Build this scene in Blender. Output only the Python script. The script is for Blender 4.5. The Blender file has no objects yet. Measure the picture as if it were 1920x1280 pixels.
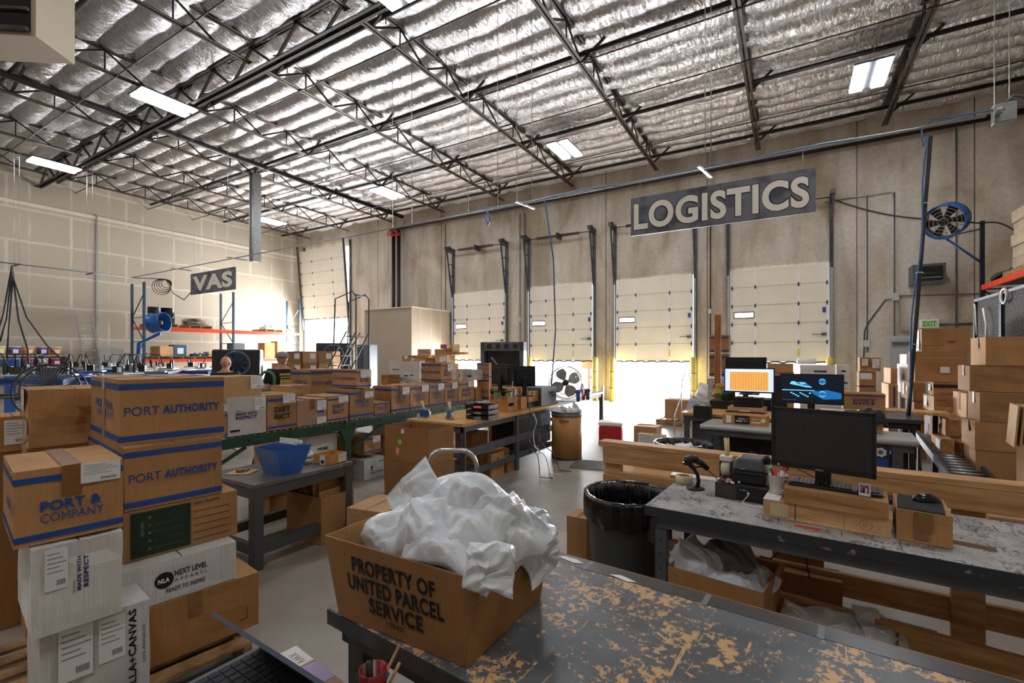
import bpy, bmesh, math, random
from math import sin, cos, pi, radians, sqrt, atan2
from mathutils import Vector, Matrix, noise, Euler
C = bpy.context.scene.collection
random.seed(7)

# ---------------------------------------------------------------- camera, world, exposure
FPX, TH, CH, HY = 880.0, radians(30.58), 1.70, 667.0     # focal length in pixels, yaw, eye height, horizon row
cam = bpy.data.cameras.new('camera')
cam.sensor_width = 36.0
cam.lens = FPX / 1920 * 36
cam.shift_y = (HY - 640) / 1920
cam.clip_start = 0.05
co = bpy.data.objects.new('camera', cam)
co.location = (0, 0, CH)
co.rotation_euler = (pi / 2, 0, TH)
C.objects.link(co)
bpy.context.scene.camera = co
sc = bpy.context.scene
sc.view_settings.view_transform = 'Standard'
sc.view_settings.look = 'None'
sc.view_settings.exposure = 0.92
sc.view_settings.gamma = 1.0
sc.view_settings.use_curve_mapping = False

w = bpy.data.worlds.new('daylight')
sc.world = w
w.use_nodes = True
nt = w.node_tree
bg = nt.nodes['Background']
bg.inputs[0].default_value = (0.86, 0.93, 1.0, 1)
bg.inputs[1].default_value = 4.5

def area(name, loc, size, power, rot, col=(1, 1, 1)):
    l = bpy.data.lights.new(name, 'AREA')
    l.shape = 'RECTANGLE'
    l.size, l.size_y = size
    l.energy = power
    l.color = col
    o = bpy.data.objects.new(name, l)
    o.location = loc
    o.rotation_euler = rot
    C.objects.link(o)
    return o

# daylight pouring through the open dock doors (door openings are built below)
area('daylight_drive_in_door', (-22.4, 17.9, 2.2), (3.4, 3.4), 1500, (radians(-78), 0, 0), (0.95, 0.98, 1.0))
for _n, _x, _p in (('first', -12.0, 420), ('second', -8.0, 260), ('third', -4.28, 800), ('fourth', -.33, 150)):
    area('daylight_%s_dock_door' % _n, (_x, 17.95, .9), (2.5, 1.3), _p, (radians(-85), 0, 0), (0.95, 0.98, 1.0))

# ---------------------------------------------------------------- pixel -> place
FV = Vector((-sin(TH), cos(TH), 0)); RV = Vector((cos(TH), sin(TH), 0))
def ray(px): return FV + RV * ((px - 960) / FPX)
def at_z(px, py, z):
    p = ray(px) * z
    return Vector((p.x, p.y, CH + (HY - py) / FPX * z))
def at_Z(px, py, Z): return at_z(px, py, (CH - Z) * FPX / (py - HY))
def at_Y(px, py, Y): return at_z(px, py, Y / ray(px).y)
def at_X(px, py, X): return at_z(px, py, X / ray(px).x)
def depth(p): return p[0] * FV.x + p[1] * FV.y

# ---------------------------------------------------------------- materials
def lin(c):
    c /= 255.0
    return c / 12.92 if c <= .04045 else ((c + .055) / 1.055) ** 2.4
def rgb(h):
    if isinstance(h, str):
        h = h.lstrip('#'); h = [int(h[i:i + 2], 16) for i in (0, 2, 4)]
    return (lin(h[0]), lin(h[1]), lin(h[2]), 1)
MATS = {}
def M(name, col, rough=.5, metal=0, var=0, vs=5, bump=0, bs=60, col2=None, emit=0, coat=0, alpha=1, stretch=None, trans=0, lo=.35, hi=.65, detail=4):
    """procedural material: base colour, noise variation towards col2, noise bump"""
    if name in MATS: return MATS[name]
    m = bpy.data.materials.new(name); m.use_nodes = True
    n = m.node_tree.nodes; l = m.node_tree.links
    b = n['Principled BSDF']
    c = rgb(col)
    b.inputs['Base Color'].default_value = c
    b.inputs['Roughness'].default_value = rough
    b.inputs['Metallic'].default_value = metal
    if coat: b.inputs['Coat Weight'].default_value = coat
    if alpha < 1: b.inputs['Alpha'].default_value = alpha
    if trans: b.inputs['Transmission Weight'].default_value = trans
    tc = n.new('ShaderNodeTexCoord'); src = tc.outputs['Object']
    if stretch:
        mp = n.new('ShaderNodeMapping'); mp.inputs['Scale'].default_value = stretch
        l.new(src, mp.inputs[0]); src = mp.outputs[0]
    if var or col2:
        nz = n.new('ShaderNodeTexNoise'); nz.inputs['Scale'].default_value = vs; nz.inputs['Detail'].default_value = detail
        l.new(src, nz.inputs['Vector'])
        cr = n.new('ShaderNodeValToRGB')
        c2 = rgb(col2) if col2 else (c[0] * (1 - var), c[1] * (1 - var), c[2] * (1 - var), 1)
        cr.color_ramp.elements[0].position = lo; cr.color_ramp.elements[0].color = c2
        cr.color_ramp.elements[1].position = hi; cr.color_ramp.elements[1].color = c
        l.new(nz.outputs[0], cr.inputs[0]); l.new(cr.outputs[0], b.inputs['Base Color'])
    if bump:
        nb = n.new('ShaderNodeTexNoise'); nb.inputs['Scale'].default_value = bs; nb.inputs['Detail'].default_value = 3
        l.new(src, nb.inputs['Vector'])
        bp = n.new('ShaderNodeBump'); bp.inputs['Strength'].default_value = bump; bp.inputs['Distance'].default_value = .01
        l.new(nb.outputs[0], bp.inputs['Height']); l.new(bp.outputs[0], b.inputs['Normal'])
    if emit:
        b.inputs['Emission Color'].default_value = c
        b.inputs['Emission Strength'].default_value = emit
    MATS[name] = m
    return m

def cardboard(name, col, dark=.18):
    """kraft board: faint blotches, fine vertical corrugation, paper fibre bump, slight difference from box to box"""
    m = M(name, col, .82, 0, dark, 3.5, .12, 90)
    n = m.node_tree.nodes; l = m.node_tree.links; b = n['Principled BSDF']
    old = b.inputs['Base Color'].links[0].from_socket
    oi = n.new('ShaderNodeObjectInfo')
    hs = n.new('ShaderNodeHueSaturation')
    mr = n.new('ShaderNodeMapRange'); mr.inputs[3].default_value = .82; mr.inputs[4].default_value = 1.12
    l.new(oi.outputs['Random'], mr.inputs[0]); l.new(mr.outputs[0], hs.inputs['Value'])
    tc = n.new('ShaderNodeTexCoord')
    wv = n.new('ShaderNodeTexNoise'); wv.inputs['Scale'].default_value = 1
    mp = n.new('ShaderNodeMapping'); mp.inputs['Scale'].default_value = (160, 160, 4)
    l.new(tc.outputs['Object'], mp.inputs[0]); l.new(mp.outputs[0], wv.inputs['Vector'])
    mx = n.new('ShaderNodeMixRGB'); mx.blend_type = 'MULTIPLY'; mx.inputs[0].default_value = .35
    m2 = n.new('ShaderNodeMapRange'); m2.inputs[1].default_value = .3; m2.inputs[2].default_value = .7; m2.inputs[3].default_value = .7; m2.inputs[4].default_value = 1.15
    l.new(wv.outputs[0], m2.inputs[0]); l.new(old, mx.inputs[1]); l.new(m2.outputs[0], mx.inputs[2])
    l.new(mx.outputs[0], hs.inputs['Color']); l.new(hs.outputs[0], b.inputs['Base Color'])
    return m
KRAFT = cardboard('kraft_cardboard', '#ba8a58')
KRAFT_D = cardboard('dark_kraft_cardboard', '#a87846')
KRAFT_L = cardboard('pale_kraft_cardboard', '#cda273')
KRAFT_P = cardboard('pinkish_cardboard', '#bd9479')
WHITEB = cardboard('white_cardboard', '#d9d6d2', .1)
INNER = cardboard('inner_cardboard', '#b98a55')
BLUE_INK = M('blue_ink', '#1d4a94', .7)
NAVY_INK = M('navy_ink', '#1c2c6c', .7)
BLACK_INK = M('black_ink', '#17140f', .75)
GREEN_INK = M('green_ink', '#18301a', .75)
RED_INK = M('red_ink', '#c0301c', .7)
BROWN_INK = M('brown_ink', '#6b4a2c', .8)
PAPER = M('white_paper', '#e8e8e6', .7)
TAPE = M('clear_brown_tape', '#8f6338', .22, var=.2, vs=20, coat=.4)
TAPE_C = M('glossy_clear_tape', '#c9b496', .15, coat=.6, var=.3, vs=25)
NEON = M('neon_green_sticker', '#6fe01f', .6)
PINK = M('pink_sticker', '#f29a9c', .6)
ORANGE_L = M('orange_sticker', '#f0431c', .6)
BLACK = M('black_plastic', '#17181a', .45, bump=.05)
BLACK_M = M('matte_black_plastic', '#1d1e21', .7, bump=.06, bs=120)
BLACK_G = M('glossy_black_plastic', '#0c0c0e', .18)
GREY_P = M('grey_plastic', '#4a4d50', .5)
LGREY_P = M('light_grey_plastic', '#b9bbbc', .5)
WHITE_P = M('white_plastic', '#e6e4df', .4)
STEEL_G = M('grey_painted_steel', '#5b6066', .45, .1, .25, 8)
STEEL_D = M('dark_grey_painted_steel', '#45474a', .5, .1, .3, 6, col2='#2d2c2b')
GALV = M('galvanised_steel', '#a9abac', .38, .8, .2, 12)
CHROME = M('brushed_aluminium', '#d0d0ce', .22, .95)
JOIST = M('brown_black_joist_steel', '#54473f', .5, .3, .35, 3)
JOIST_D = M('dark_joist_steel', '#2c2523', .55, .3, .3, 4)
PIPE = M('dark_sprinkler_pipe', '#261f1e', .45, .3)
GREEN_S = M('green_painted_steel', '#2d5440', .45, .2, .3, 6)
RACK_B = M('blue_rack_steel', '#2a4a62', .5, .2, .25, 5)
RACK_B2 = M('navy_rack_steel', '#16293d', .5, .2, .25, 5)
RACK_O = M('orange_rack_beam', '#e8451c', .45, .1, .15, 5)
FAN_B = M('blue_fan_paint', '#1f5fa6', .35, .1, .2, 6)
PRESS_B = M('blue_press_paint', '#2a5a9e', .4, .2, .3, 5)
WOOD = M('pine_lumber', '#d6a871', .65, 0, .3, 3, .15, 40, col2='#b27f4c', stretch=(1, 8, 8))
WOOD_O = M('orange_lumber', '#bd7a44', .65, 0, .3, 3, .15, 40, col2='#8a4c22', stretch=(8, 8, 1))
WOOD_P = M('pallet_wood', '#b08a5c', .75, 0, .4, 4, .2, 40, col2='#6d4c2c', stretch=(2, 2, 8))
MAPLE = M('maple_table_top', '#d9ab6c', .32, 0, .2, 4, col2='#c4924f', stretch=(6, 1, 1))
YELLOW = M('yellow_paint', '#d8c158', .5, 0, .2, 5)
RED = M('red_plastic', '#b01a26', .4)
BLUE_P = M('blue_plastic', '#23529c', .4)
BLUE_F = M('translucent_blue_folder', '#2a62b0', .3, coat=.3)
SCREEN = M('switched_off_screen', '#2d2d2e', .4, var=.1, vs=4)
DOORM = M('cream_door_panel', '#e4dccb', .5, 0, .06, 2, .04, 30)
RUBBER = M('black_rubber', '#121212', .8)
BLUE_C = M('blue_cable_jacket', '#35618c', .5)
SKIN = M('skin', '#c08a6e', .55)
SHIRT = M('black_cotton', '#15161a', .9)
GLASSW = M('daylit_glazing', '#eef4f6', .05, emit=3.0)
POLY = M('pale_grey_poly', '#dde1e4', .33, 0, .05, 3, .35, 22)
POLY_IN = M('dark_poly_lining', '#6d7074', .4)
BAGB = M('black_trash_bag', '#101012', .22, bump=.6, bs=12)

# ---------------------------------------------------------------- mesh building
_glyph = {}
def text_geo(s, bold=.0):
    k = (s, bold)
    if k in _glyph: return _glyph[k]
    cu = bpy.data.curves.new('t', 'FONT'); cu.body = s; cu.offset = bold; cu.resolution_u = 5 if s in ('LOGISTICS', 'VAS', 'PROPERTY OF', 'SERVICE', 'UNITED PARCEL', 'PORT', 'PORT &') else 2
    cu.space_line = .92; cu.space_character = 1 + bold * 2.2
    ob = bpy.data.objects.new('t', cu); C.objects.link(ob)
    dg = bpy.context.evaluated_depsgraph_get()
    me = bpy.data.meshes.new_from_object(ob.evaluated_get(dg))
    vs = [v.co.copy() for v in me.vertices]; fs = [tuple(p.vertices) for p in me.polygons]
    C.objects.unlink(ob); bpy.data.objects.remove(ob); bpy.data.curves.remove(cu); bpy.data.meshes.remove(me)
    if vs:
        x0 = min(v.x for v in vs); x1 = max(v.x for v in vs); y0 = min(v.y for v in vs); y1 = max(v.y for v in vs)
        vs = [((v.x - x0) / max(1e-6, x1 - x0), (v.y - y0) / max(1e-6, y1 - y0)) for v in vs]
        _glyph[k] = (vs, fs, (x1 - x0) / max(1e-6, y1 - y0))
    else: _glyph[k] = ([], [], 1)
    return _glyph[k]

class MB:
    def __init__(s): s.v = []; s.f = []; s.m = []; s.mats = []; s.sm = []
    def mi(s, mat):
        if mat not in s.mats: s.mats.append(mat)
        return s.mats.index(mat)
    def add(s, vs, fs, mat, smooth=False):
        o = len(s.v); k = s.mi(mat)
        s.v += [tuple(v) for v in vs]
        for f in fs: s.f.append(tuple(i + o for i in f)); s.m.append(k); s.sm.append(smooth)
        return s
    def box(s, c, d, mat, R=None, taper=None, ch=0):
        """centre c, full size d; taper = (tx, ty) scale of the top; ch = chamfer"""
        x, y, z = d[0] / 2, d[1] / 2, d[2] / 2
        if ch:
            bm = bmesh.new(); bmesh.ops.create_cube(bm, size=1)
            for v in bm.verts: v.co = Vector((v.co.x * d[0], v.co.y * d[1], v.co.z * d[2]))
            bmesh.ops.bevel(bm, geom=list(bm.edges), offset=ch, segments=2, affect='EDGES', profile=.5)
            pts = [v.co.copy() for v in bm.verts]; fs = [tuple(v.index for v in f.verts) for f in bm.faces]
            bm.verts.index_update(); fs = [tuple(v.index for v in f.verts) for f in bm.faces]
            if taper:
                for p in pts:
                    t = (p.z + z) / (2 * z); p.x *= 1 + (taper[0] - 1) * t; p.y *= 1 + (taper[1] - 1) * t
            bm.free()
        else:
            tx, ty = taper or (1, 1)
            pts = [Vector(p) for p in ((-x, -y, -z), (x, -y, -z), (x, y, -z), (-x, y, -z), (-x * tx, -y * ty, z), (x * tx, -y * ty, z), (x * tx, y * ty, z), (-x * tx, y * ty, z))]
            fs = [(0, 3, 2, 1), (4, 5, 6, 7), (0, 1, 5, 4), (1, 2, 6, 5), (2, 3, 7, 6), (3, 0, 4, 7)]
        c = Vector(c)
        if R is not None: pts = [R @ p for p in pts]
        return s.add([p + c for p in pts], fs, mat)
    def slab(s, x0, x1, y0, y1, z0, z1, mat, ch=0):
        return s.box(((x0 + x1) / 2, (y0 + y1) / 2, (z0 + z1) / 2), (abs(x1 - x0), abs(y1 - y0), abs(z1 - z0)), mat, ch=ch)
    def bar(s, a, b, w_, h_, mat, up=(0, 0, 1)):
        """rectangular bar from a to b; w_ across, h_ along up"""
        a = Vector(a); b = Vector(b); d = (b - a)
        L = d.length; d.normalize(); u = Vector(up)
        if abs(d.dot(u)) > .99: u = Vector((1, 0, 0))
        r = d.cross(u).normalized(); u = r.cross(d).normalized()
        R = Matrix((r, d, u)).transposed()
        return s.box((a + b) / 2, (w_, L, h_), mat, R)
    def tube(s, pts, r, mat, n=8, caps=True, closed=False):
        pts = [Vector(p) for p in pts]; vs = []; N = len(pts)
        rr = r if isinstance(r, (list, tuple)) else [r] * N
        prev = None
        for i, p in enumerate(pts):
            if closed: t = pts[(i + 1) % N] - pts[i - 1]
            else: t = pts[min(i + 1, N - 1)] - pts[max(i - 1, 0)]
            if t.length < 1e-9: t = Vector((0, 0, 1))
            t.normalize()
            if prev is None:
                u = Vector((0, 0, 1)) if abs(t.z) < .9 else Vector((1, 0, 0))
                a = t.cross(u).normalized()
            else:
                a = prev - t * prev.dot(t)
                a = a.normalized() if a.length > 1e-6 else t.orthogonal().normalized()
            prev = a; b = t.cross(a)
            for k in range(n):
                q = 2 * pi * k / n
                vs.append(p + (a * cos(q) + b * sin(q)) * rr[i])
        fs = []
        for i in range(N if closed else N - 1):
            j = (i + 1) % N
            for k in range(n):
                k2 = (k + 1) % n
                fs.append((i * n + k, i * n + k2, j * n + k2, j * n + k))
        if caps and not closed:
            fs.append(tuple(range(n - 1, -1, -1))); fs.append(tuple((N - 1) * n + k for k in range(n)))
        return s.add(vs, fs, mat, True)
    def lathe(s, c, prof, mat, n=24, R=None, smooth=True, squash=1):
        """revolve [(r, z), ...] about z at c"""
        vs = []; fs = []; c = Vector(c)
        for r, z in prof:
            for k in range(n):
                q = 2 * pi * k / n
                p = Vector((r * cos(q), r * sin(q) * squash, z))
                vs.append((R @ p if R is not None else p) + c)
        for i in range(len(prof) - 1):
            for k in range(n):
                k2 = (k + 1) % n
                fs.append((i * n + k, i * n + k2, (i + 1) * n + k2, (i + 1) * n + k))
        if prof[0] == prof[-1]: return s.add(vs, fs, mat, smooth)
        if prof[0][0] > 1e-4: fs.append(tuple(range(n - 1, -1, -1)))
        if prof[-1][0] > 1e-4: fs.append(tuple((len(prof) - 1) * n + k for k in range(n)))
        return s.add(vs, fs, mat, smooth)
    def quad(s, o, u, v, mat):
        o = Vector(o); u = Vector(u); v = Vector(v)
        return s.add([o, o + u, o + u + v, o + v], [(0, 1, 2, 3)], mat)
    def text(s, t, o, u, v, mat, bold=.0, fit=True):
        """text filling the rectangle o, u (reading direction), v (up)"""
        vs, fs, asp = text_geo(t, bold)
        o = Vector(o); u = Vector(u); v = Vector(v)
        return s.add([o + u * a + v * b for a, b in vs], fs, mat)
    def ring(s, c, R_, r, mat, ax=(0, 0, 1), n=32, m=6):
        c = Vector(c); z = Vector(ax).normalized(); a = z.orthogonal().normalized(); b = z.cross(a)
        return s.tube([c + (a * cos(2 * pi * k / n) + b * sin(2 * pi * k / n)) * R_ for k in range(n)], r, mat, m, closed=True)
    def build(s, name, parent=None, loc=None, rz=0, label=None, cat=None, group=None, kind=None):
        me = bpy.data.meshes.new(name)
        me.from_pydata(s.v, [], s.f); me.update()
        for m in s.mats: me.materials.append(m)
        me.polygons.foreach_set('material_index', s.m)
        me.polygons.foreach_set('use_smooth', s.sm)
        o = bpy.data.objects.new(name, me); C.objects.link(o)
        if parent: o.parent = parent
        if loc is not None: o.location = loc
        if rz: o.rotation_euler.z = rz
        if label: o['label'] = label
        if cat: o['category'] = cat
        if group: o['group'] = group
        if kind: o['kind'] = kind
        return o
def empty(name, loc, rz=0, label=None, cat=None, group=None):
    o = bpy.data.objects.new(name, None); o.empty_display_size = .1; C.objects.link(o)
    o.location = loc; o.rotation_euler.z = rz
    if label: o['label'] = label
    if cat: o['category'] = cat
    if group: o['group'] = group
    return o
def copy_tree(o, parent=None, loc=None, rz=None, label=None, group=None):
    c = o.copy(); C.objects.link(c)
    if parent: c.parent = parent
    if loc is not None: c.location = loc
    if rz is not None: c.rotation_euler.z = rz
    if label: c['label'] = label
    if group: c['group'] = group
    for ch in list(o.children): copy_tree(ch, c)
    return c
ORD = ['first', 'second', 'third', 'fourth', 'fifth', 'sixth', 'seventh', 'eighth', 'ninth', 'tenth', 'eleventh', 'twelfth', 'thirteenth', 'fourteenth', 'fifteenth', 'sixteenth']
def sag(a, b, d, n=10):
    a = Vector(a); b = Vector(b)
    return [a.lerp(b, i / n) - Vector((0, 0, d * 4 * (i / n) * (1 - i / n))) for i in range(n + 1)]
# ================================================================ the building
YB, XL, XR, YF, ZT = 17.45, -25.0, 5.35, -9.0, 9.0
DZ0, DZ1 = 1.52, 4.57                       # dock doors hang raised: bottom edge, top edge
DOORX = [-12.0, -8.0, -4.28, -.33]; DHW = 1.38

def stained_concrete():
    m = M('stained_concrete', '#b5a48e', .85, 0, .2, .35, .15, 12)
    n = m.node_tree.nodes; l = m.node_tree.links; b = n['Principled BSDF']
    tc = n.new('ShaderNodeTexCoord')
    def ns(scale, st, det=5, dist=0):
        mp = n.new('ShaderNodeMapping'); mp.inputs['Scale'].default_value = st
        z = n.new('ShaderNodeTexNoise'); z.inputs['Scale'].default_value = scale; z.inputs['Detail'].default_value = det; z.inputs['Distortion'].default_value = dist
        l.new(tc.outputs['Object'], mp.inputs[0]); l.new(mp.outputs[0], z.inputs['Vector']); return z.outputs[0]
    a = ns(.5, (1, 1, .55), 6, 1.2); c = ns(1.6, (1, 1, .18), 4, .6); d = ns(9, (1, 1, 1), 5)
    r1 = n.new('ShaderNodeValToRGB'); e = r1.color_ramp.elements
    e[0].position = .36; e[0].color = rgb('#b0a18d'); e[1].position = .62; e[1].color = rgb('#d0c8bc')
    e2 = e.new(.47); e2.color = rgb('#c3b8a8')
    l.new(a, r1.inputs[0])
    r2 = n.new('ShaderNodeValToRGB'); r2.color_ramp.elements[0].position = .33; r2.color_ramp.elements[0].color = (.68, .62, .55, 1)
    r2.color_ramp.elements[1].position = .56; r2.color_ramp.elements[1].color = (1, 1, 1, 1); l.new(c, r2.inputs[0])
    r3 = n.new('ShaderNodeValToRGB'); r3.color_ramp.elements[0].position = .3; r3.color_ramp.elements[0].color = (.82, .8, .78, 1)
    r3.color_ramp.elements[1].position = .6; r3.color_ramp.elements[1].color = (1, 1, 1, 1); l.new(d, r3.inputs[0])
    m1 = n.new('ShaderNodeMixRGB'); m1.blend_type = 'MULTIPLY'; m1.inputs[0].default_value = .75
    m2 = n.new('ShaderNodeMixRGB'); m2.blend_type = 'MULTIPLY'; m2.inputs[0].default_value = .8
    l.new(r1.outputs[0], m1.inputs[1]); l.new(r2.outputs[0], m1.inputs[2])
    l.new(m1.outputs[0], m2.inputs[1]); l.new(r3.outputs[0], m2.inputs[2]); l.new(m2.outputs[0], b.inputs['Base Color'])
    return m
CONC = stained_concrete()

def drywall():
    m = M('taped_drywall', '#a8967e', .9)
    n = m.node_tree.nodes; l = m.node_tree.links; b = n['Principled BSDF']
    tc = n.new('ShaderNodeTexCoord')
    sx = n.new('ShaderNodeSeparateXYZ'); cb = n.new('ShaderNodeCombineXYZ')
    nz = n.new('ShaderNodeTexNoise'); nz.inputs['Scale'].default_value = 2.5
    l.new(tc.outputs['Object'], nz.inputs['Vector'])
    mm = n.new('ShaderNodeMath'); mm.operation = 'MULTIPLY_ADD'; mm.inputs[1].default_value = .09
    l.new(tc.outputs['Object'], sx.inputs[0])
    l.new(nz.outputs[0], mm.inputs[0]); l.new(sx.outputs['Z'], mm.inputs[2])
    mm2 = n.new('ShaderNodeMath'); mm2.operation = 'MULTIPLY_ADD'; mm2.inputs[1].default_value = .09
    l.new(nz.outputs[0], mm2.inputs[0]); l.new(sx.outputs['Y'], mm2.inputs[2])
    l.new(mm2.outputs[0], cb.inputs[0]); l.new(mm.outputs[0], cb.inputs[1])
    br = n.new('ShaderNodeTexBrick'); br.offset = .5
    br.inputs['Scale'].default_value = 1; br.inputs['Brick Width'].default_value = 3.66; br.inputs['Row Height'].default_value = 1.22
    br.inputs['Mortar Size'].default_value = .055; br.inputs['Mortar Smooth'].default_value = .35
    br.inputs['Color1'].default_value = rgb('#aba08f'); br.inputs['Color2'].default_value = rgb('#a69a88'); br.inputs['Mortar'].default_value = rgb('#bbb09e')
    l.new(cb.outputs[0], br.inputs['Vector'])
    # screw-line daubs half way across the sheets
    b2 = n.new('ShaderNodeTexBrick'); b2.offset = 0
    b2.inputs['Scale'].default_value = 1; b2.inputs['Brick Width'].default_value = 1.22; b2.inputs['Row Height'].default_value = 50
    b2.inputs['Mortar Size'].default_value = .05; b2.inputs['Mortar Smooth'].default_value = .6
    l.new(cb.outputs[0], b2.inputs['Vector'])
    z2 = n.new('ShaderNodeTexNoise'); z2.inputs['Scale'].default_value = 1.1; l.new(tc.outputs['Object'], z2.inputs['Vector'])
    rr = n.new('ShaderNodeMapRange'); rr.inputs[1].default_value = .42; rr.inputs[2].default_value = .62; rr.inputs[3].default_value = 0; rr.inputs[4].default_value = .55
    l.new(z2.outputs[0], rr.inputs[0])
    mu = n.new('ShaderNodeMath'); mu.operation = 'MULTIPLY'; l.new(b2.outputs['Fac'], mu.inputs[0]); l.new(rr.outputs[0], mu.inputs[1])
    mx = n.new('ShaderNodeMixRGB'); mx.inputs[2].default_value = rgb('#cdc3b2')
    l.new(mu.outputs[0], mx.inputs[0]); l.new(br.outputs['Color'], mx.inputs[1]); l.new(mx.outputs[0], b.inputs['Base Color'])
    return m
DRYW = drywall()

def foil():
    m = M('crinkled_foil_insulation', '#d9d9dc', .24, 1.0)
    n = m.node_tree.nodes; l = m.node_tree.links; b = n['Principled BSDF']
    tc = n.new('ShaderNodeTexCoord')
    mp = n.new('ShaderNodeMapping'); mp.inputs['Scale'].default_value = (6.5, 2.0, 3)
    mp.inputs['Rotation'].default_value = (0, 0, .25)
    l.new(tc.outputs['Object'], mp.inputs[0])
    z = n.new('ShaderNodeTexNoise'); z.inputs['Scale'].default_value = 1.6; z.inputs['Detail'].default_value = 5; z.inputs['Distortion'].default_value = 1.4; z.inputs['Roughness'].default_value = .6
    l.new(mp.outputs[0], z.inputs['Vector'])
    z2 = n.new('ShaderNodeTexNoise'); z2.inputs['Scale'].default_value = 22; z2.inputs['Detail'].default_value = 3
    l.new(tc.outputs['Object'], z2.inputs['Vector'])
    ab = n.new('ShaderNodeMath'); ab.operation = 'MULTIPLY_ADD'; ab.inputs[1].default_value = .06
    l.new(z2.outputs[0], ab.inputs[0]); l.new(z.outputs[0], ab.inputs[2])
    bp = n.new('ShaderNodeBump'); bp.inputs['Strength'].default_value = 1; bp.inputs['Distance'].default_value = .05
    l.new(ab.outputs[0], bp.inputs['Height']); l.new(bp.outputs[0], b.inputs['Normal'])
    return m
FOIL = foil()

def floor_mat():
    m = M('worn_concrete_floor', '#8d857b', .5, 0, .3, .8, .05, 40)
    n = m.node_tree.nodes; l = m.node_tree.links; b = n['Principled BSDF']
    tc = n.new('ShaderNodeTexCoord')
    z = n.new('ShaderNodeTexNoise'); z.inputs['Scale'].default_value = .9; z.inputs['Detail'].default_value = 7; z.inputs['Roughness'].default_value = .62
    l.new(tc.outputs['Object'], z.inputs['Vector'])
    r = n.new('ShaderNodeValToRGB'); e = r.color_ramp.elements
    e[0].position = .3; e[0].color = rgb('#756b60'); e[1].position = .72; e[1].color = rgb('#a39a8e')
    l.new(z.outputs[0], r.inputs[0])
    br = n.new('ShaderNodeTexBrick'); br.offset = 0; br.inputs['Scale'].default_value = 1; br.inputs['Brick Width'].default_value = 4.2; br.inputs['Row Height'].default_value = 4.2
    br.inputs['Mortar Size'].default_value = .006; br.inputs['Color1'].default_value = (1, 1, 1, 1); br.inputs['Color2'].default_value = (1, 1, 1, 1); br.inputs['Mortar'].default_value = (.35, .33, .3, 1)
    l.new(tc.outputs['Object'], br.inputs['Vector'])
    mx = n.new('ShaderNodeMixRGB'); mx.blend_type = 'MULTIPLY'; mx.inputs[0].default_value = 1
    l.new(r.outputs[0], mx.inputs[1]); l.new(br.outputs['Color'], mx.inputs[2]); l.new(mx.outputs[0], b.inputs['Base Color'])
    rr = n.new('ShaderNodeMapRange'); rr.inputs[3].default_value = .32; rr.inputs[4].default_value = .6; l.new(z.outputs[0], rr.inputs[0]); l.new(rr.outputs[0], b.inputs['Roughness'])
    return m
FLOORM = floor_mat()

MB().slab(XL, XR, YF, YB + .25, -.2, 0, FLOORM).build('floor', kind='structure')
MB().slab(-40, 20, YB + .25, 45, -.25, -.05, M('sunlit_concrete_yard', '#d8d6d2', .8)).build('ground', kind='structure')
# back wall with its five openings (one tall drive-in door, four dock doors)
b = MB(); T = .25
ops = [(-24.3, -20.55, 0, 7.7)] + [(x - DHW, x + DHW, 0, DZ1) for x in DOORX]
x = XL
for (a0, a1, z0, z1) in ops:
    b.slab(x, a0, YB, YB + T, 0, ZT + .3, CONC)
    b.slab(a0, a1, YB, YB + T, z1, ZT + .3, CONC)
    x = a1
b.slab(x, XR, YB, YB + T, 0, ZT + .3, CONC)
for sx_ in (-18.4, -14.2, -6.1, -2.45, 1.75, 4.35):              # panel joints
    b.slab(sx_ - .012, sx_ + .012, YB - .004, YB, 0, ZT, M('dark_joint', '#5d5144', .9))
b.build('wall_back', kind='structure')
b = MB().slab(XL - .2, XL, YF, YB + .25, 0, ZT + .3, DRYW)
b.build('wall_left', kind='structure')
MB().slab(XR, XR + .2, YF, YB + .25, 0, ZT + .3, DRYW).build('wall_right', kind='structure')
MB().slab(XL, XR, YF - .2, YF, 0, ZT + .3, DRYW).build('wall_front', kind='structure')
# vertical corner bead and metal strip on the drywall
b = MB()
b.slab(XL, XL + .03, 8.05, 8.11, 0, 7.6, GALV)
b.slab(XL, XL + .02, YF, YB, 7.42, 7.55, M('pale_drywall_trim', '#c9bfae', .8))
b.build('trim_1', kind='structure')

# foil-faced insulation sagging between the purlins, one pillow every 0.61 m
def ceiling():
    dx, ny = .2, 9; BAY = .61
    nx = int((XR - XL) / dx); nb = int((YB - YF) / BAY) + 1
    vs = []; fs = []; cols = nx + 1; rows = nb * ny + 1
    for j in range(rows):
        y = min(YF + j * BAY / ny, YB); t = (j % ny) / ny; bay = j // ny
        for i in range(cols):
            x = XL + (XR - XL) * i / nx
            s_ = (4 * t * (1 - t)) ** .5
            am = .19 + .08 * noise.noise(Vector((x * .7, bay * 3.7, 0)))
            wr = noise.noise(Vector((x * 2.6 + y * .8, y * 1.3, bay * 5.1)))
            wr2 = noise.noise(Vector((x * 5.6 - y * 1.5, y * 2.5, 2.2)))
            z = ZT - .03 - s_ * max(.05, am) - abs(wr) * .05 * s_ - abs(wr2) * .03 * (.3 + s_)
            u = ((x + .85) / 3.22) % 1                             # the batts are pinched over each joist
            u = min(u, 1 - u) * 3.22
            if u < .35: z += (.35 - u) * .25 * s_
            vs.append((x, y + .05 * noise.noise(Vector((x * 1.5, bay, 9))), z))
    for j in range(rows - 1):
        for i in range(cols - 1):
            a = j * cols + i; fs.append((a, a + cols, a + cols + 1, a + 1))
    return MB().add(vs, fs, FOIL, True)
b = ceiling(); b.slab(XL, XR, YF, YB, ZT + .02, ZT + .2, GALV)
b.build('ceiling', kind='structure')

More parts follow.
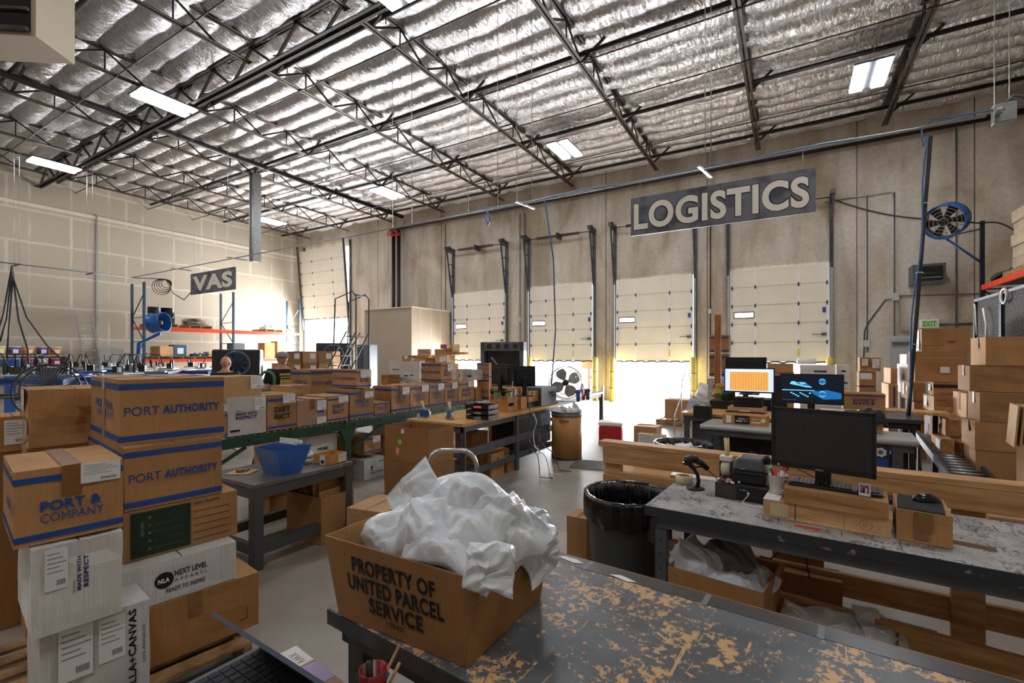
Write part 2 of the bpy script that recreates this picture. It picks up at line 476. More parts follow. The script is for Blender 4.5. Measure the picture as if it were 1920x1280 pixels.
# ---------------------------------------------------------------- roof steel
JX = [2.36 - 3.22 * i for i in range(9)]
ZB = 8.33
def joist(x, y0, y1, label):
    r = empty('roof_joist', (x, y0, ZB), 0, label, 'roof joist', 'open-web steel joists under the foil ceiling')
    L = y1 - y0
    for nm, z in (('bottom_chord', 0), ('top_chord', .5)):
        b = MB()
        for s_ in (-1, 1): b.slab(s_ * .012, s_ * .075, 0, L, z, z + .012, JOIST); b.slab(s_ * .012, s_ * .018, 0, L, z, z + .05, JOIST_D)
        b.build(nm, r)
    p = 1.62; k = 0; y = .3
    while y < L - .2:
        up = y + p / 2
        if up < L:
            MB().bar((0, y, .03), (0, up, .5), .042, .042, JOIST_D).build('web_member', r)
            MB().bar((0, up, .5), (0, min(y + p, L - .05), .03), .034, .034, JOIST_D).build('web_member', r)
            MB().bar((0, up, .5), (0, up, .03), .026, .026, JOIST_D).build('web_member', r)
        if k % 2 == 0:
            MB().bar((0, y, .03), (.62, y + .1, .56), .05, .05, JOIST_D).build('knee_brace', r)
        k += 1; y += p
    return r
for i, x in enumerate(JX):
    joist(x, 6.45, YB - .35, 'steel roof joist running into the dock wall, %s from the right' % ORD[i])
for i, x in enumerate(JX):
    joist(x, -3.0, 6.15, 'steel roof joist on the near side of the girder, %s from the right' % ORD[i])
# girder under the joist ends
r = empty('roof_girder', (XL, 6.3, 8.2), 0, 'heavy double-chord steel girder crossing the foil ceiling between the joist rows', 'girder')
L = XR - XL
for z, nm in ((0, 'bottom_chord'), (.62, 'top_chord')):
    b = MB()
    for s_ in (-1, 1): b.slab(0, L, s_ * .03, s_ * .11, z, z + .02, JOIST_D); b.slab(0, L, s_ * .03, s_ * .045, z, z + .09, JOIST_D)
    b.build(nm, r)
for k in range(18):
    xx = .2 + k * 1.66
    MB().bar((xx, 0, .03), (xx + .8, 0, .62), .05, .05, JOIST_D).build('web_member', r)
    MB().bar((xx + .8, 0, .62), (xx + 1.6, 0, .03), .05, .05, JOIST_D).build('web_member', r)
# sprinkler branch pipes, purlin girts and bridging rods, all running along the dock wall
for i, y in enumerate((16.4, 13.2, 10.0, 6.85, 3.6, .4)):
    b = MB().tube([(XL + .05, y, 8.56), (XR - .05, y, 8.56)], .055, PIPE, 8)
    o = b.build('sprinkler_pipe', label='dark sprinkler pipe under the foil, %s out from the dock wall' % ORD[i], cat='pipe', group='sprinkler branch pipes')
    for k in range(9):
        MB().lathe((XL + 1.9 + k * 3.22, y, 8.40), [(.005, -.03), (.02, 0), (.012, .05), (.012, .12)], GALV, 8).build('sprinkler_head', o)
for i, y in enumerate((14.9, 11.75, 9.9, 7.4, 4.8, 2.2)):
    MB().tube([(XL, y, ZB - .01), (XR, y, ZB - .01)], .017, JOIST, 6).build('bridging_rod', label='thin bridging rod tying the joist bottom chords, %s out from the dock wall' % ORD[i], cat='rod', group='bridging rods between the joists')
MB().tube([(-16.3, YF + .1, 8.5), (-16.3, YB - .4, 8.5)], .09, PIPE, 10).build('main_pipe', label='thick dark pipe running toward the dock wall above the joists at left', cat='pipe')
b = MB().tube([(-17.2, YB - .3, 8.02), (XR, YB - .3, 8.02)], .085, PIPE, 10)
b.build('main_pipe', label='thick dark main pipe along the top of the dock wall', cat='pipe')
for k, x in enumerate((-17.05, -16.7)):
    b = MB().tube([(x, YB - .25, 0), (x, YB - .25, 7.92)], .09, PIPE, 12)
    o = b.build('riser_pipe', label='black sprinkler riser on the dock wall above the beige room, %s of the two' % ('left' if k == 0 else 'right'), cat='pipe', group='sprinkler risers')
    q = MB().lathe((x, YB - .28, 7.75), [(.04, -.12), (.13, -.05), (.13, .05), (.04, .12)], RED, 14); q.ring((x, YB - .55, 7.75), .12, .02, RED, (0, 1, 0), 16)
    q.tube([(x, YB - .3, 7.75), (x, YB - .55, 7.75)], .02, RED); q.build('red_valve', o)
# galvanised chase hanging from a joist
MB().slab(-16.92, -16.72, 9.9, 10.1, 5.14, 8.36, GALV).slab(-16.96, -16.92, 9.86, 10.14, 5.14, 8.36, GALV).slab(-16.72, -16.68, 9.86, 10.14, 5.14, 8.36, GALV).build('cable_chase', label='tall galvanised channel hanging from the ceiling steel near the drywall', cat='channel')

# high-bay lights, a regular grid; the frame shows seven
TUBE = M('lit_diffuser', '#f6f9ff', .4, emit=34); TUBE2 = M('lit_diffuser_dimmer', '#f6f9ff', .4, emit=29)
def highbay(x, y, label):
    r = empty('high_bay_light', (x, y, 8.12), 0, label, 'ceiling light', 'white high-bay ceiling lights')
    b = MB().slab(-.36, .36, -.64, .64, .03, .07, GREY_P).slab(-.05, .05, -.2, .2, .07, .14, LGREY_P)
    b.build('housing', r)
    for s_ in (-1, 1): MB().slab(s_ * .21 - .12, s_ * .21 + .12, -.6, .6, 0, .028, TUBE if y > 10 else TUBE2).build('diffuser', r)
    for s_ in (-1, 1): MB().tube([(0, s_ * .55, .07), (0, s_ * .55, .8)], .004, GALV, 4).build('hanger', r)
rows = {13.5: 'near the dock wall', 5.8: 'in the middle row under the girder', -2.0: 'in the row behind the packing tables'}
for y, t in rows.items():
    for i, x in enumerate((1.6, -6.05, -13.7, -21.4)):
        highbay(x, y, 'lit high-bay light %s, %s from the right' % (t, ORD[i]))

# ---------------------------------------------------------------- dock doors
def dock_door(x0, x1, zb, zt, n, label, tilt=0, win=True):
    W = x1 - x0; H = zt - zb
    r = empty('dock_door', (x0, YB - .06, zb), 0, label, 'door', 'cream sectional dock doors')
    if tilt: r.rotation_euler.x = tilt
    s = H / n
    for k in range(n):
        b = MB().slab(.02, W - .02, -.025, .025, k * s, (k + 1) * s - .0004, DOORM)
        for xx in (.03, W * .27, W * .71, W - .03): b.slab(xx - .03, xx + .03, -.034, -.025, k * s + .01, (k + 1) * s - .01, WHITE_P)
        b.slab(0.02, W - .02, -.029, -.02, k * s - .0, k * s + .022, M('door_rib', '#b9b1a2', .5))
        p = b.build('door_section', r)
        if win and k == 2 and n == 5:
            MB().slab(.1, .72, -.04, -.024, k * s + .2, k * s + .42, BLACK, ch=.005).slab(.13, .69, -.045, -.038, k * s + .235, k * s + .385, GLASSW).build('door_window', p)
    for k in range(1, n):
        for xx in (.05, W * .27, W * .71, W - .05):
            b = MB(); y = -.04
            b.add([(xx - .04, y, k * s), (xx, y, k * s - .09), (xx + .04, y, k * s), (xx, y, k * s + .09)], [(0, 1, 2, 3)], STEEL_G)
            b.slab(xx - .02, xx + .02, -.055, -.03, k * s - .05, k * s + .05, STEEL_G)
            b.build('hinge', r)
    b = MB()
    if n == 5:
        b.slab(W * .71 - .025, W * .71 + .025, -.037, -.03, .15, .42, YELLOW)
        b.build('warning_strip', r)
        MB().slab(W - .17, W - .08, -.04, -.03, 2.5 * s, 2.5 * s + .16, BLUE_INK).build('blue_sticker', r)
        q = MB().tube([(W - .45, -.06, s * 1.4), (W - .08, -.06, s * 1.4)], .012, STEEL_G).slab(W - .2, W - .06, -.07, -.03, s * 1.33, s * 1.47, STEEL_G); q.build('latch', r)
    MB().tube([(x_ * W / 20, -.01, -.02 + .012 * sin(x_ * 2.1) * (x_ % 3)) for x_ in range(21)], .03, BLACK_M, 6).build('bottom_seal', r)
    return r
short = ['door behind the booth fan', 'door with pallets beneath', 'door over the bright opening', 'right-hand door behind the desks']
names = ['far dock door behind the box pile and dark booth fan', 'dock door with pallets and box showing under it', 'dock door nearest the glare, lifted above the bright opening', 'right-hand dock door behind the computer desks']
for i, x in enumerate(DOORX):
    dock_door(x - DHW, x + DHW, DZ0, DZ1, 5, 'raised cream sectional door, the ' + names[i])
dock_door(-24.34, -20.51, 3.82, 7.7, 6, 'tall raised cream drive-in door beside the drywall corner', radians(4), False)

def track(x, sgn, zt, off, label, zb=1.5):
    r = empty('door_track', (x, YB, 0), 0, label, 'door track', 'steel tracks beside the dock doors')
    MB().slab(-.05, .05, -.05, 0, 0, zt, STEEL_G).slab(-.05, -.04, -.1, 0, 0, zt, STEEL_G).build('wall_angle', r)
    MB().bar((0, -.15, 0), (0, -.15, 4.4), .05, .06, GALV).bar((0, -.14, 4.4), (0, -off, zt), .05, .06, STEEL_D).build('rail', r)
    for k in range(1, 5):
        z = 4.3 + (zt - 4.3) * k / 4.2; o_ = .14 + (off - .14) * k / 4.2
        MB().bar((0, -.02, z), (0, -o_, z), .035, .035, STEEL_D).build('rung', r)
    MB().slab(-.06, .06, -off - .1, -.0, zt - .02, zt + .1, STEEL_D).ring((0, -off * .6, zt + .04), .13, .025, STEEL_D, (1, 0, 0), 16).build('cable_drum', r)
    return r
for i, x in enumerate(DOORX):
    for s_, t in ((-1, 'left'), (1, 'right')):
        track(x + s_ * (DHW + .07), s_, 6.55, .55, 'dark lift track on the %s of the %s' % (t, short[i]))
    r = MB().tube([(x - DHW, YB - .35, 6.5), (x + DHW, YB - .35, 6.5)], .018, STEEL_D)
    for k in range(34):
        r.ring((x - .9 + k * .055, YB - .35, 6.5), .05, .014, M('rusty_spring', '#4a352a', .6, .4), (1, 0, 0), 10, 4)
    r.slab(x - .04, x + .04, YB - .42, YB, 6.4, 6.62, STEEL_D)
    r.build('torsion_spring', label='coiled torsion spring and shaft above the ' + short[i], cat='spring', group='door springs')
for x, t in ((-24.37, 'left'), (-20.48, 'right')):
    b = MB().bar((x, YB - .1, 3.2), (x, YB - .5, 8.0), .07, .07, STEEL_D).slab(x - .06, x + .06, YB - .06, YB - .002, 0, 8.0, STEEL_D)
    b.build('door_track', label='leaning dark track on the %s side of the tall drive-in door' % t, cat='door track', group='drive-in door tracks')
# yellow bollards
for i, (px, _) in enumerate(((992, 0), (1116, 0), (1148, 0), (1300, 0), (1557, 0))):
    p = at_Y(px, 670, 16.95)
    b = MB().lathe((0, 0, 0), [(.11, 0), (.11, 1.55), (.09, 1.62), (.04, 1.66), (0, 1.67)], YELLOW, 16)
    b.lathe((0, 0, 0), [(.113, 1.1), (.113, 1.12)], STEEL_D, 16).lathe((0, 0, 0), [(.113, .5), (.113, .52)], STEEL_D, 16)
    b.build('bollard', loc=(p.x, 16.95, 0), label='yellow steel bollard at the dock doors, %s from the left' % ORD[i], cat='bollard', group='yellow bollards')
# man door, exit sign, wall unit
b = MB().slab(2.42, 3.42, YB - .06, YB, 0, 2.28, M('pale_door_frame', '#b8b6b0', .6)); b.slab(2.52, 3.32, YB - .08, YB - .05, 0, 2.18, M('grey_door_leaf', '#a7a8a8', .5))
b.slab(2.56, 3.1, YB - .14, YB - .08, 2.02, 2.1, STEEL_G)
b.build('door_1', kind='structure')
p = at_Y(1742, 607, YB - .1)
e = empty('exit_sign', (p.x, YB - .1, p.z), 0, 'small white box sign reading EXIT in green on the dock wall', 'sign')
MB().slab(-.2, .2, -.05, .1, -.12, .12, WHITE_P, ch=.01).build('housing', e)
q = MB().slab(-.16, .16, -.056, -.05, -.09, .09, M('pale_green_face', '#b6d9a2', .5)); q.text('EXIT', (-.14, -.058, -.075), (.28, 0, 0), (0, 0, .15), M('exit_green', '#2f9a2c', .5), .02); q.build('sign_face', e)
p = at_Y(1738, 515, YB - .3)
e = empty('wall_heater', (p.x, YB, p.z), 0, 'grey louvred unit box fixed high on the dock wall below the blue fan', 'heater')
MB().slab(-.35, .35, -.55, 0, -.27, .27, STEEL_G, ch=.01).build('casing', e)
MB().slab(-.2, .28, -.56, -.54, -.2, .2, BLACK_G).slab(-.18, .26, -.57, -.55, -.12, -.1, GALV).slab(-.18, .26, -.57, -.55, .0, .02, STEEL_D).build('grille', e)
# surface conduits and boxes on the dock wall
def conduit(pts, r, mat, label, name='conduit', group='conduits on the dock wall'):
    return MB().tube(pts, r, mat, 6).build(name, label=label, cat=name.replace('_', ' '), group=group)
yc = YB - .04
for n_, px, y0, y1, t in ((0, 835, 420, 640, 'between the beige room and the first dock door'), (1, 975, 400, 660, 'left of the second dock door'), (2, 984, 400, 700, 'close beside the second dock door track'), (3, 1332, 415, 628, 'between the third and fourth dock doors'), (4, 1626, 365, 660, 'right of the fourth dock door ending in a switch box'), (5, 1677, 360, 690, 'left of the grey wall unit'), (6, 1793, 230, 640, 'right of the grey wall unit')):
    a = at_Y(px, y0, yc); c = at_Y(px, y1, yc)
    conduit([a, Vector((a.x, yc, max(.3, c.z)))], .018, STEEL_G if n_ != 3 else BLACK, 'vertical wall conduit %s' % t)
a = at_Y(1545, 378, yc); c = at_Y(1672, 360, yc); d = at_Y(1677, 372, yc)
conduit([a, c, d], .018, GALV, 'horizontal conduit turning down above the fourth dock door')
conduit(sag(at_Y(1560, 372, yc), at_Y(1735, 410, yc), .12), .015, BLACK, 'slack black cable strung across the wall to the blue fan', 'wall_cable')
conduit([at_Y(1677, 555, yc), at_Y(1845, 550, yc), at_Y(1900, 548, yc)], .018, STEEL_G, 'horizontal conduit below the grey wall unit')
conduit([at_Y(1680, 560, yc), at_Y(1660, 562, yc), at_Y(1630, 602, yc), at_Y(1621, 620, yc), at_Y(1619, 690, yc)], .016, BLACK, 'curved black cable running down to the box stack', 'wall_cable')
conduit([at_Y(1685, 565, yc), at_Y(1685, 610, yc), at_Y(1692, 622, yc), at_Y(1720, 622, yc)], .018, GALV, 'bent conduit above the man door')
conduit([at_Y(1762, 608, yc), at_Y(1830, 606, yc)], .03, STEEL_G, 'thick conduit right of the exit sign')
for px, py, t, s_ in ((1679, 556, 'grey junction box below the wall unit', .1), (1625, 644, 'white switch box at the foot of the conduit', .09), (975, 599, 'small white outlet box left of the second dock door', .07), (1331, 583, 'small white outlet box between the third and fourth dock doors', .07)):
    p = at_Y(px, py, yc); MB().box((0, 0, 0), (s_ * 1.6, .08, s_ * 2.2), LGREY_P, ch=.008).build('junction_box', loc=p, label=t, cat='junction box')
# ================================================================ cartons
def tline(C0, d, px):
    r = ray(px)
    return (C0[1] * r.x - C0[0] * r.y) / (d[0] * r.y - d[1] * r.x)
PLACED = {}
def place(px0, pxL, pxR, yt, yb=None, Zb=None, X=None, Y=None, z=None, yaw=0, W=None, D=None, H=None, name=''):
    r = ray(px0)
    if z is None:
        if X is not None: z = X / r.x
        elif Y is not None: z = Y / r.y
        else: z = (CH - Zb) * FPX / (yb - HY)
    if Zb is None: Zb = CH + (HY - yb) / FPX * z
    c0 = r * z
    if H is None: H = CH + (HY - yt) / FPX * z - Zb
    ya = radians(yaw); a = Vector((cos(ya), sin(ya))); b_ = Vector((-sin(ya), cos(ya)))
    left = (-(c0.x * a.x + c0.y * a.y)) > 0
    if D is not None and W is None and pxL is not None: left = abs(pxR - px0) < abs(px0 - pxL)
    if left:
        if W is None: W = tline(c0, -a, pxL)
        if D is None: D = tline(c0, b_, pxR)
        cc = Vector((c0.x, c0.y)) - a * W / 2 + b_ * D / 2
    else:
        if W is None: W = tline(c0, a, pxR)
        if D is None: D = tline(c0, b_, pxL)
        cc = Vector((c0.x, c0.y)) + a * W / 2 + b_ * D / 2
    if not (.02 < W < 1.6 and .02 < D < 1.6 and .02 < H < 1.5): print('BOX?', name[:60], 'W%.2f D%.2f H%.2f z%.2f' % (W, D, H, z))
    return Vector((cc.x, cc.y, Zb)), ya, W, D, H, left
def face(f, W, D, H, left, e):
    if f == 'F': return Vector((-W / 2, -D / 2 - e, 0)), Vector((W, 0, 0)), Vector((0, 0, H))
    if f == 'T': return Vector((-W / 2, -D / 2, H + e)), Vector((W, 0, 0)), Vector((0, D, 0))
    if left: return Vector((W / 2 + e, -D / 2, 0)), Vector((0, D, 0)), Vector((0, 0, H))
    return Vector((-W / 2 - e, D / 2, 0)), Vector((0, -D, 0)), Vector((0, 0, H))
def PAp(f, ink=None):
    k = ink or BLUE_INK
    return [('rect', f, 0, .84, 1, .93, k), ('rect', f, 0, .04, 1, .13, k), ('text', f, 'PORT', .04, .43, .35, .57, k, 0), ('text', f, 'AUTHORITY', .38, .43, .95, .57, k, .035), ('text', f, 'FOR EVERY COMPANY & TEAM', .28, .865, .76, .905, BROWN_INK, .01)]
def PCp(f): return [('rect', f, 0, .82, 1, .9, BLUE_INK), ('rect', f, 0, .06, 1, .14, BLUE_INK), ('text', f, 'PORT &', .22, .5, .78, .64, BLUE_INK, .03), ('text', f, 'COMPANY', .22, .37, .8, .47, BLUE_INK, 0)]
def DIp(f, ink=None, bands=True):
    k = ink or NAVY_INK
    return ([('rect', f, 0, .82, 1, .89, BLUE_INK), ('rect', f, 0, .06, 1, .12, BLUE_INK)] if bands else []) + [('text', f, 'DIST', .24, .5, .78, .66, k, .03), ('text', f, 'RICT', .24, .3, .78, .46, k, .03)]
def BDp(f, k=None): return [('rect', f, 0, .82, 1, .9, k or BLUE_INK), ('rect', f, 0, .07, 1, .15, k or BLUE_INK)]
def GRp(f): return [('text', f, 'GILDAN', .2, .62, .38, .66, NAVY_INK, 0), ('text', f, 'MADE WITH', .2, .52, .74, .6, NAVY_INK, .03), ('text', f, 'RESPECT', .2, .42, .74, .5, NAVY_INK, .03), ('rect', f, .06, .1, .3, .16, BLACK_INK), ('rect', f, .7, .72, .95, .74, BLACK_INK), ('rect', f, .7, .8, .95, .81, BLACK_INK)]

def carton(label, px0, pxL, pxR, yt, yb=None, mat=None, prints=(), labels=(), tape=None, group=None, e=None, top=True, dent=None, name='cardboard_box', cat='box', kids=(), **kw):
    loc, ya, W, D, H, left = place(px0, pxL, pxR, yt, yb, name=label, **kw)
    mat = mat or KRAFT
    dz = depth(loc)
    if e is None: e = .002 if dz < 4 else (.003 if dz < 7 else .005)
    b = MB()
    if dent is None: dent = .008 if dz < 4 else .012
    bm = bmesh.new(); bmesh.ops.create_cube(bm, size=1)
    bmesh.ops.subdivide_edges(bm, edges=list(bm.edges), cuts=5 if dz < 5 else 2, use_grid_fill=True)
    sd = random.random() * 50
    for v in bm.verts:
        q = [abs(c_) * 2 for c_ in v.co]; inner = sorted(q)[1]       # 1 on edges, less inside the faces
        n_ = noise.noise(Vector((v.co.x * 2 * W / .5 + sd, v.co.y * 2 * D / .5, v.co.z * 2)))
        amt = max(0, n_ + .15) * dent * (1 - inner ** 4) * 2 + (dent * .35 * abs(n_) if inner > .99 else 0)
        v.co = Vector((v.co.x * W, v.co.y * D, (v.co.z + .5) * H)) + Vector((-v.co.x, -v.co.y, -v.co.z * (1 if v.co.z > 0 else 0))).normalized() * amt
    bm.verts.index_update()
    b.add([v.co.copy() for v in bm.verts], [tuple(v.index for v in f.verts) for f in bm.faces], mat); bm.free()
    if top:                                                            # flap gap on top, raised flap edge
        if W >= D: b.slab(-W / 2 + .01, W / 2 - .01, -.0015, .0015, H - .002, H + .0012, BLACK_INK)
        else: b.slab(-.0015, .0015, -D / 2 + .01, D / 2 - .01, H - .002, H + .0012, BLACK_INK)
    for p in prints:
        o, u, v = face(p[1], W, D, H, left, e)
        if p[0] == 'rect': b.quad(o + u * p[2] + v * p[3], u * (p[4] - p[2]), v * (p[5] - p[3]), p[6])
        elif p[0] == 'text':
            n_ = u.cross(v).normalized() * (e * .3)
            b.text(p[2], o + n_ + u * p[3] + v * p[4], u * (p[5] - p[3]), v * (p[6] - p[4]), p[7], p[8] if len(p) > 8 else 0)
        elif p[0] == 'vtext':                                          # reads upwards
            n_ = u.cross(v).normalized() * (e * .3)
            b.text(p[2], o + n_ + u * p[5] + v * p[4], v * (p[6] - p[4]), u * (p[3] - p[5]), p[7], p[8] if len(p) > 8 else 0)
        elif p[0] == 'disc':
            b.add([o + u * (p[2] + p[4] * cos(q) * v.length / u.length) + v * (p[3] + p[4] * sin(q)) for q in [2 * pi * k / 20 for k in range(20)]], [tuple(range(20))], p[5])
    r = b.build(name, loc=loc, rz=ya, label=label, cat=cat, group=group)
    if tape:
        for tf in tape:
            t = MB(); tw = .03
            if tf == 'F':
                t.slab(-tw, tw, -D / 2, D / 2, H + .001, H + .003, TAPE); t.slab(-tw, tw, -D / 2 - e * 1.4, -D / 2, H * .62, H + .003, TAPE)
            elif tf == 'C':
                t.slab(-tw, tw, -D / 2 - e * 1.4, -D / 2, H * .02, H + .003, TAPE_C); t.slab(-tw, tw, -D / 2, D / 2, H + .001, H + .003, TAPE_C)
            else:
                sx = W / 2 if left else -W / 2; s_ = 1 if left else -1
                t.slab(-W / 2, W / 2, -tw, tw, H + .001, H + .003, TAPE if tf == 'S' else TAPE_C); t.slab(sx, sx + s_ * e * 1.4, -tw, tw, H * (.6 if tf == 'S' else .05), H + .003, TAPE if tf == 'S' else TAPE_C)
            t.build('packing_tape', r)
    for L in labels:                                                   # (face, u0, v0, u1, v1[, material])
        o, u, v = face(L[0], W, D, H, left, e * 1.8)
        o = o + u * L[1] + v * L[2]; u = u * (L[3] - L[1]); v = v * (L[4] - L[2]); n_ = u.cross(v).normalized() * e * .35
        t = MB(); k = L[5] if len(L) > 5 else PAPER
        t.quad(o, u, v, k)
        if len(L) < 6:
            for q in range(5): t.quad(o + n_ + u * .08 + v * (.86 - q * .11), u * (.55 + .3 * ((q * 7) % 3) / 2), v * .025, M('grey_print', '#8d8f94', .8))
            for q in range(9): t.quad(o + n_ + u * (.5 + q * .045), u * .02, v * .13, BLACK_INK) if v.length > .05 or True else None
            t.v[-36:] = [tuple(Vector(p_) + v * .1) for p_ in t.v[-36:]]
        t.build('shipping_label', r)
    return r, (loc, ya, W, D, H, left)

# ---------------------------------------------------------------- roller conveyor
CX0, CX1, CY0, CY1, CZ = -5.62, -4.97, 1.75, 9.3, .855
cv = empty('roller_conveyor', (CX1, CY0, 0), 0, 'green steel roller conveyor on caster legs carrying the long row of boxes', 'conveyor')
for x0_, x1_ in ((-.65, -.61), (-.04, 0)):
    b = MB().slab(x0_, x1_, 0, CY1 - CY0, CZ - .115, CZ - .012, GREEN_S).slab(x0_ - .02 if x0_ < -.5 else x0_ - .03, x1_ + .03 if x0_ < -.5 else x1_ + .012, 0, CY1 - CY0, CZ - .115, CZ - .105, GREEN_S)
    for k in range(16): b.box((x1_ + .004, .2 + k * .47, CZ - .06), (.012, .018, .018), BLACK)
    for k in (2.4, 5.05): b.slab(x0_ - .002, x1_ + .006, k, k + .02, CZ - .12, CZ, STEEL_D)
    b.build('side_rail', cv)
rp = None
for k in range(97):
    o = MB().tube([(-.61, .05 + k * .078, CZ - .018), (-.04, .05 + k * .078, CZ - .018)], .019, GALV, 8) if rp is None else None
    if rp is None: rp = o.build('roller', cv); base = rp
    else:
        c = base.copy(); C.objects.link(c); c.location = (0, k * .078 - 0, 0); c.parent = cv
for ly in (.5, 2.45, 4.6, 6.9):
    for lx in (-.63, -.03):
        b = MB().slab(lx - .03, lx + .03, ly - .045, ly + .045, .16, CZ - .2, GREEN_S).slab(lx - .06, lx + .06, ly - .07, ly + .07, .14, .165, STEEL_G)
        b.add([(lx + .035, ly - .13, CZ - .1), (lx + .035, ly + .13, CZ - .1), (lx + .035, ly + .06, CZ - .26), (lx + .035, ly - .06, CZ - .26), (lx - .035, ly - .13, CZ - .1), (lx - .035, ly + .13, CZ - .1), (lx - .035, ly + .06, CZ - .26), (lx - .035, ly - .06, CZ - .26)],
              [(0, 1, 2, 3), (7, 6, 5, 4), (0, 4, 5, 1), (1, 5, 6, 2), (2, 6, 7, 3), (3, 7, 4, 0)], GREEN_S)
        lg = b.build('leg', cv)
        q = MB().lathe((lx, ly, .065), [(.02, -.02), (.065, -.018), (.065, .018), (.02, .02)], RUBBER, 16, Matrix.Rotation(pi / 2, 3, 'Y'))
        q.slab(lx - .03, lx - .024, ly - .03, ly + .03, .05, .14, GALV).slab(lx + .024, lx + .03, ly - .03, ly + .03, .05, .14, GALV)
        q.build('caster', lg)
        MB().bar((lx, ly, .42), (lx, ly + .62, CZ - .13), .03, .03, GREEN_S).build('diagonal_brace', cv)
    MB().bar((-.63, ly, .45), (-.03, ly, .45), .04, .04, GREEN_S).build('cross_brace', cv)

CR = 'boxes standing on the roller conveyor'
def crow(label, px0, pxL, pxR, yt, yb=None, X=-5.0, Zb=.86, **kw):
    return carton(label, px0, pxL, pxR, yt, yb, X=X, Zb=Zb, group=CR, **kw)
crow('white box printed MADE WITH RESPECT, nearest white box on the conveyor', 427, 410, 499, 746, mat=WHITEB, prints=GRp('S'), labels=[('S', .68, .62, .98, .96)], W=.6, yaw=-2)
crow('brown box lettered DISTRICT in large dark letters, beside the white MADE WITH RESPECT box', 501, None, 556, 741, prints=DIp('S', BLACK_INK), labels=[('S', .52, .74, .95, .99)], W=.55)
crow('plain pinkish box with white label and blue tape, between the two DISTRICT boxes', 557, None, 612, 751, mat=KRAFT_P, labels=[('S', .66, .55, .99, .93), ('S', .66, .02, .99, .28)], prints=[('rect', 'S', .68, .44, .9, .55, BLUE_INK)], tape='S', W=.5)
crow('brown DISTRICT box with a curled paper on top, between pinkish and tall boxes', 614, None, 653, 743, prints=DIp('S'), labels=[('S', .52, .72, .99, .96)], W=.5)
crow('tall brown box lettered PORT & COMPANY under the stacked box with wide blue bands', 656, 611, 701, 731, prints=PCp('S') + BDp('F'), labels=[('S', .6, .68, .97, .9)], tape='S')
crow('small low brown box lettered PORT & COMPANY sunk between two taller boxes', 702.5, None, 731, 755, prints=PCp('S'), W=.4)
crow('brown PORT & COMPANY box with an upside-down printed left face showing', 734, 703, 768, 724, prints=PCp('S') + BDp('F') + [('text', 'F', 'SPORT-TEK', .1, .38, .9, .48, NAVY_INK, .02)], labels=[('S', .58, .66, .98, .93)], tape='S')
crow('brown PORT & COMPANY box right of the one with the taped flap', 769.5, None, 804, 722, prints=PCp('S'), labels=[('S', .6, .7, .98, .96)], W=.5)
crow('brown PORT & COMPANY box, last of that lettering before the DISTRICT pair', 805.5, None, 833, 719, prints=PCp('S'), labels=[('S', .56, .7, .97, .97)], W=.5)
crow('brown DISTRICT box, nearer one of the pair behind the tape guns', 834, None, 858, 717, prints=DIp('S'), labels=[('S', .55, .7, .97, .97)], W=.5)
crow('brown DISTRICT box at the end of the lettered row, behind the letter trays', 859.5, None, 889, 715, prints=DIp('S'), labels=[('S', .6, .72, .98, .98)], W=.5)
crow('plain brown box with torn tape at the far end of the conveyor', 892, None, 918, 728, tape='S', W=.45)
crow('brown taped box mostly hidden behind the stack at the near conveyor end', 421, None, 426, 772, W=.5, prints=BDp('S'))
UP = 'boxes stacked on top of the conveyor row'
carton('crushed tan box with big white label, on top of the white MADE WITH RESPECT box', 423, 419, 492, 706, X=-5.02, Zb=1.205, mat=KRAFT_L, labels=[('S', .66, .5, .99, .98)], group=UP, W=.5, dent=.05)
carton('brown PORT AUTHORITY box with DISTRICT end, stacked on the tall PORT & COMPANY box', 669, 623, 696, 693, X=-5.03, Zb=1.268, prints=PAp('F') + DIp('S'), labels=[('S', .25, .55, .97, .97)], group=UP)
carton('brown box with PORT & COMPANY and PORT AUTHORITY sides, behind the crushed tan box', 583, 569, 650, 697, 745, z=7.1, prints=[('text', 'F', 'PORT &', .2, .5, .8, .6, BLUE_INK, .02)] + BDp('F') + PAp('S'), group=UP, W=.5, D=.62, H=.42)
carton('low wide tan box lying open between green cart handle and blue-banded box', 540, 498, 581, 724, 741, z=6.6, mat=KRAFT_L, group=UP, W=.4, H=.13)
carton('large white box printed GILDAN in front of the beige room', 787, 731, 797, 677, 709, z=8.4, mat=WHITEB, prints=[('text', 'F', 'GILDAN', .1, .45, .33, .55, NAVY_INK, .02), ('rect', 'F', .5, .1, .62, .17, BLACK_INK), ('rect', 'F', .68, .14, .8, .2, BLACK_INK), ('rect', 'S', .2, .3, .7, .6, BLUE_INK)], group=UP)
carton('white box directly under the white GILDAN box', 787, 731, 797, 709, 729, z=8.4, mat=WHITEB, group=UP, prints=[('rect', 'F', .55, .4, .65, .6, BLACK_INK)])
carton('brown PORT AUTHORITY box with DISTRICT end, beside the white GILDAN box', 827, 790, 848, 680, 716, z=7.85, prints=PAp('F') + DIp('S'), labels=[('S', .55, .55, .99, .95)], group=UP)
carton('small white box left of the pair behind the letter trays', 867, 849, 869, 692, 713, z=8.6, mat=WHITEB, group=UP, D=.3, tape='C')
carton('small white box right of the pair behind the letter trays', 888, 869, 890, 693, 713, z=8.6, mat=WHITEB, group=UP, D=.3, prints=[('rect', 'F', .4, .3, .8, .5, BLUE_INK)])
carton('rounded brown box with square white label on the back of the pile', 838, 810, 853, 665, 681, z=9.3, mat=KRAFT_L, labels=[('F', .55, .2, .95, .8)], group=UP)
carton('flat brown carton lying on the rounded brown box', 848, 815, 862, 654, 665, z=9.3, group=UP)
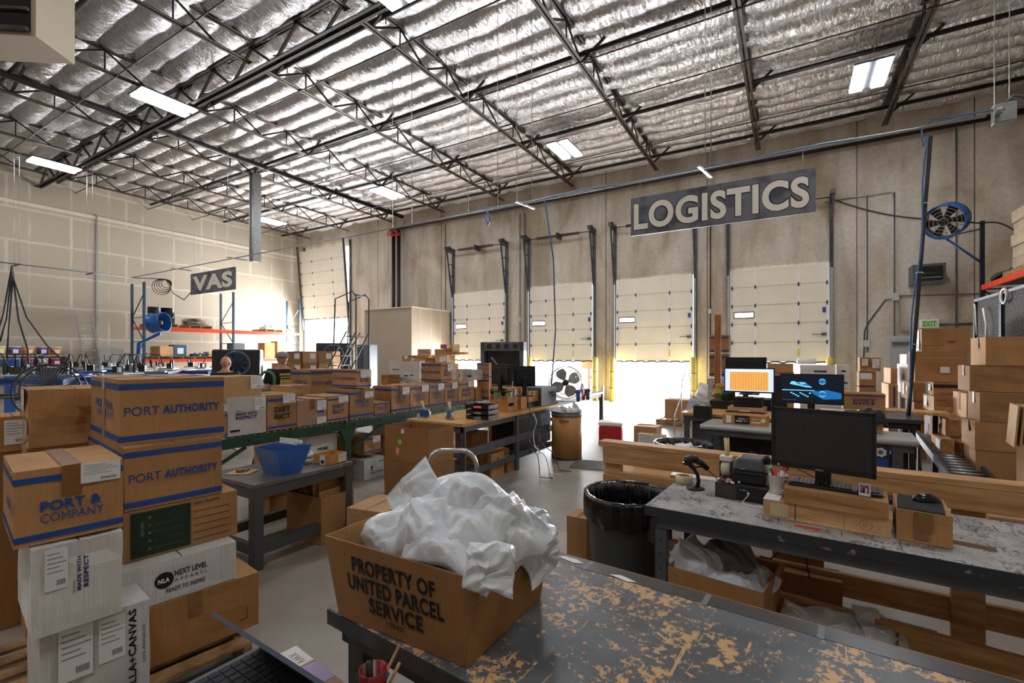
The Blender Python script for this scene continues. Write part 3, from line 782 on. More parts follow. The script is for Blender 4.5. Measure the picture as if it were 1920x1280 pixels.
carton('small green and pink printed carton on top of the whole pile', 850, 826, 862, 645, 653.5, z=9.2, mat=KRAFT_L, prints=[('rect', 'F', 0, .05, .2, .95, M('green_print', '#3f9a3a', .6)), ('rect', 'F', .22, .05, .45, .95, M('magenta_print', '#d0157c', .6)), ('rect', 'F', .5, .2, .7, .9, PAPER)], group=UP)
carton('thin open carton lid sticking out right of the pile top', 872, 850, 878, 660, 664, z=9.25, mat=KRAFT_L, group=UP)
carton('brown box with two labels and a lifted flap left of the pile', 804, 754, 810, 666, 677, z=9.6, labels=[('F', .1, .4, .22, .95), ('F', .35, .05, .48, .5)], group=UP)
carton('small brown box with a peaked open top behind the two-label box', 806, 783, 809, 656, 668, z=9.75, Zb=1.712, H=.13, mat=KRAFT_P, group=UP)
carton('small brown carton beside the rounded box', 812, 797, 818, 671, 680, z=9.4, mat=KRAFT_D, group=UP)
carton('plain dark brown carton left of the white GILDAN box', 727, 715, 731, 703, 722, z=8.3, mat=KRAFT_D, group=UP, D=.3)
carton('brown SPORT-TEK box, upper of two beside the black monitors', 917, 894, 922, 680, 706, z=8.8, prints=[('text', 'F', 'SPORT-TEK', .05, .45, .98, .6, NAVY_INK, 0)] + BDp('F'), group=UP)
carton('brown SPORT-TEK box, lower of two beside the black monitors', 917, 894, 922, 707, 733, z=8.8, Zb=.862, H=.435, prints=[('text', 'F', 'SPORT-TEK', .05, .3, .98, .45, NAVY_INK, 0)] + BDp('F'), group=UP)
# supports hidden behind the row: goods stacked on pallets on the floor
def floor_stack(x, y, ztop, label, n=3, mat=None, sx=.6, sy=.5):
    h = ztop / n
    for k in range(n):
        MB().slab(-sx / 2, sx / 2, -sy / 2, sy / 2, 0, h - .002, mat or KRAFT).slab(-sx / 2, sx / 2, -.0015, .0015, h - .003, h - .0012, BLACK_INK).build('cardboard_box', loc=(x, y, k * h), label=label + (', lowest' if k == 0 else ', %s from the floor' % ORD[k]), cat='box', group='boxes under the pile')
for px, z, zt, n_, sx, sy, t in ((762, 8.62, 1.105, 3, .6, .55, 'brown box stacked on the floor under the white GILDAN box'), (576, 7.3, 1.07, 3, .55, .6, 'brown box in the stack holding up the double-printed box'),
                         (832, 9.6, 1.55, 4, .42, .45, 'brown box in the stack behind the PORT AUTHORITY box'),
                         (782, 9.95, 1.57, 4, .6, .5, 'brown box in the stack below the two-label box'), 
                         (530, 6.85, 1.14, 3, .6, .5, 'brown box in the stack under the low wide tan box'), (722, 8.4, 1.17, 3, .25, .35, 'brown box in the stack under the dark brown carton')):
    p = ray(px) * z; floor_stack(p.x, p.y, zt, t, n_, None, sx, sy)

# under the conveyor
UC = 'boxes stored under the conveyor'
carton('white box printed BELLA+CANVAS low down under the conveyor', 683, 668, 720, 863, 903, X=-5.0, Zb=.0, mat=WHITEB, prints=[('text', 'S', 'BELLA+CANVAS', .35, .22, .92, .34, BLACK_INK, .02), ('rect', 'S', .3, .5, .42, .62, BLACK_INK), ('rect', 'S', .3, .4, .42, .46, BLACK_INK), ('rect', 'S', .7, .75, .95, .8, BLUE_INK)], group=UC, W=.5)
carton('brown banded box with label, on the white BELLA+CANVAS box under the conveyor', 683, 662, 714, 820, X=-5.05, Zb=.335, prints=BDp('S'), labels=[('S', .5, .6, .95, .97)], group=UC, W=.5)
carton('dark brown box behind the conveyor leg under the row', 655, 640, 680, 820, X=-5.3, Zb=.3, mat=KRAFT_D, group=UC, W=.3)
carton('brown box on the floor behind the conveyor leg', 640, 630, 672, 860, X=-5.3, Zb=0, mat=KRAFT_D, group=UC, W=.3, H=.29)
carton('white PRIME box lying under the conveyor rail behind the blue file', 575, 560, 632, 812, X=-5.1, Zb=.48, mat=WHITEB, prints=[('text', 'S', 'PRIME', .35, .1, .7, .3, BLACK_INK, .02)], group=UC, W=.4, H=.22)
carton('brown box on the floor holding up the white PRIME box', 575, 562, 634, 860, X=-5.1, Zb=0, group=UC, W=.4, H=.475)
carton('white box with dark lettering under the far conveyor end', 734, 722, 772, 794, X=-5.1, Zb=.5, mat=WHITEB, prints=[('text', 'S', 'GILDAN', .2, .3, .6, .6, NAVY_INK, .02)], group=UC, W=.4, H=.2)
carton('brown box stacked low beneath the far conveyor end', 732, 720, 775, 850, X=-5.1, Zb=0, group=UC, W=.45, H=.49, prints=BDp('S'))
for i, (px, w_, t) in enumerate(((437, .42, 'with two barcode labels'), (545, .3, 'behind the grey cart leg'))):
    carton('tan box %s on the low shelf seen through the cart' % t, (503, 556)[i], (470, 540)[i], (556, 580)[i], (918, 905)[i], X=-4.55, Zb=.28, H=.24, labels=[('S', .05, .1, .6, .42), ('S', .3, .62, .55, .98)] if i == 0 else [('S', .1, .15, .75, .5)], group='boxes behind the cart', W=.3)
carton('brown box on the floor carrying the barcode-label box behind the cart', 505, 470, 575, 1000, X=-4.6, Zb=0, group='boxes behind the cart', W=.28, H=.275, mat=KRAFT_D)

# ---------------------------------------------------------------- near stacks on the pallet, left foreground
LS = 'boxes stacked on the pallet'
YW = -9
carton('top brown box lettered PORT AUTHORITY with blue bands, highest of its stack', 224, 170, 420, 712, 835, Zb=1.235, yaw=YW, prints=PAp('S') + PCp('F')[2:] + [('rect', 'F', 0, .84, 1, .93, BLUE_INK), ('rect', 'F', 0, .04, 1, .13, BLUE_INK)], tape='C', group=LS)
carton('second brown PORT AUTHORITY box, directly under the top one', 233, 166, 416, 836, 960, Zb=.915, yaw=YW, prints=PAp('S') + BDp('F'), group=LS, H=.318)
carton('brown box with large dark green printed panel, under the PORT AUTHORITY pair', 232, 150, 445, 965, 1057, Zb=.655, yaw=YW, H=.256, prints=[('rect', 'S', .05, .04, .55, .94, GREEN_INK), ('text', 'S', 'READY TO INSPIRE', .58, .88, .82, .93, BLACK_INK, .01)] + [('rect', 'S', .25, .16 + k * .16, .5, .175 + k * .16, M('pale_green_print', '#8fa08a', .8)) for k in range(5)] + [('rect', 'S', .58, .12 + k * .15, .93, .13 + k * .15, BLACK_INK) for k in range(5)] + [('disc', 'S', .2, .17 + k * .16, .03, KRAFT_L) for k in range(5)] + [('vtext', 'S', 'NEXT LEVEL', .13, .45, .155, .75, M('pale_green_print', '#8fa08a', .8), 0)], group=LS)
NLp = [('disc', 'S', .345, .53, .2, BLACK_INK), ('text', 'S', 'NLA', .295, .47, .39, .58, PAPER, .04), ('rect', 'S', .405, .36, .408, .72, BLACK_INK), ('text', 'S', 'NEXT LEVEL', .43, .56, .72, .70, BLACK_INK, .03), ('text', 'S', 'A P P A R E L', .43, .42, .72, .5, BLACK_INK, 0), ('text', 'S', 'READY TO INSPIRE', .36, .2, .7, .31, BLACK_INK, .015)]
carton('long white box printed NEXT LEVEL APPAREL, between green-panel and bottom boxes', 224, 150, 443, 1066, 1156, Zb=.445, yaw=YW, H=.207, mat=WHITEB, prints=NLp, group=LS)
carton('big plain brown box at the bottom of the stack, resting on the pallet', 221, 120, 485, 1165, 1279, Zb=.14, yaw=YW, H=.302, mat=KRAFT_D, prints=[('rect', 'S', .9, .22, .905, .42, BLACK_INK), ('rect', 'S', .84, .2, .905, .215, BLACK_INK)], tape='S', group=LS)
carton('brown box lettered PORT & COMPANY with white packing label, in the nearest stack', 25, -70, 231, 886, 1031, Zb=.948, yaw=YW, W=.5, prints=PCp('S')[:2] + [('text', 'S', 'PORT &', .22, .42, .78, .56, BLUE_INK, .04), ('text', 'S', 'COMPANY', .22, .27, .8, .39, BLUE_INK, .0)] + BDp('F') + [('text', 'F', 'SPORT-TEK', .4, .4, .97, .55, BLUE_INK, .03)], labels=[('S', .58, .72, .97, 1.0)], tape='S', group=LS)
carton('battered white box printed MADE WITH RESPECT sideways, under the PORT & COMPANY box', 57, -60, 231, 1030, 1203, Zb=.59, yaw=YW, H=.352, W=.5, mat=WHITEB, prints=[('vtext', 'S', 'GILDAN', .43, .4, .455, .55, NAVY_INK, 0), ('vtext', 'S', 'MADE WITH', .475, .42, .52, .82, NAVY_INK, .04), ('vtext', 'S', 'RESPECT', .545, .44, .6, .82, NAVY_INK, .04)], labels=[('S', .14, .5, .38, .97)], group=LS, dent=.03)
carton('white BELLA+CANVAS box with sideways lettering, lowest of the nearest stack', 74, -60, 222, 1215, 1400, z=1.88, yaw=YW, Zb=.16, H=.425, W=.45, D=.36, mat=WHITEB, prints=[('vtext', 'S', 'BELLA+CANVAS', .78, .03, .86, .95, BLACK_INK, .03), ('vtext', 'S', 'LOS ANGELES', .92, .35, .95, .75, BLACK_INK, 0)], labels=[('S', .15, .45, .45, .97), ('S', .5, .5, .75, .95)], group=LS, dent=.02)
dn, dd = carton('crumpled brown box with a caved-in side, behind the PORT & COMPANY box', 52, 17, 173, 731, 841, z=2.75, yaw=YW, D=.42, W=.45, dent=.05, labels=[('F', .3, .62, .62, .98)], tape='C', group=LS, mat=KRAFT)
carton('brown box holding up the crumpled box behind the nearest stack', 48, 10, 173, 845, 960, z=2.78, yaw=YW, D=.42, W=.45, group=LS, H=.38, Zb=.77)
carton('brown box on the floor behind the nearest stack', 48, 10, 173, 945, 1060, z=2.8, yaw=YW, D=.42, W=.45, group=LS, Zb=.0, H=.765)
carton('brown box with a white label, cut off by the photo edge beside the crumpled box', -5, -40, 16, 782, 832, z=2.9, yaw=YW, D=.14, W=.3, Zb=1.1, H=.22, labels=[('S', .2, .2, .9, .9)], group=LS)
carton('brown box under the label box at the photo edge', -5, -40, 16, 900, 1000, z=2.9, yaw=YW, D=.14, W=.3, Zb=.0, H=1.095, group=LS, mat=KRAFT_D)
def pallet(x, y, rz, L, Wd, label, z=0, n=7, group='wooden pallets'):
    r = empty('wooden_pallet', (x, y, z), rz, label, 'pallet', group)
    for k in range(3): MB().slab(-L / 2, L / 2, -Wd / 2 + k * (Wd - .04) / 2, -Wd / 2 + k * (Wd - .04) / 2 + .04, .018, .115, WOOD_P).build('stringer', r)
    for k in range(n):
        xx = -L / 2 + k * (L - .09) / (n - 1)
        MB().slab(xx, xx + .09, -Wd / 2, Wd / 2, .117, .135, WOOD_P).build('deck_board', r)
    for xx in (-L / 2, -.045, L / 2 - .09): MB().slab(xx, xx + .09, -Wd / 2, Wd / 2, 0, .016, WOOD_P).build('bottom_board', r)
    return r
pallet(-3.13, .98, radians(-9), 1.0, 1.2, 'weathered wooden pallet on the floor under the left foreground stacks')
# ================================================================ tables and what stands on them
def worn_top(name, base, patch, edge_bias=.0, scale=3.5, thr=.56, rough=.42, streak=True, base2=None):
    m = M(name, base, rough, .0)
    n = m.node_tree.nodes; l = m.node_tree.links; b = n['Principled BSDF']
    tc = n.new('ShaderNodeTexCoord')
    def nz(sc_, st=(1, 1, 1), rot=0, det=6, dist=0, ro=.6):
        mp = n.new('ShaderNodeMapping'); mp.inputs['Scale'].default_value = st; mp.inputs['Rotation'].default_value = (0, 0, rot)
        z = n.new('ShaderNodeTexNoise'); z.inputs['Scale'].default_value = sc_; z.inputs['Detail'].default_value = det; z.inputs['Distortion'].default_value = dist; z.inputs['Roughness'].default_value = ro
        l.new(tc.outputs['Object'], mp.inputs[0]); l.new(mp.outputs[0], z.inputs['Vector']); return z.outputs[0]
    def ramp(s_, a, c_):
        r = n.new('ShaderNodeMapRange'); r.inputs[1].default_value = a; r.inputs[2].default_value = c_; r.interpolation_type = 'SMOOTHSTEP'; l.new(s_, r.inputs[0]); return r.outputs[0]
    def mth(op, a, c_):
        q = n.new('ShaderNodeMath'); q.operation = op; q.use_clamp = op == 'ADD'
        l.new(a, q.inputs[0])
        if isinstance(c_, float): q.inputs[1].default_value = c_
        else: l.new(c_, q.inputs[1])
        return q.outputs[0]
    big = nz(scale * .85, det=2); fine = nz(scale * 5, det=9, ro=.72, dist=.3)
    mask = ramp(mth('ADD', mth('MULTIPLY', big, .36), mth('MULTIPLY', fine, .64)), thr, thr + .012)
    if streak:
        area_ = ramp(nz(scale * .8, det=3), .42, .56)
        for rot, st, t_ in ((.5, (42, 2.2, 1), .66), (-.35, (50, 2.6, 1), .67), (1.5, (60, 3, 1), .68), (2.3, (46, 2.4, 1), .67)):
            s_ = ramp(nz(1, st, rot, 3), t_, t_ + .02)
            mask = mth('ADD', mask, mth('MULTIPLY', s_, area_))
    c = n.new('ShaderNodeMixRGB'); c.inputs[1].default_value = rgb(base); c.inputs[2].default_value = rgb(patch)
    if base2:
        c0 = n.new('ShaderNodeMixRGB'); c0.inputs[1].default_value = rgb(base); c0.inputs[2].default_value = rgb(base2)
        l.new(ramp(nz(5, det=6), .4, .6), c0.inputs[0]); l.new(c0.outputs[0], c.inputs[1])
    l.new(mask, c.inputs[0]); l.new(c.outputs[0], b.inputs['Base Color'])
    return m
SCRATCH = worn_top('scratched_grey_table_paint', '#63676a', '#cfa574', thr=.538, scale=7.5, rough=.36, base2='#53575a')
WORN = worn_top('worn_pale_table_paint', '#b3afaa', '#45464a', thr=.545, scale=13, streak=True, rough=.5, base2='#96938f')
CARTT = worn_top('smudged_cart_top', '#6c6a67', '#8f8a82', thr=.6, scale=3, rough=.35, streak=False, base2='#5d5b58')
EDGE = M('chipped_navy_edge', '#33383f', .45, .1, .6, 14, col2='#9c9690', lo=.28, hi=.36, detail=8)

def bench(name, label, loc, rz, L, Wd, Z, topm, legm, t=.04, legs=None, lip=None, shelf=None, cat='table', apron=.07, lw=.06, group=None, lipm=None, rails=()):
    r = empty(name, loc, rz, label, cat, group)
    MB().slab(0, L, 0, Wd, Z - t, Z, topm, ch=.004).build('table_top', r)
    b = MB()
    b.slab(.03, L - .03, .03, .06, Z - t - apron, Z - t, legm).slab(.03, L - .03, Wd - .06, Wd - .03, Z - t - apron, Z - t, legm)
    b.slab(.03, .06, .03, Wd - .03, Z - t - apron, Z - t, legm).slab(L - .06, L - .03, .03, Wd - .03, Z - t - apron, Z - t, legm)
    b.build('apron', r)
    for lx in (legs or (.04, L - .04 - lw)):
        for ly in (.04, Wd - .04 - lw):
            q = MB().slab(lx, lx + lw, ly, ly + .006, 0, Z - t, legm).slab(lx, lx + .006, ly, ly + lw, 0, Z - t, legm).slab(lx + lw - .006, lx + lw, ly, ly + lw * .6, 0, Z - t, legm)
            q.slab(lx - .01, lx + lw + .01, ly - .01, ly + lw + .01, 0, .012, legm)
            for k in range(8): q.slab(lx + lw * .45, lx + lw * .55, ly - .001, ly + .002, .1 + k * .08, .115 + k * .08, BLACK)
            q.build('leg', r)
    if lip: MB().slab(-.004, L + .004, -.004, .0, Z - lip, Z - .002, lipm or legm).slab(-.004, 0, 0, Wd, Z - lip, Z - .002, lipm or legm).build('edge_band', r)
    if shelf: MB().slab(.05, L - .05, .08, Wd - .08, shelf - .03, shelf, legm).build('shelf', r)
    for (z0, z1, y) in rails: MB().slab(.06, L - .06, y, y + .035, z0, z1, legm).build('rail', r)
    return r

# --- foreground table (scratched) -------------------------------------------------
FT = bench('packing_table', 'dark grey table with scratched tan patches, nearest to the camera under the mail tote', (-1.32, 1.035, 0), radians(-5), 2.75, .835, .86, SCRATCH, STEEL_D, lip=.05, lipm=STEEL_D, legs=(.05, 2.6), lw=.08)
b = MB().slab(.005, 2.745, .755, .832, .8602, .8612, M('dark_edge_tape', '#4a4644', .3, var=.3, vs=18))
b.slab(.0, 2.75, .831, .837, .80, .861, M('bare_board_edge', '#a97b4e', .7, var=.3, vs=20))
for xx in (.55, 1.0, 1.33, 1.8, 2.2): b.slab(xx, xx + .018, .75, .832, .8613, .8617, M('tape_gap', '#74777a', .4))
b.build('edge_tape', FT)
MB().add([(.42, .79, .863), (.5, .775, .863), (.54, .79, .863), (.5, .81, .863), (.44, .81, .863)], [(0, 1, 2, 3, 4)], PAPER).build('torn_sticker_residue', FT)
MB().add([(.66, .765, .863), (.74, .75, .863), (.77, .765, .863), (.7, .785, .863)], [(0, 1, 2, 3)], PAPER).build('torn_sticker_residue', FT)

# --- the mail tote ----------------------------------------------------------------
def tote(name, label, loc, rz, W, D, H, fl, mat, extra=None, t=.006, group=None, cat='box', hole=None, inner=None, sagf=0):
    """open-topped tapered box, flaring by fl each side"""
    b = MB(); inner = inner or mat
    def rect(w_, d_, z, n=9):
        pts = []
        for (x0, y0, x1, y1) in ((-w_, -d_, w_, -d_), (w_, -d_, w_, d_), (w_, d_, -w_, d_), (-w_, d_, -w_, -d_)):
            for k in range(n): 
                f = k / n; pts.append((x0 + (x1 - x0) * f, y0 + (y1 - y0) * f, z - (sagf * sin(pi * f) if z > H * .9 else 0)))
        return pts
    n = 9; N = 4 * n
    lv = [(rect(W / 2, D / 2, 0)), rect(W / 2 + fl, D / 2 + fl, H), rect(W / 2 + fl - t, D / 2 + fl - t, H), rect(W / 2 - t, D / 2 - t, t)]
    vs = [p for q in lv for p in q]; fs = []
    for i in range(3):
        for k in range(N): k2 = (k + 1) % N; fs.append((i * N + k, i * N + k2, (i + 1) * N + k2, (i + 1) * N + k))
    fs.append(tuple(range(N - 1, -1, -1))); fs.append(tuple(3 * N + k for k in range(N)))
    o = len(b.v); b.add(vs, fs, mat)
    for i in range(2 * N, 3 * N + 0): b.m[i] = b.mi(inner)
    b.m[-1] = b.mi(inner)
    if extra: extra(b)
    return b.build(name, loc=loc, rz=rz, label=label, cat=cat, group=group)
def tote_print(b):
    W, D, H, fl = .51, .43, .262, .032
    sl = fl / H
    o = Vector((-W / 2, -D / 2 - .0025, 0)); u = Vector((1, 0, 0)); v = Vector((0, -sl, 1))
    for s_, u0, u1, v0, v1, bd in (('PROPERTY OF', .09, .42, .172, .222, .03), ('UNITED PARCEL', .065, .445, .112, .163, .03), ('SERVICE', .15, .365, .055, .104, .03), ('199401', .22, .29, .03, .048, .0)):
        b.text(s_, o + u * u0 + v * v0, u * (u1 - u0), v * (v1 - v0), BLACK_INK, bd)
    # hand hole in the right wall, staples along the corner
    x = W / 2 + .0025; v2 = Vector((sl, 0, 1)); oo = Vector((x, 0, 0)) + v2 * .19
    b.add([oo + Vector((0, .055 * cos(q), 0)) * 1.0 + v2 * (.016 * sin(q)) + Vector((.0005, 0, 0)) for q in [2 * pi * k / 20 for k in range(20)]], [tuple(range(20))], BLACK_M)
    b.add([oo + Vector((.0008, -.01 + .034 * cos(q), 0)) + v2 * (.011 * sin(q)) for q in [2 * pi * k / 14 for k in range(14)]], [tuple(range(14))], POLY)
    for k in range(7):
        z = .05 + k * .028
        b.slab(x + sl * z, x + sl * z + .0012, -.2, -.185, z, z + .0025, CHROME)
    b.lathe((W / 2 + .026, -D / 2 - .022, .243), [(.0, -.004), (.009, 0), (0, .004)], BLACK_INK, 10)
UPS = tote('mail_tote', 'brown cardboard tote lettered PROPERTY OF UNITED PARCEL SERVICE, heaped with grey mailers', (-.998, 1.237, .8625), radians(0), .51, .43, .262, .032, KRAFT_D, tote_print, inner=INNER)

def mailer(label, c, dims, rot, seed, bend=.5, crump=.03, group='grey poly mailers heaped in the tote', name='poly_mailer', mat=None, nu=64, nv=50, corner=0.0, cat='mailer', freq=4.5, sharp=13):
    """crumpled plastic mailer: a pillow with seamed edges, bent, folded and creased"""
    w_, h_, T = dims; R = Euler([radians(a) for a in rot]).to_matrix(); vs = []; fs = []
    sd = Vector((seed * 3.17, seed * 1.3, seed * 7.7))
    rnd = random.Random(seed * 101 + 7); dirs = []
    for i in range(9):
        q = rnd.random() * pi; dirs.append((cos(q), sin(q), (1.1, 1.4, 1.9, 2.4, 3.1, 3.9, 5.2, 6.5, 8.5)[i] * (.8 + .5 * rnd.random()) * freq / 4.5, rnd.random() * 9, (.9, .85, .75, .62, .5, .42, .32, .25, .2)[i]))
    def tri(t): t = t % 1; return 1 - 4 * abs(t - .5) if True else 0
    def P_(u, v, s):
        k = max(0, (1 - u * u) * (1 - v * v)) ** .4
        p = Vector((w_ * u / 2, h_ * v / 2, s * T / 2 * k)); q = p / max(w_, h_)
        wq = noise.noise_vector(q * 1.7 + sd) * .28; X_ = q.x + wq.x; Y_ = q.y + wq.y; d = 0
        for (cx_, sy_, f_, ph, am) in dirs:
            d += am * tri((X_ * cx_ + Y_ * sy_) * f_ * .62 + ph + (.3 * s if f_ > 2 else 0))
        d = d * crump * .85 + crump * .25 * noise.noise(q * 9 + sd)
        p.z += d * (s * .3 + .7) * (.35 + .65 * k)
        wv = noise.noise_vector(q * 3 + sd * 2) * crump; p.x += wv.x * 1.1; p.y += wv.y * 1.1
        p.z -= bend * (abs(p.x) ** 1.6 + abs(p.y) ** 1.6) / (max(w_, h_) ** .6)
        return R @ p + Vector(c)
    for s in (1, -1):
        for j in range(nv + 1):
            for i in range(nu + 1): vs.append(P_(-1 + 2 * i / nu, -1 + 2 * j / nv, s))
    m1 = (nu + 1) * (nv + 1)
    for s in range(2):
        for j in range(nv):
            for i in range(nu):
                a = s * m1 + j * (nu + 1) + i; q = (a, a + 1, a + nu + 2, a + nu + 1); fs.append(q if s == 0 else q[::-1])
    for i in range(nu):
        fs.append((i, i + m1, i + 1 + m1, i + 1)); a = nv * (nu + 1) + i; fs.append((a, a + 1, a + 1 + m1, a + m1))
    for j in range(nv):
        a = j * (nu + 1); fs.append((a, a + nu + 1, a + nu + 1 + m1, a + m1)); a += nu; fs.append((a, a + m1, a + nu + 1 + m1, a + nu + 1))
    o = MB().add(vs, fs, mat or POLY, True).build(name, label=label, cat=cat, group=group)
    if sharp: o.data.set_sharp_from_angle(angle=radians(sharp))
    return o
def mz(px, py, z): return at_z(px, py, z)
mailer('large crumpled grey mailer filling the front middle of the tote heap', mz(838, 975, 1.42), (.33, .25, .13), (34, 4, 2), 1, .5, .024)
mailer('grey mailer draped over the front rim of the tote, its corner pointing down', mz(850, 1030, 1.33), (.30, .14, .06), (30, 8, 4), 2, .3, .02)
mailer('small folded grey mailer tip hanging over the near corner of the tote', mz(922, 1062, 1.215), (.13, .12, .03), (62, 14, 40), 3, .2, .013)
mailer('grey mailer standing at the left end of the tote heap', mz(722, 1008, 1.52), (.21, .20, .10), (52, -30, 4), 4, .5, .018)
mailer('narrow grey mailer squeezed beside the leftmost standing one', mz(772, 1030, 1.44), (.13, .20, .08), (58, -6, 0), 5, .3, .018)
mailer('flat grey mailer whose left corner sticks out past the tote rim', mz(775, 952, 1.62), (.33, .20, .05), (24, -20, 12), 6, .35, .018)
mailer('grey mailer with a pointed corner rising above the heap', mz(772, 922, 1.64), (.21, .15, .025), (64, -44, 16), 7, .1, .012)
mailer('wide grey mailer arching over the back of the heap', mz(868, 925, 1.62), (.42, .24, .13), (12, 4, -6), 8, .55, .024)
mailer('twisted grey mailer on the top middle of the heap', mz(880, 940, 1.50), (.22, .17, .10), (26, 0, 40), 9, .4, .026, freq=6)
mailer('crumpled grey mailer on the right shoulder of the heap', mz(945, 975, 1.50), (.26, .22, .12), (30, 22, -12), 10, .5, .026, freq=5.5)
mailer('grey mailer bulging out at the far right end of the heap', mz(1000, 995, 1.56), (.19, .2, .09), (24, 42, 10), 11, .5, .025, freq=6)
mailer('grey mailer with a sharp corner hanging over the right rim of the tote', mz(1008, 1040, 1.5), (.15, .13, .02), (38, 58, 20), 12, .2, .012)
mailer('grey mailer lying deep in the tote under the others', (-1.0, 1.25, 1.07), (.45, .38, .1), (0, 0, 5), 13, .1, .015)

# --- things at the lower edge: laptop, cup of brushes, board ----------------------
sd = bench('side_table', 'small dark steel worktop at the bottom edge under the laptop and red cup', (-1.27, .2, 0), radians(-3), .78, .56, .895, STEEL_D, STEEL_D)
A = at_Z(490, 1207, .915); Bq = at_Z(700, 1342, .915); TA = A.lerp(at_Z(398, 1150, 1.13), 1); TB = Bq.lerp(at_Z(640, 1305, 1.13), 1)
hd = (Bq - A); hl = hd.length; hd.normalize(); ang = atan2(hd.y, hd.x)
lp = empty('laptop', (A.x, A.y, .898), ang, 'black laptop with its lid half closed, seen along the lid edge at the bottom', 'laptop')
MB().slab(0, hl, -.25, .0, .0, .016, GREY_P, ch=.003).build('base', lp)
kb = MB()
for r_ in range(6):
    for k in range(17): kb.slab(.02 + k * .0245, .02 + k * .0245 + .021, -.04 - r_ * .026, -.04 - r_ * .026 + .022, .016, .0195, BLACK_M)
kb.build('keyboard', lp)
Rz = Matrix.Rotation(-ang, 3, 'Z'); off = Vector((A.x, A.y, .898))
la, lb, ta, tb_ = [Rz @ (p_ - off) for p_ in (A, Bq, TA, TB)]
nn = (lb - la).cross(ta - la).normalized() * .004
MB().add([la - nn, lb - nn, tb_ - nn, ta - nn, la + nn, lb + nn, tb_ + nn, ta + nn], [(0, 1, 2, 3), (7, 6, 5, 4), (0, 4, 5, 1), (1, 5, 6, 2), (2, 6, 7, 3), (3, 7, 4, 0)], M('slate_laptop_lid', '#4c5260', .35, .4)).build('lid', lp)
bx = MB().slab(-.2, .2, -.03, .03, -.84, 0, KRAFT_P, ch=.002).slab(-.19, -.09, -.027, .027, .0, .0012, PAPER).slab(-.08, .02, -.027, .027, .0, .0014, M('lavender_note', '#b5a3c9', .7))
bx.text('xwv', (-.16, -.012, .0016), (.06, 0, 0), (0, .022, 0), M('tan_ink', '#b8865a', .7), .0)
bx.build('note_box', loc=(-1.075, .82, .84), rz=radians(-8), label='narrow brown carton standing on edge with white and lavender notes behind the laptop lid', cat='box')
p = at_z(700, 1300, 1.12)
cp = MB().lathe((0, 0, 0), [(.03, 0), (.034, .058), (.031, .058), (.027, .008), (0, .008)], M('dark_red_cup', '#7d1714', .35), 24); cup = cp.build('pen_cup', loc=(p.x, p.y, .897), label='dark red cup of brushes and markers at the bottom edge', cat='cup')
def rod(name, px0, py0, px1, py1, z, r, mat, label, tip=None, cat='pen'):
    a = at_z(px0, py0, z); c = at_z(px1, py1, z); b = MB().tube([a, c], r, mat, 10)
    if tip: b.tube([c.lerp(a, .85), c], [r * 1.1, r * 1.1], tip, 10)
    return b.build(name, label=label, cat=cat, group='pens and brushes in the red cup')
rod('black_marker', 694, 1310, 692, 1240, 1.11, .0085, BLACK, 'thick black marker standing leftmost in the red cup')
rod('red_pen', 714, 1310, 721, 1242, 1.14, .0045, RED, 'red pen standing in the dark red cup')
rod('paintbrush', 700, 1310, 749, 1208, 1.12, .0035, WOOD, 'long wooden brush handle leaning right in the red cup', cat='brush')
rod('paintbrush', 712, 1320, 749, 1243, 1.13, .004, WOOD, 'shorter wooden brush handle leaning right in the red cup', cat='brush')
rod('blue_pen', 704, 1310, 728, 1262, 1.12, .0045, BLUE_P, 'blue pen low in the dark red cup')
st = empty('step_stool', (-1.16, 1.0, 0), radians(-5), 'rounded pale grey metal stool seat beside the scratched table leg', 'stool')
MB().lathe((0, 0, 0), [(.0, .60), (.15, .60), (.17, .59), (.17, .56), (.0, .56)], GALV, 28).build('seat', st)
for k in range(4): MB().bar((.12 * cos(k * pi / 2 + .4), .12 * sin(k * pi / 2 + .4), .57), (.17 * cos(k * pi / 2 + .4), .17 * sin(k * pi / 2 + .4), 0), .03, .03, GALV).build('leg', st)
st.location = (-1.52, .92, 0)

# --- hand truck behind the tote ---------------------------------------------------
p = ray(848) * 3.3
ht = empty('hand_truck', (p.x, p.y, 0), TH, 'silver hand truck with a rounded top handle behind the heap of mailers', 'hand truck')
w_ = .172
arc = [(-w_, 0, .12), (-w_, 0, .9)] + [(-w_ + .1 - .1 * cos(q), 0, .9 + .135 * sin(q)) for q in [pi / 2 * k / 7 for k in range(1, 8)]] + [(w_ - .1 + .1 * sin(q), 0, .9 + .135 * cos(q)) for q in [pi / 2 * k / 7 for k in range(0, 8)]] + [(w_, 0, .12)]
MB().tube(arc, .0165, CHROME, 14).build('handle_frame', ht)
for z in (.3, .55, .8): MB().tube([(-w_, 0, z), (w_, 0, z)], .012, CHROME, 8).build('cross_bar', ht)
MB().slab(-.2, .2, -.22, .02, .0, .01, CHROME).build('toe_plate', ht)
for s_ in (-1, 1): MB().lathe((s_ * .2, .1, .11), [(.03, -.02), (.1, -.03), (.11, 0), (.1, .03), (.03, .02)], RUBBER, 20, Matrix.Rotation(pi / 2, 3, 'Y')).build('wheel', ht)

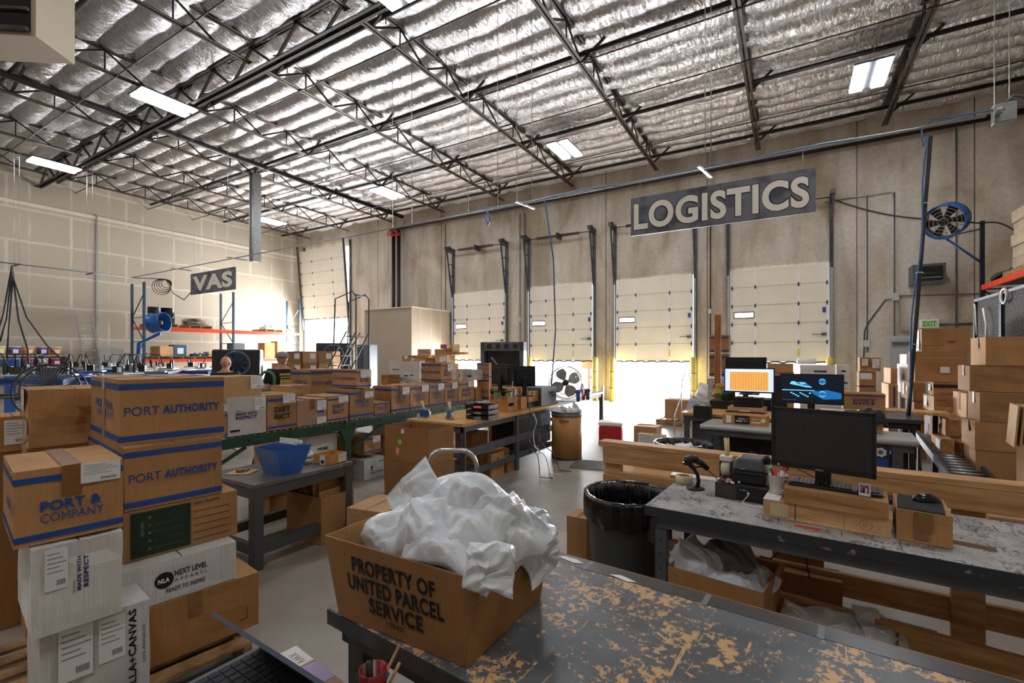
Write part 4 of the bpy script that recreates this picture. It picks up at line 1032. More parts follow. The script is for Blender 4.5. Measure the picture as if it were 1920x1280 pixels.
# --- grey cart with the blue file -------------------------------------------------
ct = empty('work_cart', (-3.6, 2.13, 0), 0, 'dark grey steel cart table holding the blue accordion file', 'cart')
MB().slab(-.72, 0, 0, .97, .655, .69, CARTT, ch=.004).build('table_top', ct)
CH_M = M('chipped_cart_paint', '#4d4f50', .42, .2, .3, 7, col2='#a8622c', lo=.24, hi=.3, detail=8)
MB().slab(-.7, -.01, .01, .04, .57, .655, CH_M).slab(-.7, -.01, .93, .96, .57, .655, CH_M).slab(-.04, -.01, .02, .95, .57, .655, CH_M).slab(-.71, -.68, .02, .95, .57, .655, CH_M).build('apron', ct)
for lx in (-.71, -.085):
    for ly in (.005, .885): MB().slab(lx, lx + .08, ly, ly + .08, 0, .655, CH_M, ch=.004).build('leg', ct)
for a in ((-.70, -.64, .08, .89), (-.085, -.01, .08, .89)): MB().slab(a[0], a[1], a[2], a[3], .12, .2, CH_M).build('lower_rail', ct)
MB().slab(-.66, -.05, .015, .06, .12, .2, CH_M).build('lower_rail', ct)
def on_cart(px, py): return at_Z(px, py, .692)
# blue accordion file
f = empty('accordion_file', (-3.80, 2.50, .692), radians(3), 'blue expanding accordion file holding white papers on the grey cart', 'file')
n = 15
for k in range(n + 1):
    t = k / n; yb_ = -.09 + .18 * t; yt_ = -.16 + .34 * t
    b = MB(); th = .0015
    zt = .225 + .012 * sin(pi * t)
    vs = [(-.13, yb_ , 0.0), (.13, yb_, 0.0), (.15, yt_, zt), (-.15, yt_, zt)]
    q = len(b.v); b.add(vs + [(x_, y_ + th, z_) for x_, y_, z_ in vs], [(0, 1, 2, 3), (7, 6, 5, 4), (0, 4, 5, 1), (2, 6, 7, 3), (0, 3, 7, 4), (1, 5, 6, 2)], BLUE_F)
    b.build('pocket', f)
for sx in (-1, 1):
    b = MB()
    for k in range(n * 2):
        t0 = k / (2 * n); t1 = (k + 1) / (2 * n); d0 = .006 * (k % 2); d1 = .006 * ((k + 1) % 2)
        b.add([(sx * (.13 - d0), -.09 + .18 * t0, 0), (sx * (.13 - d1), -.09 + .18 * t1, 0), (sx * (.15 - d1), -.16 + .34 * t1, .22), (sx * (.15 - d0), -.16 + .34 * t0, .22)], [(0, 1, 2, 3)], BLUE_F)
    b.build('gusset', f)
f.rotation_euler.z = radians(0)
for k, (y_, h_) in enumerate(((.03, .29), (.05, .285), (.075, .27), (.1, .265))):
    MB().add([(-.11 + k * .01, y_, .05), (.11, y_, .05), (.11, y_ + .02, h_), (-.11 + k * .01, y_ + .02, h_ - .006), (-.11 + k * .01, y_ + .002, .05), (.11, y_ + .002, .05), (.11, y_ + .022, h_), (-.11 + k * .01, y_ + .022, h_ - .006)], [(0, 1, 2, 3), (7, 6, 5, 4), (3, 2, 6, 7)], PAPER).build('paper_sheaf', label='stack of white paper in the blue accordion file, %s from the front' % ORD[k], cat='paper', group='papers in the blue file').parent = None
    o = bpy.context.scene.objects[[o_.name for o_ in bpy.context.scene.objects if o_.name.startswith('paper_sheaf')][-1]]
for o in [o_ for o_ in bpy.context.scene.objects if o_.name.startswith('paper_sheaf')]: o.location = f.location
# tape rolls, small open box, scraps
def roll(name, label, loc, R_, r_, h, mat, group=None, rot=None, core=None):
    q = MB().lathe((0, 0, 0), [(r_, 0), (R_, 0), (R_, h), (r_, h), (r_, 0)], mat, 32, rot); o = q.build(name, loc=loc, label=label, cat='tape roll', group=group)
    MB().lathe((0, 0, 0), [(r_ - .003, .001), (r_, .001), (r_, h - .001), (r_ - .003, h - .001), (r_ - .003, .001)], core or KRAFT, 32, rot).build('core', o)
    return o
pr = on_cart(578, 868)
for k in range(2): roll('tape_roll', 'pale masking tape roll beside the blue file, %s of the two' % ('lower', 'upper')[k], Vector((pr.x - .02, pr.y, .692 + k * .049)), .055, .038, .047, M('pale_tape', '#d9d3c2', .4), 'tape rolls on the cart')
c0 = on_cart(618, 873)
def flapless(b_, W, D, H, t=.004, mat=KRAFT_L):
    b_.slab(-W / 2, W / 2, -D / 2, -D / 2 + t, 0, H, mat).slab(-W / 2, W / 2, D / 2 - t, D / 2, 0, H, mat).slab(-W / 2, -W / 2 + t, -D / 2, D / 2, 0, H, mat).slab(W / 2 - t, W / 2, -D / 2, D / 2, 0, H, mat).slab(-W / 2, W / 2, -D / 2, D / 2, 0, t, mat)
    return b_
TANB = M('golden_cardboard', '#c98f4e', .75, var=.15, vs=4)
b = flapless(MB(), .2, .215, .09, mat=TANB)
o = b.build('cardboard_tray', loc=(-3.6 - .15, 2.96, .692), rz=radians(6), label='small open golden-brown box with barcode labels at the far end of the cart', cat='box')
MB().slab(.1, .1015, -.0, .095, .01, .085, PAPER).slab(-.02, .04, -.109, -.1075, .0, .085, PAPER).slab(-.01, .03, -.1095, -.109, .01, .04, BLACK_INK).build('shipping_label', o)
for z_ in (.03, .05, .07): MB().slab(.1015, .102, .01, .085, z_, z_ + .004, BLACK_INK).build('shipping_label', o)
p = on_cart(455, 885)
MB().slab(-.1, .1, -.09, .09, 0, .006, KRAFT_L).build('cardboard_scrap', loc=(p.x, p.y, .692), rz=.5, label='flat cardboard scrap under the loose keys on the cart', cat='cardboard')
b = MB()
for k in range(14):
    q = random.random() * 6; b.tube([(.05 * cos(q) * random.random(), .05 * sin(q) * random.random(), .012), (.06 * cos(q + 1), .05 * sin(q + 1), .02)], .005, (BLACK, RED, STEEL_D, NEON)[k % 4], 6)
b.build('key_bundle', loc=(p.x, p.y, .69), label='small tangle of dark and red keys and clips on the cart', cat='keys')
# box of flattened cartons on the floor by the cart
p = at_z(584, 1000, 4.2)
tb = tote('cardboard_box', 'open brown box full of upright flattened cartons under the cart', (-3.86, 2.93, 0.003), radians(0), .5, .36, .42, .003, KRAFT, cat='box')
for k in range(11):
    hh = .55 + .12 * sin(k * 2.3) + (.12 if k in (7, 8) else 0); hh = min(hh, .56 if k < 6 else .64)
    MB().box((0, 0, hh / 2), (.012, .26 + .02 * (k % 3), hh), (KRAFT_D, KRAFT, KRAFT_L)[k % 3]).build('flattened_carton', loc=(-4.05 + k * .036, 2.93 + .01 * (k % 2), .012), rz=radians(-2 + (k * 37 % 5)), label='flattened brown carton standing in the open box by the cart, %s from the left' % ORD[k], cat='carton', group='flattened cartons in the box')
carton('tan closed box on the floor behind the tote, beside the cart leg', 720, 650, 760, 975, 1040, z=4.1, Zb=0, H=.33, D=.45, mat=KRAFT_L, yaw=10, group='boxes on the open floor')

# --- pair of big boxes with green dots --------------------------------------------
GB = 'big open boxes with green dot stickers'
def dots(b_, W, D, H, lst):
    for f_, u, v, r_, m_ in lst:
        x = -W / 2 + u * W; cx = Vector((x, -D / 2 - .004, v * H)) if f_ == 'F' else Vector((W / 2 + .004, -D / 2 + u * D, v * H))
        a = Vector((1, 0, 0)) if f_ == 'F' else Vector((0, 1, 0))
        b_.add([cx + a * r_ * cos(q) + Vector((0, 0, r_ * sin(q))) for q in [2 * pi * k / 20 for k in range(20)]], [tuple(range(20))], m_)
loc, ya, W, D, H, lf = place(803.7, 722, 850, 860, 965, Zb=0, yaw=-2, H=.52)
z0 = depth(loc)
def gx(b_):
    dots(b_, W, D, .52, [('F', .27, .74, .03, NEON), ('S', .5, .6, .03, NEON)])
    b_.text('KILLED', (-W / 2 + W * .42, -D / 2 - .004, .38), (.2, 0, .0), (0, 0, .09), M('brown_scrawl', '#5a2616', .8), 0).text('MXS', (-W / 2 + W * .62, -D / 2 - .004, .25), (.16, 0, 0), (0, 0, .09), M('brown_scrawl', '#5a2616', .8), 0)
    b_.text('KILLED', (W / 2 + .004, -D / 2 + .08, .37), (0, .2, 0), (0, 0, .09), M('brown_scrawl', '#5a2616', .8), 0)
tote('cardboard_box', 'big brown box with red tape bits and a green dot, lower of the stacked pair', loc, ya, W, D, .52, .012, KRAFT_D, gx, group=GB)
def gx2(b_):
    dots(b_, W, D, .37, [('F', .36, .55, .032, NEON), ('F', .02, .98, .01, RED_INK), ('F', .8, .93, .012, RED_INK)])
    b_.quad((-W / 2 + .17, -D / 2 - .004, .08), (.05, 0, -.03), (.02, 0, .07), PINK).quad((-W / 2 + .26, -D / 2 - .004, .3), (.045, 0, 0), (0, 0, .05), PAPER)
MB().slab(-W / 2, W / 2, -D / 2, D / 2, 0, .012, KRAFT_D).build('cardboard_pad', loc=(loc.x, loc.y, .5215), rz=ya, label='flat brown board between the two big green-dot boxes', cat='cardboard')
tote('cardboard_box', 'big open brown box with a pink sticker, upper of the stacked green-dot pair', (loc.x, loc.y, .535), ya, W, D, .37, .004, KRAFT_D, gx2, group=GB, inner=KRAFT_D)

# --- maple packing table ----------------------------------------------------------
MT = bench('packing_table', 'long maple-topped packing table with grey steel frame beside the conveyor', (-4.4, 4.68, 0), 0, .93, 2.8, .86, MAPLE, STEEL_G, t=.045, legs=(.02, .85), rails=((.42, .5, .02), (.42, .5, 2.7)), lw=.07)
MB().slab(.86, .91, .08, 2.72, .42, .52, STEEL_G).build('side_rail', MT); MB().slab(.86, .9, .08, 2.72, .2, .24, STEEL_G).build('side_rail', MT)
MB().slab(.05, .9, .08, 2.72, .16, .2, STEEL_G).build('shelf', MT)
for ly in (1.35,):
    MB().slab(.86, .92, ly, ly + .07, 0, .82, STEEL_G).build('leg', MT)
    MB().slab(.02, .08, ly, ly + .07, 0, .82, STEEL_G).build('leg', MT)
for px, py, rz_, t in ((800, 783, .3, 'nearer the table end'), (846, 786, -.5, 'nearer the letter trays')):
    p = at_Z(px, py, .862)
    g = empty('tape_gun', (p.x, p.y, .862), rz_, 'blue tape dispenser gun with a wooden handle on the maple table, ' + t, 'tape dispenser', 'tape guns on the maple table')
    MB().lathe((0, .0, .055), [(.03, -.025), (.052, -.025), (.052, .025), (.03, .025), (.03, -.025)], M('clear_tape_wound', '#d9cda8', .25), 24, Matrix.Rotation(pi / 2, 3, 'X')).build('tape_roll', g)
    MB().slab(-.09, .03, -.03, .03, .01, .115, BLUE_P, ch=.012).slab(-.13, -.09, -.035, .035, .0, .05, LGREY_P, ch=.004).slab(-.06, .05, -.032, -.028, .02, .1, BLUE_P).build('frame', g)
    MB().tube([(-.04, 0, .1), (-.055, 0, .15), (-.075, 0, .225)], [.014, .017, .02], M('pale_wood_handle', '#d9bd86', .5), 12).build('handle', g)
p = at_Z(900, 785, .862)
tr = empty('letter_tray', (p.x + .0, p.y + .05, .862), radians(4), 'black three-tier letter tray with papers on the maple table', 'letter tray')
for k in range(3):
    b = MB().slab(-.17, .17, -.13, .13, k * .07, k * .07 + .004, BLACK).slab(-.17, .17, .126, .13, k * .07, k * .07 + .05, BLACK).slab(-.17, -.166, -.13, .13, k * .07, k * .07 + .05, BLACK).slab(.166, .17, -.13, .13, k * .07, k * .07 + .05, BLACK)
    b.slab(-.17, -.06, -.13, -.126, k * .07, k * .07 + .05, BLACK).slab(.06, .17, -.13, -.126, k * .07, k * .07 + .05, BLACK); b.build('tray', tr)
for x_ in (-.165, .165):
    for y_ in (-.125, .125): MB().slab(x_ - .005, x_ + .005, y_ - .005, y_ + .005, 0, .2, BLACK).build('post', tr)
for k, m_ in enumerate((PAPER, PAPER, M('red_paper', '#d0342c', .7))):
    MB().slab(-.14, .13, -.11, .1, 0, .008, m_).build('paper_stack', loc=(p.x, p.y + .05, .862 + (.006, .076, .146)[k]), rz=.05 + k * .04, label=('white papers in the bottom letter tray', 'white papers in the middle letter tray', 'red-covered papers in the top letter tray')[k], cat='paper', group='papers in the letter trays')
OT = 'boxes on the maple table'
stk = [('disc', 'F', .35, .45, .22, M('teal_sticker', '#3fa3a6', .5)), ('rect', 'F', .05, .5, .2, .85, BLACK_INK), ('rect', 'F', .07, .55, .18, .8, KRAFT), ('rect', 'F', .65, .4, .85, .9, BLACK_INK), ('rect', 'F', .05, .05, .2, .4, RED_INK), ('rect', 'F', .58, .1, .75, .3, M('teal_sticker', '#3fa3a6', .5)), ('rect', 'F', .7, .5, .8, .75, PAPER)]
c1, i1 = carton('golden-brown box covered in stickers, lower of two behind the letter tray', 952, 917, 970, 752, 776, X=-3.62, Zb=.862, mat=TANB, prints=[('rect', 'S', .1, .5, .6, .8, BLACK_INK), ('rect', 'S', .12, .55, .55, .75, PAPER)], group=OT, W=.32)
c1, i1 = carton('golden-brown sticker-covered box, upper of two behind the letter tray', 952, 917, 972, 728, X=-3.62, Zb=1.02, mat=TANB, prints=stk + [('rect', 'S', .2, .3, .4, .8, M('teal_sticker', '#3fa3a6', .5)), ('rect', 'S', .6, .4, .8, .9, PAPER)], group=OT, W=.32)
carton('golden-brown box right of the sticker boxes, under the hanging cables', 977, 971, 988, 727, 776, X=-3.62, Zb=.862, mat=TANB, group=OT, W=.3, tape='S')
carton('taped golden-brown box under the second black monitor', 991, 986, 1011, 735, 757, X=-3.62, Zb=.95, mat=TANB, group=OT, W=.34, tape='S')
carton('dark drive box under the taped golden-brown box', 991, 986, 1011, 755, 768, X=-3.62, Zb=.862, H=.086, mat=BLACK_M, group=OT, W=.34, cat='box', name='computer_case', top=False)
carton('grey computer tower box at the far end of the maple table', 1015, 1000, 1043, 727, X=-3.56, Zb=.862, mat=GREY_P, group=OT, W=.4, top=False, dent=0, name='computer_tower', cat='computer', prints=[('rect', 'S', .5, .62, .75, .72, BLACK_INK), ('rect', 'F', .3, .4, .7, .5, BLACK_INK)])
def monitor(label, c, wd, hh, rz, back=True, scr=None, stand=.12, bez=.012, name='computer_monitor', group=None, tilt=0, foot=True, draw=None, thick=.03):
    """c = centre of the screen; the picture side faces local -y"""
    r = empty(name, c, rz, label, 'monitor', group)
    if tilt: r.rotation_euler.x = tilt
    b = MB().slab(-wd / 2, wd / 2, 0, thick * .5, -hh / 2, hh / 2, BLACK_M, ch=.006).slab(-wd / 2 + .05, wd / 2 - .05, thick * .4, thick * 1.3, -hh / 2 + .04, hh / 2 - .04, BLACK_M, ch=.01)
    b.slab(-wd / 2, wd / 2, -.006, 0, -hh / 2, -hh / 2 + bez * 1.5, BLACK).slab(-wd / 2, wd / 2, -.006, 0, hh / 2 - bez, hh / 2, BLACK).slab(-wd / 2, -wd / 2 + bez, -.006, 0, -hh / 2, hh / 2, BLACK).slab(wd / 2 - bez, wd / 2, -.006, 0, -hh / 2, hh / 2, BLACK)
    b.build('bezel', r)
    q = MB().quad((-wd / 2 + bez, -.002, -hh / 2 + bez), (wd - 2 * bez, 0, 0), (0, 0, hh - 2 * bez), scr or SCREEN)
    if draw: draw(q, wd - 2 * bez, hh - 2 * bez)
    q.build('screen', r)
    if foot:
        MB().slab(-.035, .035, thick, thick + .04, -hh / 2 - stand, 0, BLACK, ch=.006).slab(-.04, .04, .0, .06, -hh / 2 - stand, -hh / 2 - stand + .05, BLACK).build('neck', r)
        MB().slab(-.12, .12, -.07, .13, -hh / 2 - stand - .004, -hh / 2 - stand + .012, BLACK, ch=.004).build('foot', r)
    return r
p = at_z(943, 702, 6.9); monitor('black monitor seen from the back behind the sticker boxes', p, .42, .3, radians(160), stand=.1)
p = at_z(983, 705, 7.1); monitor('second black monitor seen from the back, beside the first, turned away', p, .34, .31, radians(215), stand=.14)
p = at_Z(935, 727, 1.19)
p = at_z(935, 726, 6.25)
pb = MB().lathe((0, 0, 0), [(.03, 0), (.04, .09), (.036, .09), (.028, .008), (0, .008)], WHITE_P, 16).build('paper_cup', loc=(p.x, p.y, 1), label='white cup of pens on top of the sticker box', cat='cup')
pb.location = (-3.72, 6.35, 1.205)
# stuff under the maple table
UM = 'boxes under the maple table'
carton('brown box with a hand hole on the floor under the maple table', 921, 905, 945, 870, 908, X=-3.52, Zb=0, H=.34, prints=[('disc', 'S', .5, .78, .05, BLACK_INK)], group=UM, W=.4)
carton('small brown box on the floor beside the hand-hole box', 951, 945, 965, 880, 890, X=-3.52, Zb=0, H=.18, group=UM, W=.3, mat=KRAFT_D)
carton('yellow carton on the lower shelf of the maple table', 925, 912, 955, 842, 855, X=-3.62, Zb=.203, H=.12, mat=M('yellow_carton', '#c79a4a', .7, var=.1), group=UM, W=.3)
carton('brown parts box on the lower shelf left of the yellow carton', 900, 885, 922, 850, 868, X=-3.62, Zb=.203, H=.14, mat=KRAFT_D, group=UM, W=.3)
carton('stack of pale cartons behind the rail under the maple table', 945, 930, 956, 785, 830, X=-3.95, Zb=.203, H=.5, mat=KRAFT_L, group=UM, W=.3)
carton('dark fabric bin under the far half of the maple table', 972, 965, 1032, 790, 830, X=-3.66, Zb=.203, H=.5, mat=BLACK_M, group=UM, W=.5, top=False, name='storage_bin', cat='bin')
carton('open brown box under the near half of the maple table', 885, 870, 915, 800, 820, X=-3.9, Zb=.203, H=.38, group=UM, W=.3)
b = MB()
cab = [((990, 760), (993, 830), 'black'), ((1000, 775), (1003, 835), 'white'), ((1010, 770), (1012, 826), 'grey')]
for i, (a, c, t) in enumerate(cab):
    A = at_z(a[0], a[1], 6.6); Cc = at_z(c[0], c[1], 6.6)
    rnd = random.Random(i + 5); B2 = at_Z(1012 + i * 18, 888 - i * 6, .012)
    ctl = [A, A + Vector((.05, 0, -.12)), A + Vector((-.02, .04, -.28)), Cc, Cc + Vector((.06, 0, -.05)), Cc + Vector((.05, 0, -.11)), Cc + Vector((-.03, 0, -.09)), Cc + Vector((-.02, 0, -.0)), Cc + Vector((.06, -.02, -.06)), Cc.lerp(B2, .5) + Vector((.05, 0, .03)), B2, B2 + Vector((.1, -.15, 0)), B2 + Vector((.3, -.1, 0))]
    pts = []
    for q_ in range(len(ctl) - 1):
        p0 = ctl[max(q_ - 1, 0)]; p1, p2_ = ctl[q_], ctl[q_ + 1]; p3 = ctl[min(q_ + 2, len(ctl) - 1)]
        for t_ in (0, .25, .5, .75): pts.append(.5 * ((2 * p1) + (p2_ - p0) * t_ + (2 * p0 - 5 * p1 + 4 * p2_ - p3) * t_ * t_ + (-p0 + 3 * p1 - 3 * p2_ + p3) * t_ ** 3))
    MB().tube(pts, .006, (BLACK, WHITE_P, GREY_P)[i], 6).build('power_cable', label='looped %s cable hanging off the edge of the maple table' % t, cat='cable', group='cables hanging from the maple table')

# --- grey table with the drum fan -------------------------------------------------
bench('steel_table', 'grey steel table carrying the round silver fan, near the open dock door', (-4.55, 8.1, 0), 0, .78, 2.55, .86, M('pale_grey_top', '#a9a9a8', .4, var=.1), STEEL_G, t=.05, rails=((.45, .52, .02),), lw=.06, legs=(.02, .7))
MB().slab(-3.8, -3.77, 10.58, 10.64, 0, 1.02, GALV, ch=.01).build('guard_post', label='grey upright post at the far corner of the fan table', cat='post')
p = at_z(1061, 717, 8.75)
fn = empty('drum_fan', p, TH + radians(-14), 'round silver floor fan with four grey blades on the grey steel table', 'fan')
Rf = .30
b = MB()
for y_ in (-.09, .09): b.ring((0, y_, 0), Rf, .009, CHROME, (0, 1, 0), 40)
for y_, k in ((-.1, .72), (-.11, .45), (.1, .7), (.11, .4)): b.ring((0, y_, 0), Rf * k, .003, CHROME, (0, 1, 0), 32, 4)
for k in range(28):
    q = 2 * pi * k / 28
    b.tube([(Rf * cos(q), -.09, Rf * sin(q)), (.15 * cos(q + .2), -.115, .15 * sin(q + .2)), (.05 * cos(q + .4), -.12, .05 * sin(q + .4))], .002, CHROME, 4)
    b.tube([(Rf * cos(q), -.09, Rf * sin(q)), (Rf * cos(q), .09, Rf * sin(q))], .002, CHROME, 4)
b.build('cage', fn)
BL = M('grey_fan_blade', '#8b8986', .45, .2)
for k in range(4):
    q = 2 * pi * k / 4 + .5; vs = []; fs = []
    for i in range(9):
        rr = .05 + .22 * i / 8
        for j in range(7):
            a = q + (j / 6 - .5) * (.5 + .75 * sin(pi * min(1, i / 8 * .8 + .15))) ; tw = (j / 6 - .5) * .09
            vs.append((rr * cos(a), tw, rr * sin(a)))
    for i in range(8):
        for j in range(6): a = i * 7 + j; fs.append((a, a + 1, a + 8, a + 7))
    MB().add(vs + [(x_, y_ + .003, z_) for x_, y_, z_ in vs], fs + [tuple(63 + i_ for i_ in f_[::-1]) for f_ in fs], BL, True).build('blade', fn)
MB().lathe((0, 0, 0), [(0, -.07), (.05, -.06), (.06, .0), (.055, .1), (0, .12)], BLACK, 16, Matrix.Rotation(pi / 2, 3, 'X')).build('motor', fn)
MB().tube([(-.31, 0, 0), (-.33, 0, -.2), (-.25, -.1, -.34), (.25, -.1, -.34), (.33, 0, -.2), (.31, 0, 0)], .012, CHROME, 8).build('stand', fn)
for i, (px, c_, t) in enumerate(((1094, RED, 'red tumbler with blue lid on the fan table'), (1102, GREY_P, 'dark tumbler with blue lid on the fan table'), (1084, BLUE_P, 'blue spray bottle beside the fan cage'))):
    p = at_z(px, 741, 8.9 if i < 2 else 8.6); k = MB().lathe((0, 0, 0), [(.03, 0), (.045, .17), (0, .17)], c_, 16); o = k.build('tumbler' if i < 2 else 'spray_bottle', loc=(p.x, p.y, .862), label=t, cat='cup' if i < 2 else 'bottle')
    MB().lathe((0, 0, .17), [(.05, 0), (.05, .03), (.02, .05), (0, .05)], BLUE_P, 16).build('lid', o)
# fibre drum
p = ray(1062.5) * 7.85
dr = empty('fibre_drum', (p.x, p.y, 0), 0, 'tall brown cardboard fibre drum with metal rim, full of paper scraps', 'drum')
FIB = M('smooth_fibreboard', '#c48d50', .55, var=.12, vs=6)
MB().lathe((0, 0, 0), [(.25, .0), (.25, .72), (.24, .72), (.24, .05), (0, .05)], FIB, 40).build('body', dr)
MB().lathe((0, 0, 0), [(.252, .70), (.262, .715), (.262, .74), (.252, .765), (.262, .775), (.255, .79), (.243, .79), (.243, .70), (.252, .70)], GALV, 40).lathe((0, 0, 0), [(.25, 0), (.257, .005), (.257, .03), (.25, .035)], STEEL_D, 40).build('metal_rim', dr)
MB().slab(-.02, .15, -.2545, -.25, .62, .66, M('dark_strip', '#b06c34', .6)).build('tape_strip', dr)
for k in range(6):
    mailer('crumpled white paper in the fibre drum, %s from the left' % ORD[k], (p.x - .15 + k * .06, p.y + .04 * (k % 3 - 1), .77 + .03 * (k % 2)), (.16, .14, .06), (20 * k, 30 - 15 * k, 40 * k), 40 + k, .2, .03, 'scraps in the fibre drum', 'crumpled_paper', PAPER, 14, 12, cat='paper')
# cooler, dark mat, floor pieces
p = at_z(1146, 800, 9.2)
cl = empty('cooler', (p.x, p.y, 0), .2, 'red and white drinks cooler on the floor in front of the bright doorway', 'cooler')
MB().slab(-.22, .22, -.16, .16, 0, .34, RED, ch=.02).build('body', cl); MB().slab(-.23, .23, -.17, .17, .345, .42, WHITE_P, ch=.02).build('lid', cl)
MB().slab(-.45, .45, -.3, .3, 0.001, .008, M('dark_floor_mat', '#5d5954', .9, var=.2)).build('floor_mat', loc=at_Z(1112, 874, 0) + Vector((.1, .1, 0)), rz=.2, label='thin dark mat on the floor right of the fibre drum', cat='mat')
FB = 'cartons on the floor by the bright doorway'
carton('opened brown box on the floor in front of the bright doorway', 1188, 1181, 1231, 798, 822, z=8.6, Zb=0, H=.42, group=FB, D=.4)
carton('brown box with a large white label facing the table, in front of the opened box', 1194, 1190, 1244, 814, 840, z=7.2, Zb=0, H=.5, group=FB, D=.2, labels=[('F', .05, .6, .95, .98)])
carton('low brown carton on a pallet outside the glare of the doorway', 1246, 1240, 1297, 748, 767, z=11.6, group=FB, D=.5, Zb=.16)
pallet(at_z(1268, 775, 11.6).x, at_z(1268, 775, 11.6).y + .2, 0, .9, .8, 'wooden pallet under the low carton by the bright doorway')
# ================================================================ right-hand packing station
PT = bench('packing_table', 'long worn pale-topped table on the right holding the black monitor and keyboard', (-.70, 2.66, 0), radians(-4), 2.95, .78, .86, WORN, STEEL_G, t=.03, apron=.09, lip=.055, lipm=EDGE, legs=(.04, 2.2), lw=.07)
MB().slab(.12, .75, .06, .5, .815, .829, BLACK_M).build('under_tray', PT)
def onPT(px, py, Z=.862): return at_Z(px, py, Z)
MB().slab(-.055, .055, -.015, .015, 0, .0008, ORANGE_L).slab(-.045, .045, .002, .008, .0008, .001, BLACK_INK).build('warning_sticker', loc=onPT(1514, 989, .8605), rz=radians(-8), label='small orange warning sticker on the front edge of the pale worn table', cat='sticker')
MB().slab(-.07, .07, -.03, .03, 0, .001, BROWN_INK).build('tape_patch', loc=onPT(1826, 1023, .8605), rz=radians(-12), label='torn brown tape patch stuck on the pale worn table top', cat='tape')
roll('tape_roll', 'roll of clear packing tape lying beside the barcode scanner stand', onPT(1283, 905), .055, .038, .05, M('clear_tape_wound', '#d9cda8', .25))
# scanner on its stand
p = onPT(1304, 916)
s = empty('barcode_scanner', p, TH, 'black handheld barcode scanner resting on its curved stand', 'scanner')
MB().lathe((0, 0, 0), [(0, 0), (.055, 0), (.055, .006), (.02, .014), (0, .014)], BLACK, 32, squash=.9).build('stand_base', s)
MB().tube([(.012, 0, .01), (.02, 0, .05), (.012, 0, .09), (-.01, 0, .125), (-.035, 0, .15)], [.014, .012, .011, .012, .014], BLACK, 12).build('stand_neck', s)
b = MB().tube([(-.055, 0, .155), (-.05, 0, .175), (-.02, 0, .19), (.01, 0, .185)], [.02, .03, .028, .02], BLACK, 14).tube([(-.005, 0, .185), (.04, 0, .16), (.075, 0, .125)], [.022, .018, .017], BLACK, 12)
b.lathe((-.052, 0, .165), [(0, -.015), (.028, -.012), (.026, .0), (0, .004)], BLACK_G, 14)
b.tube([(-.02, 0, .15), (0, 0, .135), (.04, 0, .14)], .005, BLACK, 8); b.build('scanner_head', s)
MB().tube([(.075, 0, .125), (.105, .01, .095), (.125, .02, .08), (.16, .06, .05), (.2, .12, .01)], .003, BLACK, 6).build('cable', s)
# mini computer with printer, tape stand and candy
c0, i0 = carton('small flat black desktop computer lying under the label printer', 1341, 1334, 1436, 899, 930, Zb=.862, yaw=-6, H=.083, D=.28, mat=BLACK_M, name='desktop_computer', cat='computer', top=False, dent=0, e=.001, prints=[('rect', 'F', .02, .06, .42, .94, M('charcoal_vents', '#3b3634', .6)), ('rect', 'F', .46, .06, .97, .94, BLACK_G), ('rect', 'F', .5, .7, .54, .8, LGREY_P), ('rect', 'F', .56, .7, .6, .8, LGREY_P), ('rect', 'F', .62, .7, .66, .8, LGREY_P), ('rect', 'F', .07, .1, .14, .25, BLUE_INK)])
loc = i0[0]; zt = .862 + .083 + .002
q = MB()
A = loc + Vector((.03, -.145, .05)); pts = [A, A + Vector((.0, -.02, -.01)), A + Vector((-.03, -.05, -.045)), A + Vector((.01, -.08, -.047)), A + Vector((.09, -.10, -.047))]
q.tube(pts, .0025, WHITE_P, 8).slab(A.x - .006, A.x + .006, A.y - .012, A.y + .006, A.z - .004, A.z + .004, WHITE_P); q.build('charging_cable', label='white charging cable plugged into the front of the small computer', cat='cable')
lpz = empty('label_printer', (loc.x + .035, loc.y + .01, zt), radians(-6), 'dark grey label printer with rounded lid on top of the small computer', 'printer')
MB().slab(-.09, .09, -.1, .1, 0, .075, BLACK_M, ch=.012).slab(-.07, .07, -.104, -.098, .055, .06, BLACK_G).build('body', lpz)
MB().box((0, 0, .112), (.182, .2, .07), M('slate_lid', '#4a4d50', .45), taper=(.72, .75), ch=.014).slab(-.04, -.015, -.0995, -.099, .087, .091, LGREY_P).build('lid', lpz)
td = empty('tape_stand', (loc.x - .105, loc.y + .05, zt), radians(-6), 'upright tape dispenser with pale wooden handle left of the label printer', 'tape dispenser')
MB().slab(-.035, .035, -.03, .03, .1, .13, WHITE_P, ch=.003).slab(-.035, -.03, -.03, .03, 0, .1, M('dark_violet_plate', '#2c2438', .4)).slab(.03, .035, -.03, .03, 0, .1, M('dark_violet_plate', '#2c2438', .4)).build('frame', td)
MB().lathe((0, 0, .05), [(.02, -.025), (.045, -.025), (.045, .025), (.02, .025), (.02, -.025)], M('clear_tape_wound', '#d9cda8', .25), 24, Matrix.Rotation(pi / 2, 3, 'Y')).build('tape_roll', td)
MB().tube([(0, 0, .12), (.005, 0, .15), (.0, 0, .24)], [.013, .014, .016], M('pale_wood_handle', '#d9bd86', .5), 12).lathe((0, 0, .2405), [(0, 0), (.009, 0), (.009, .001), (0, .001)], BROWN_INK, 12).build('handle', td)
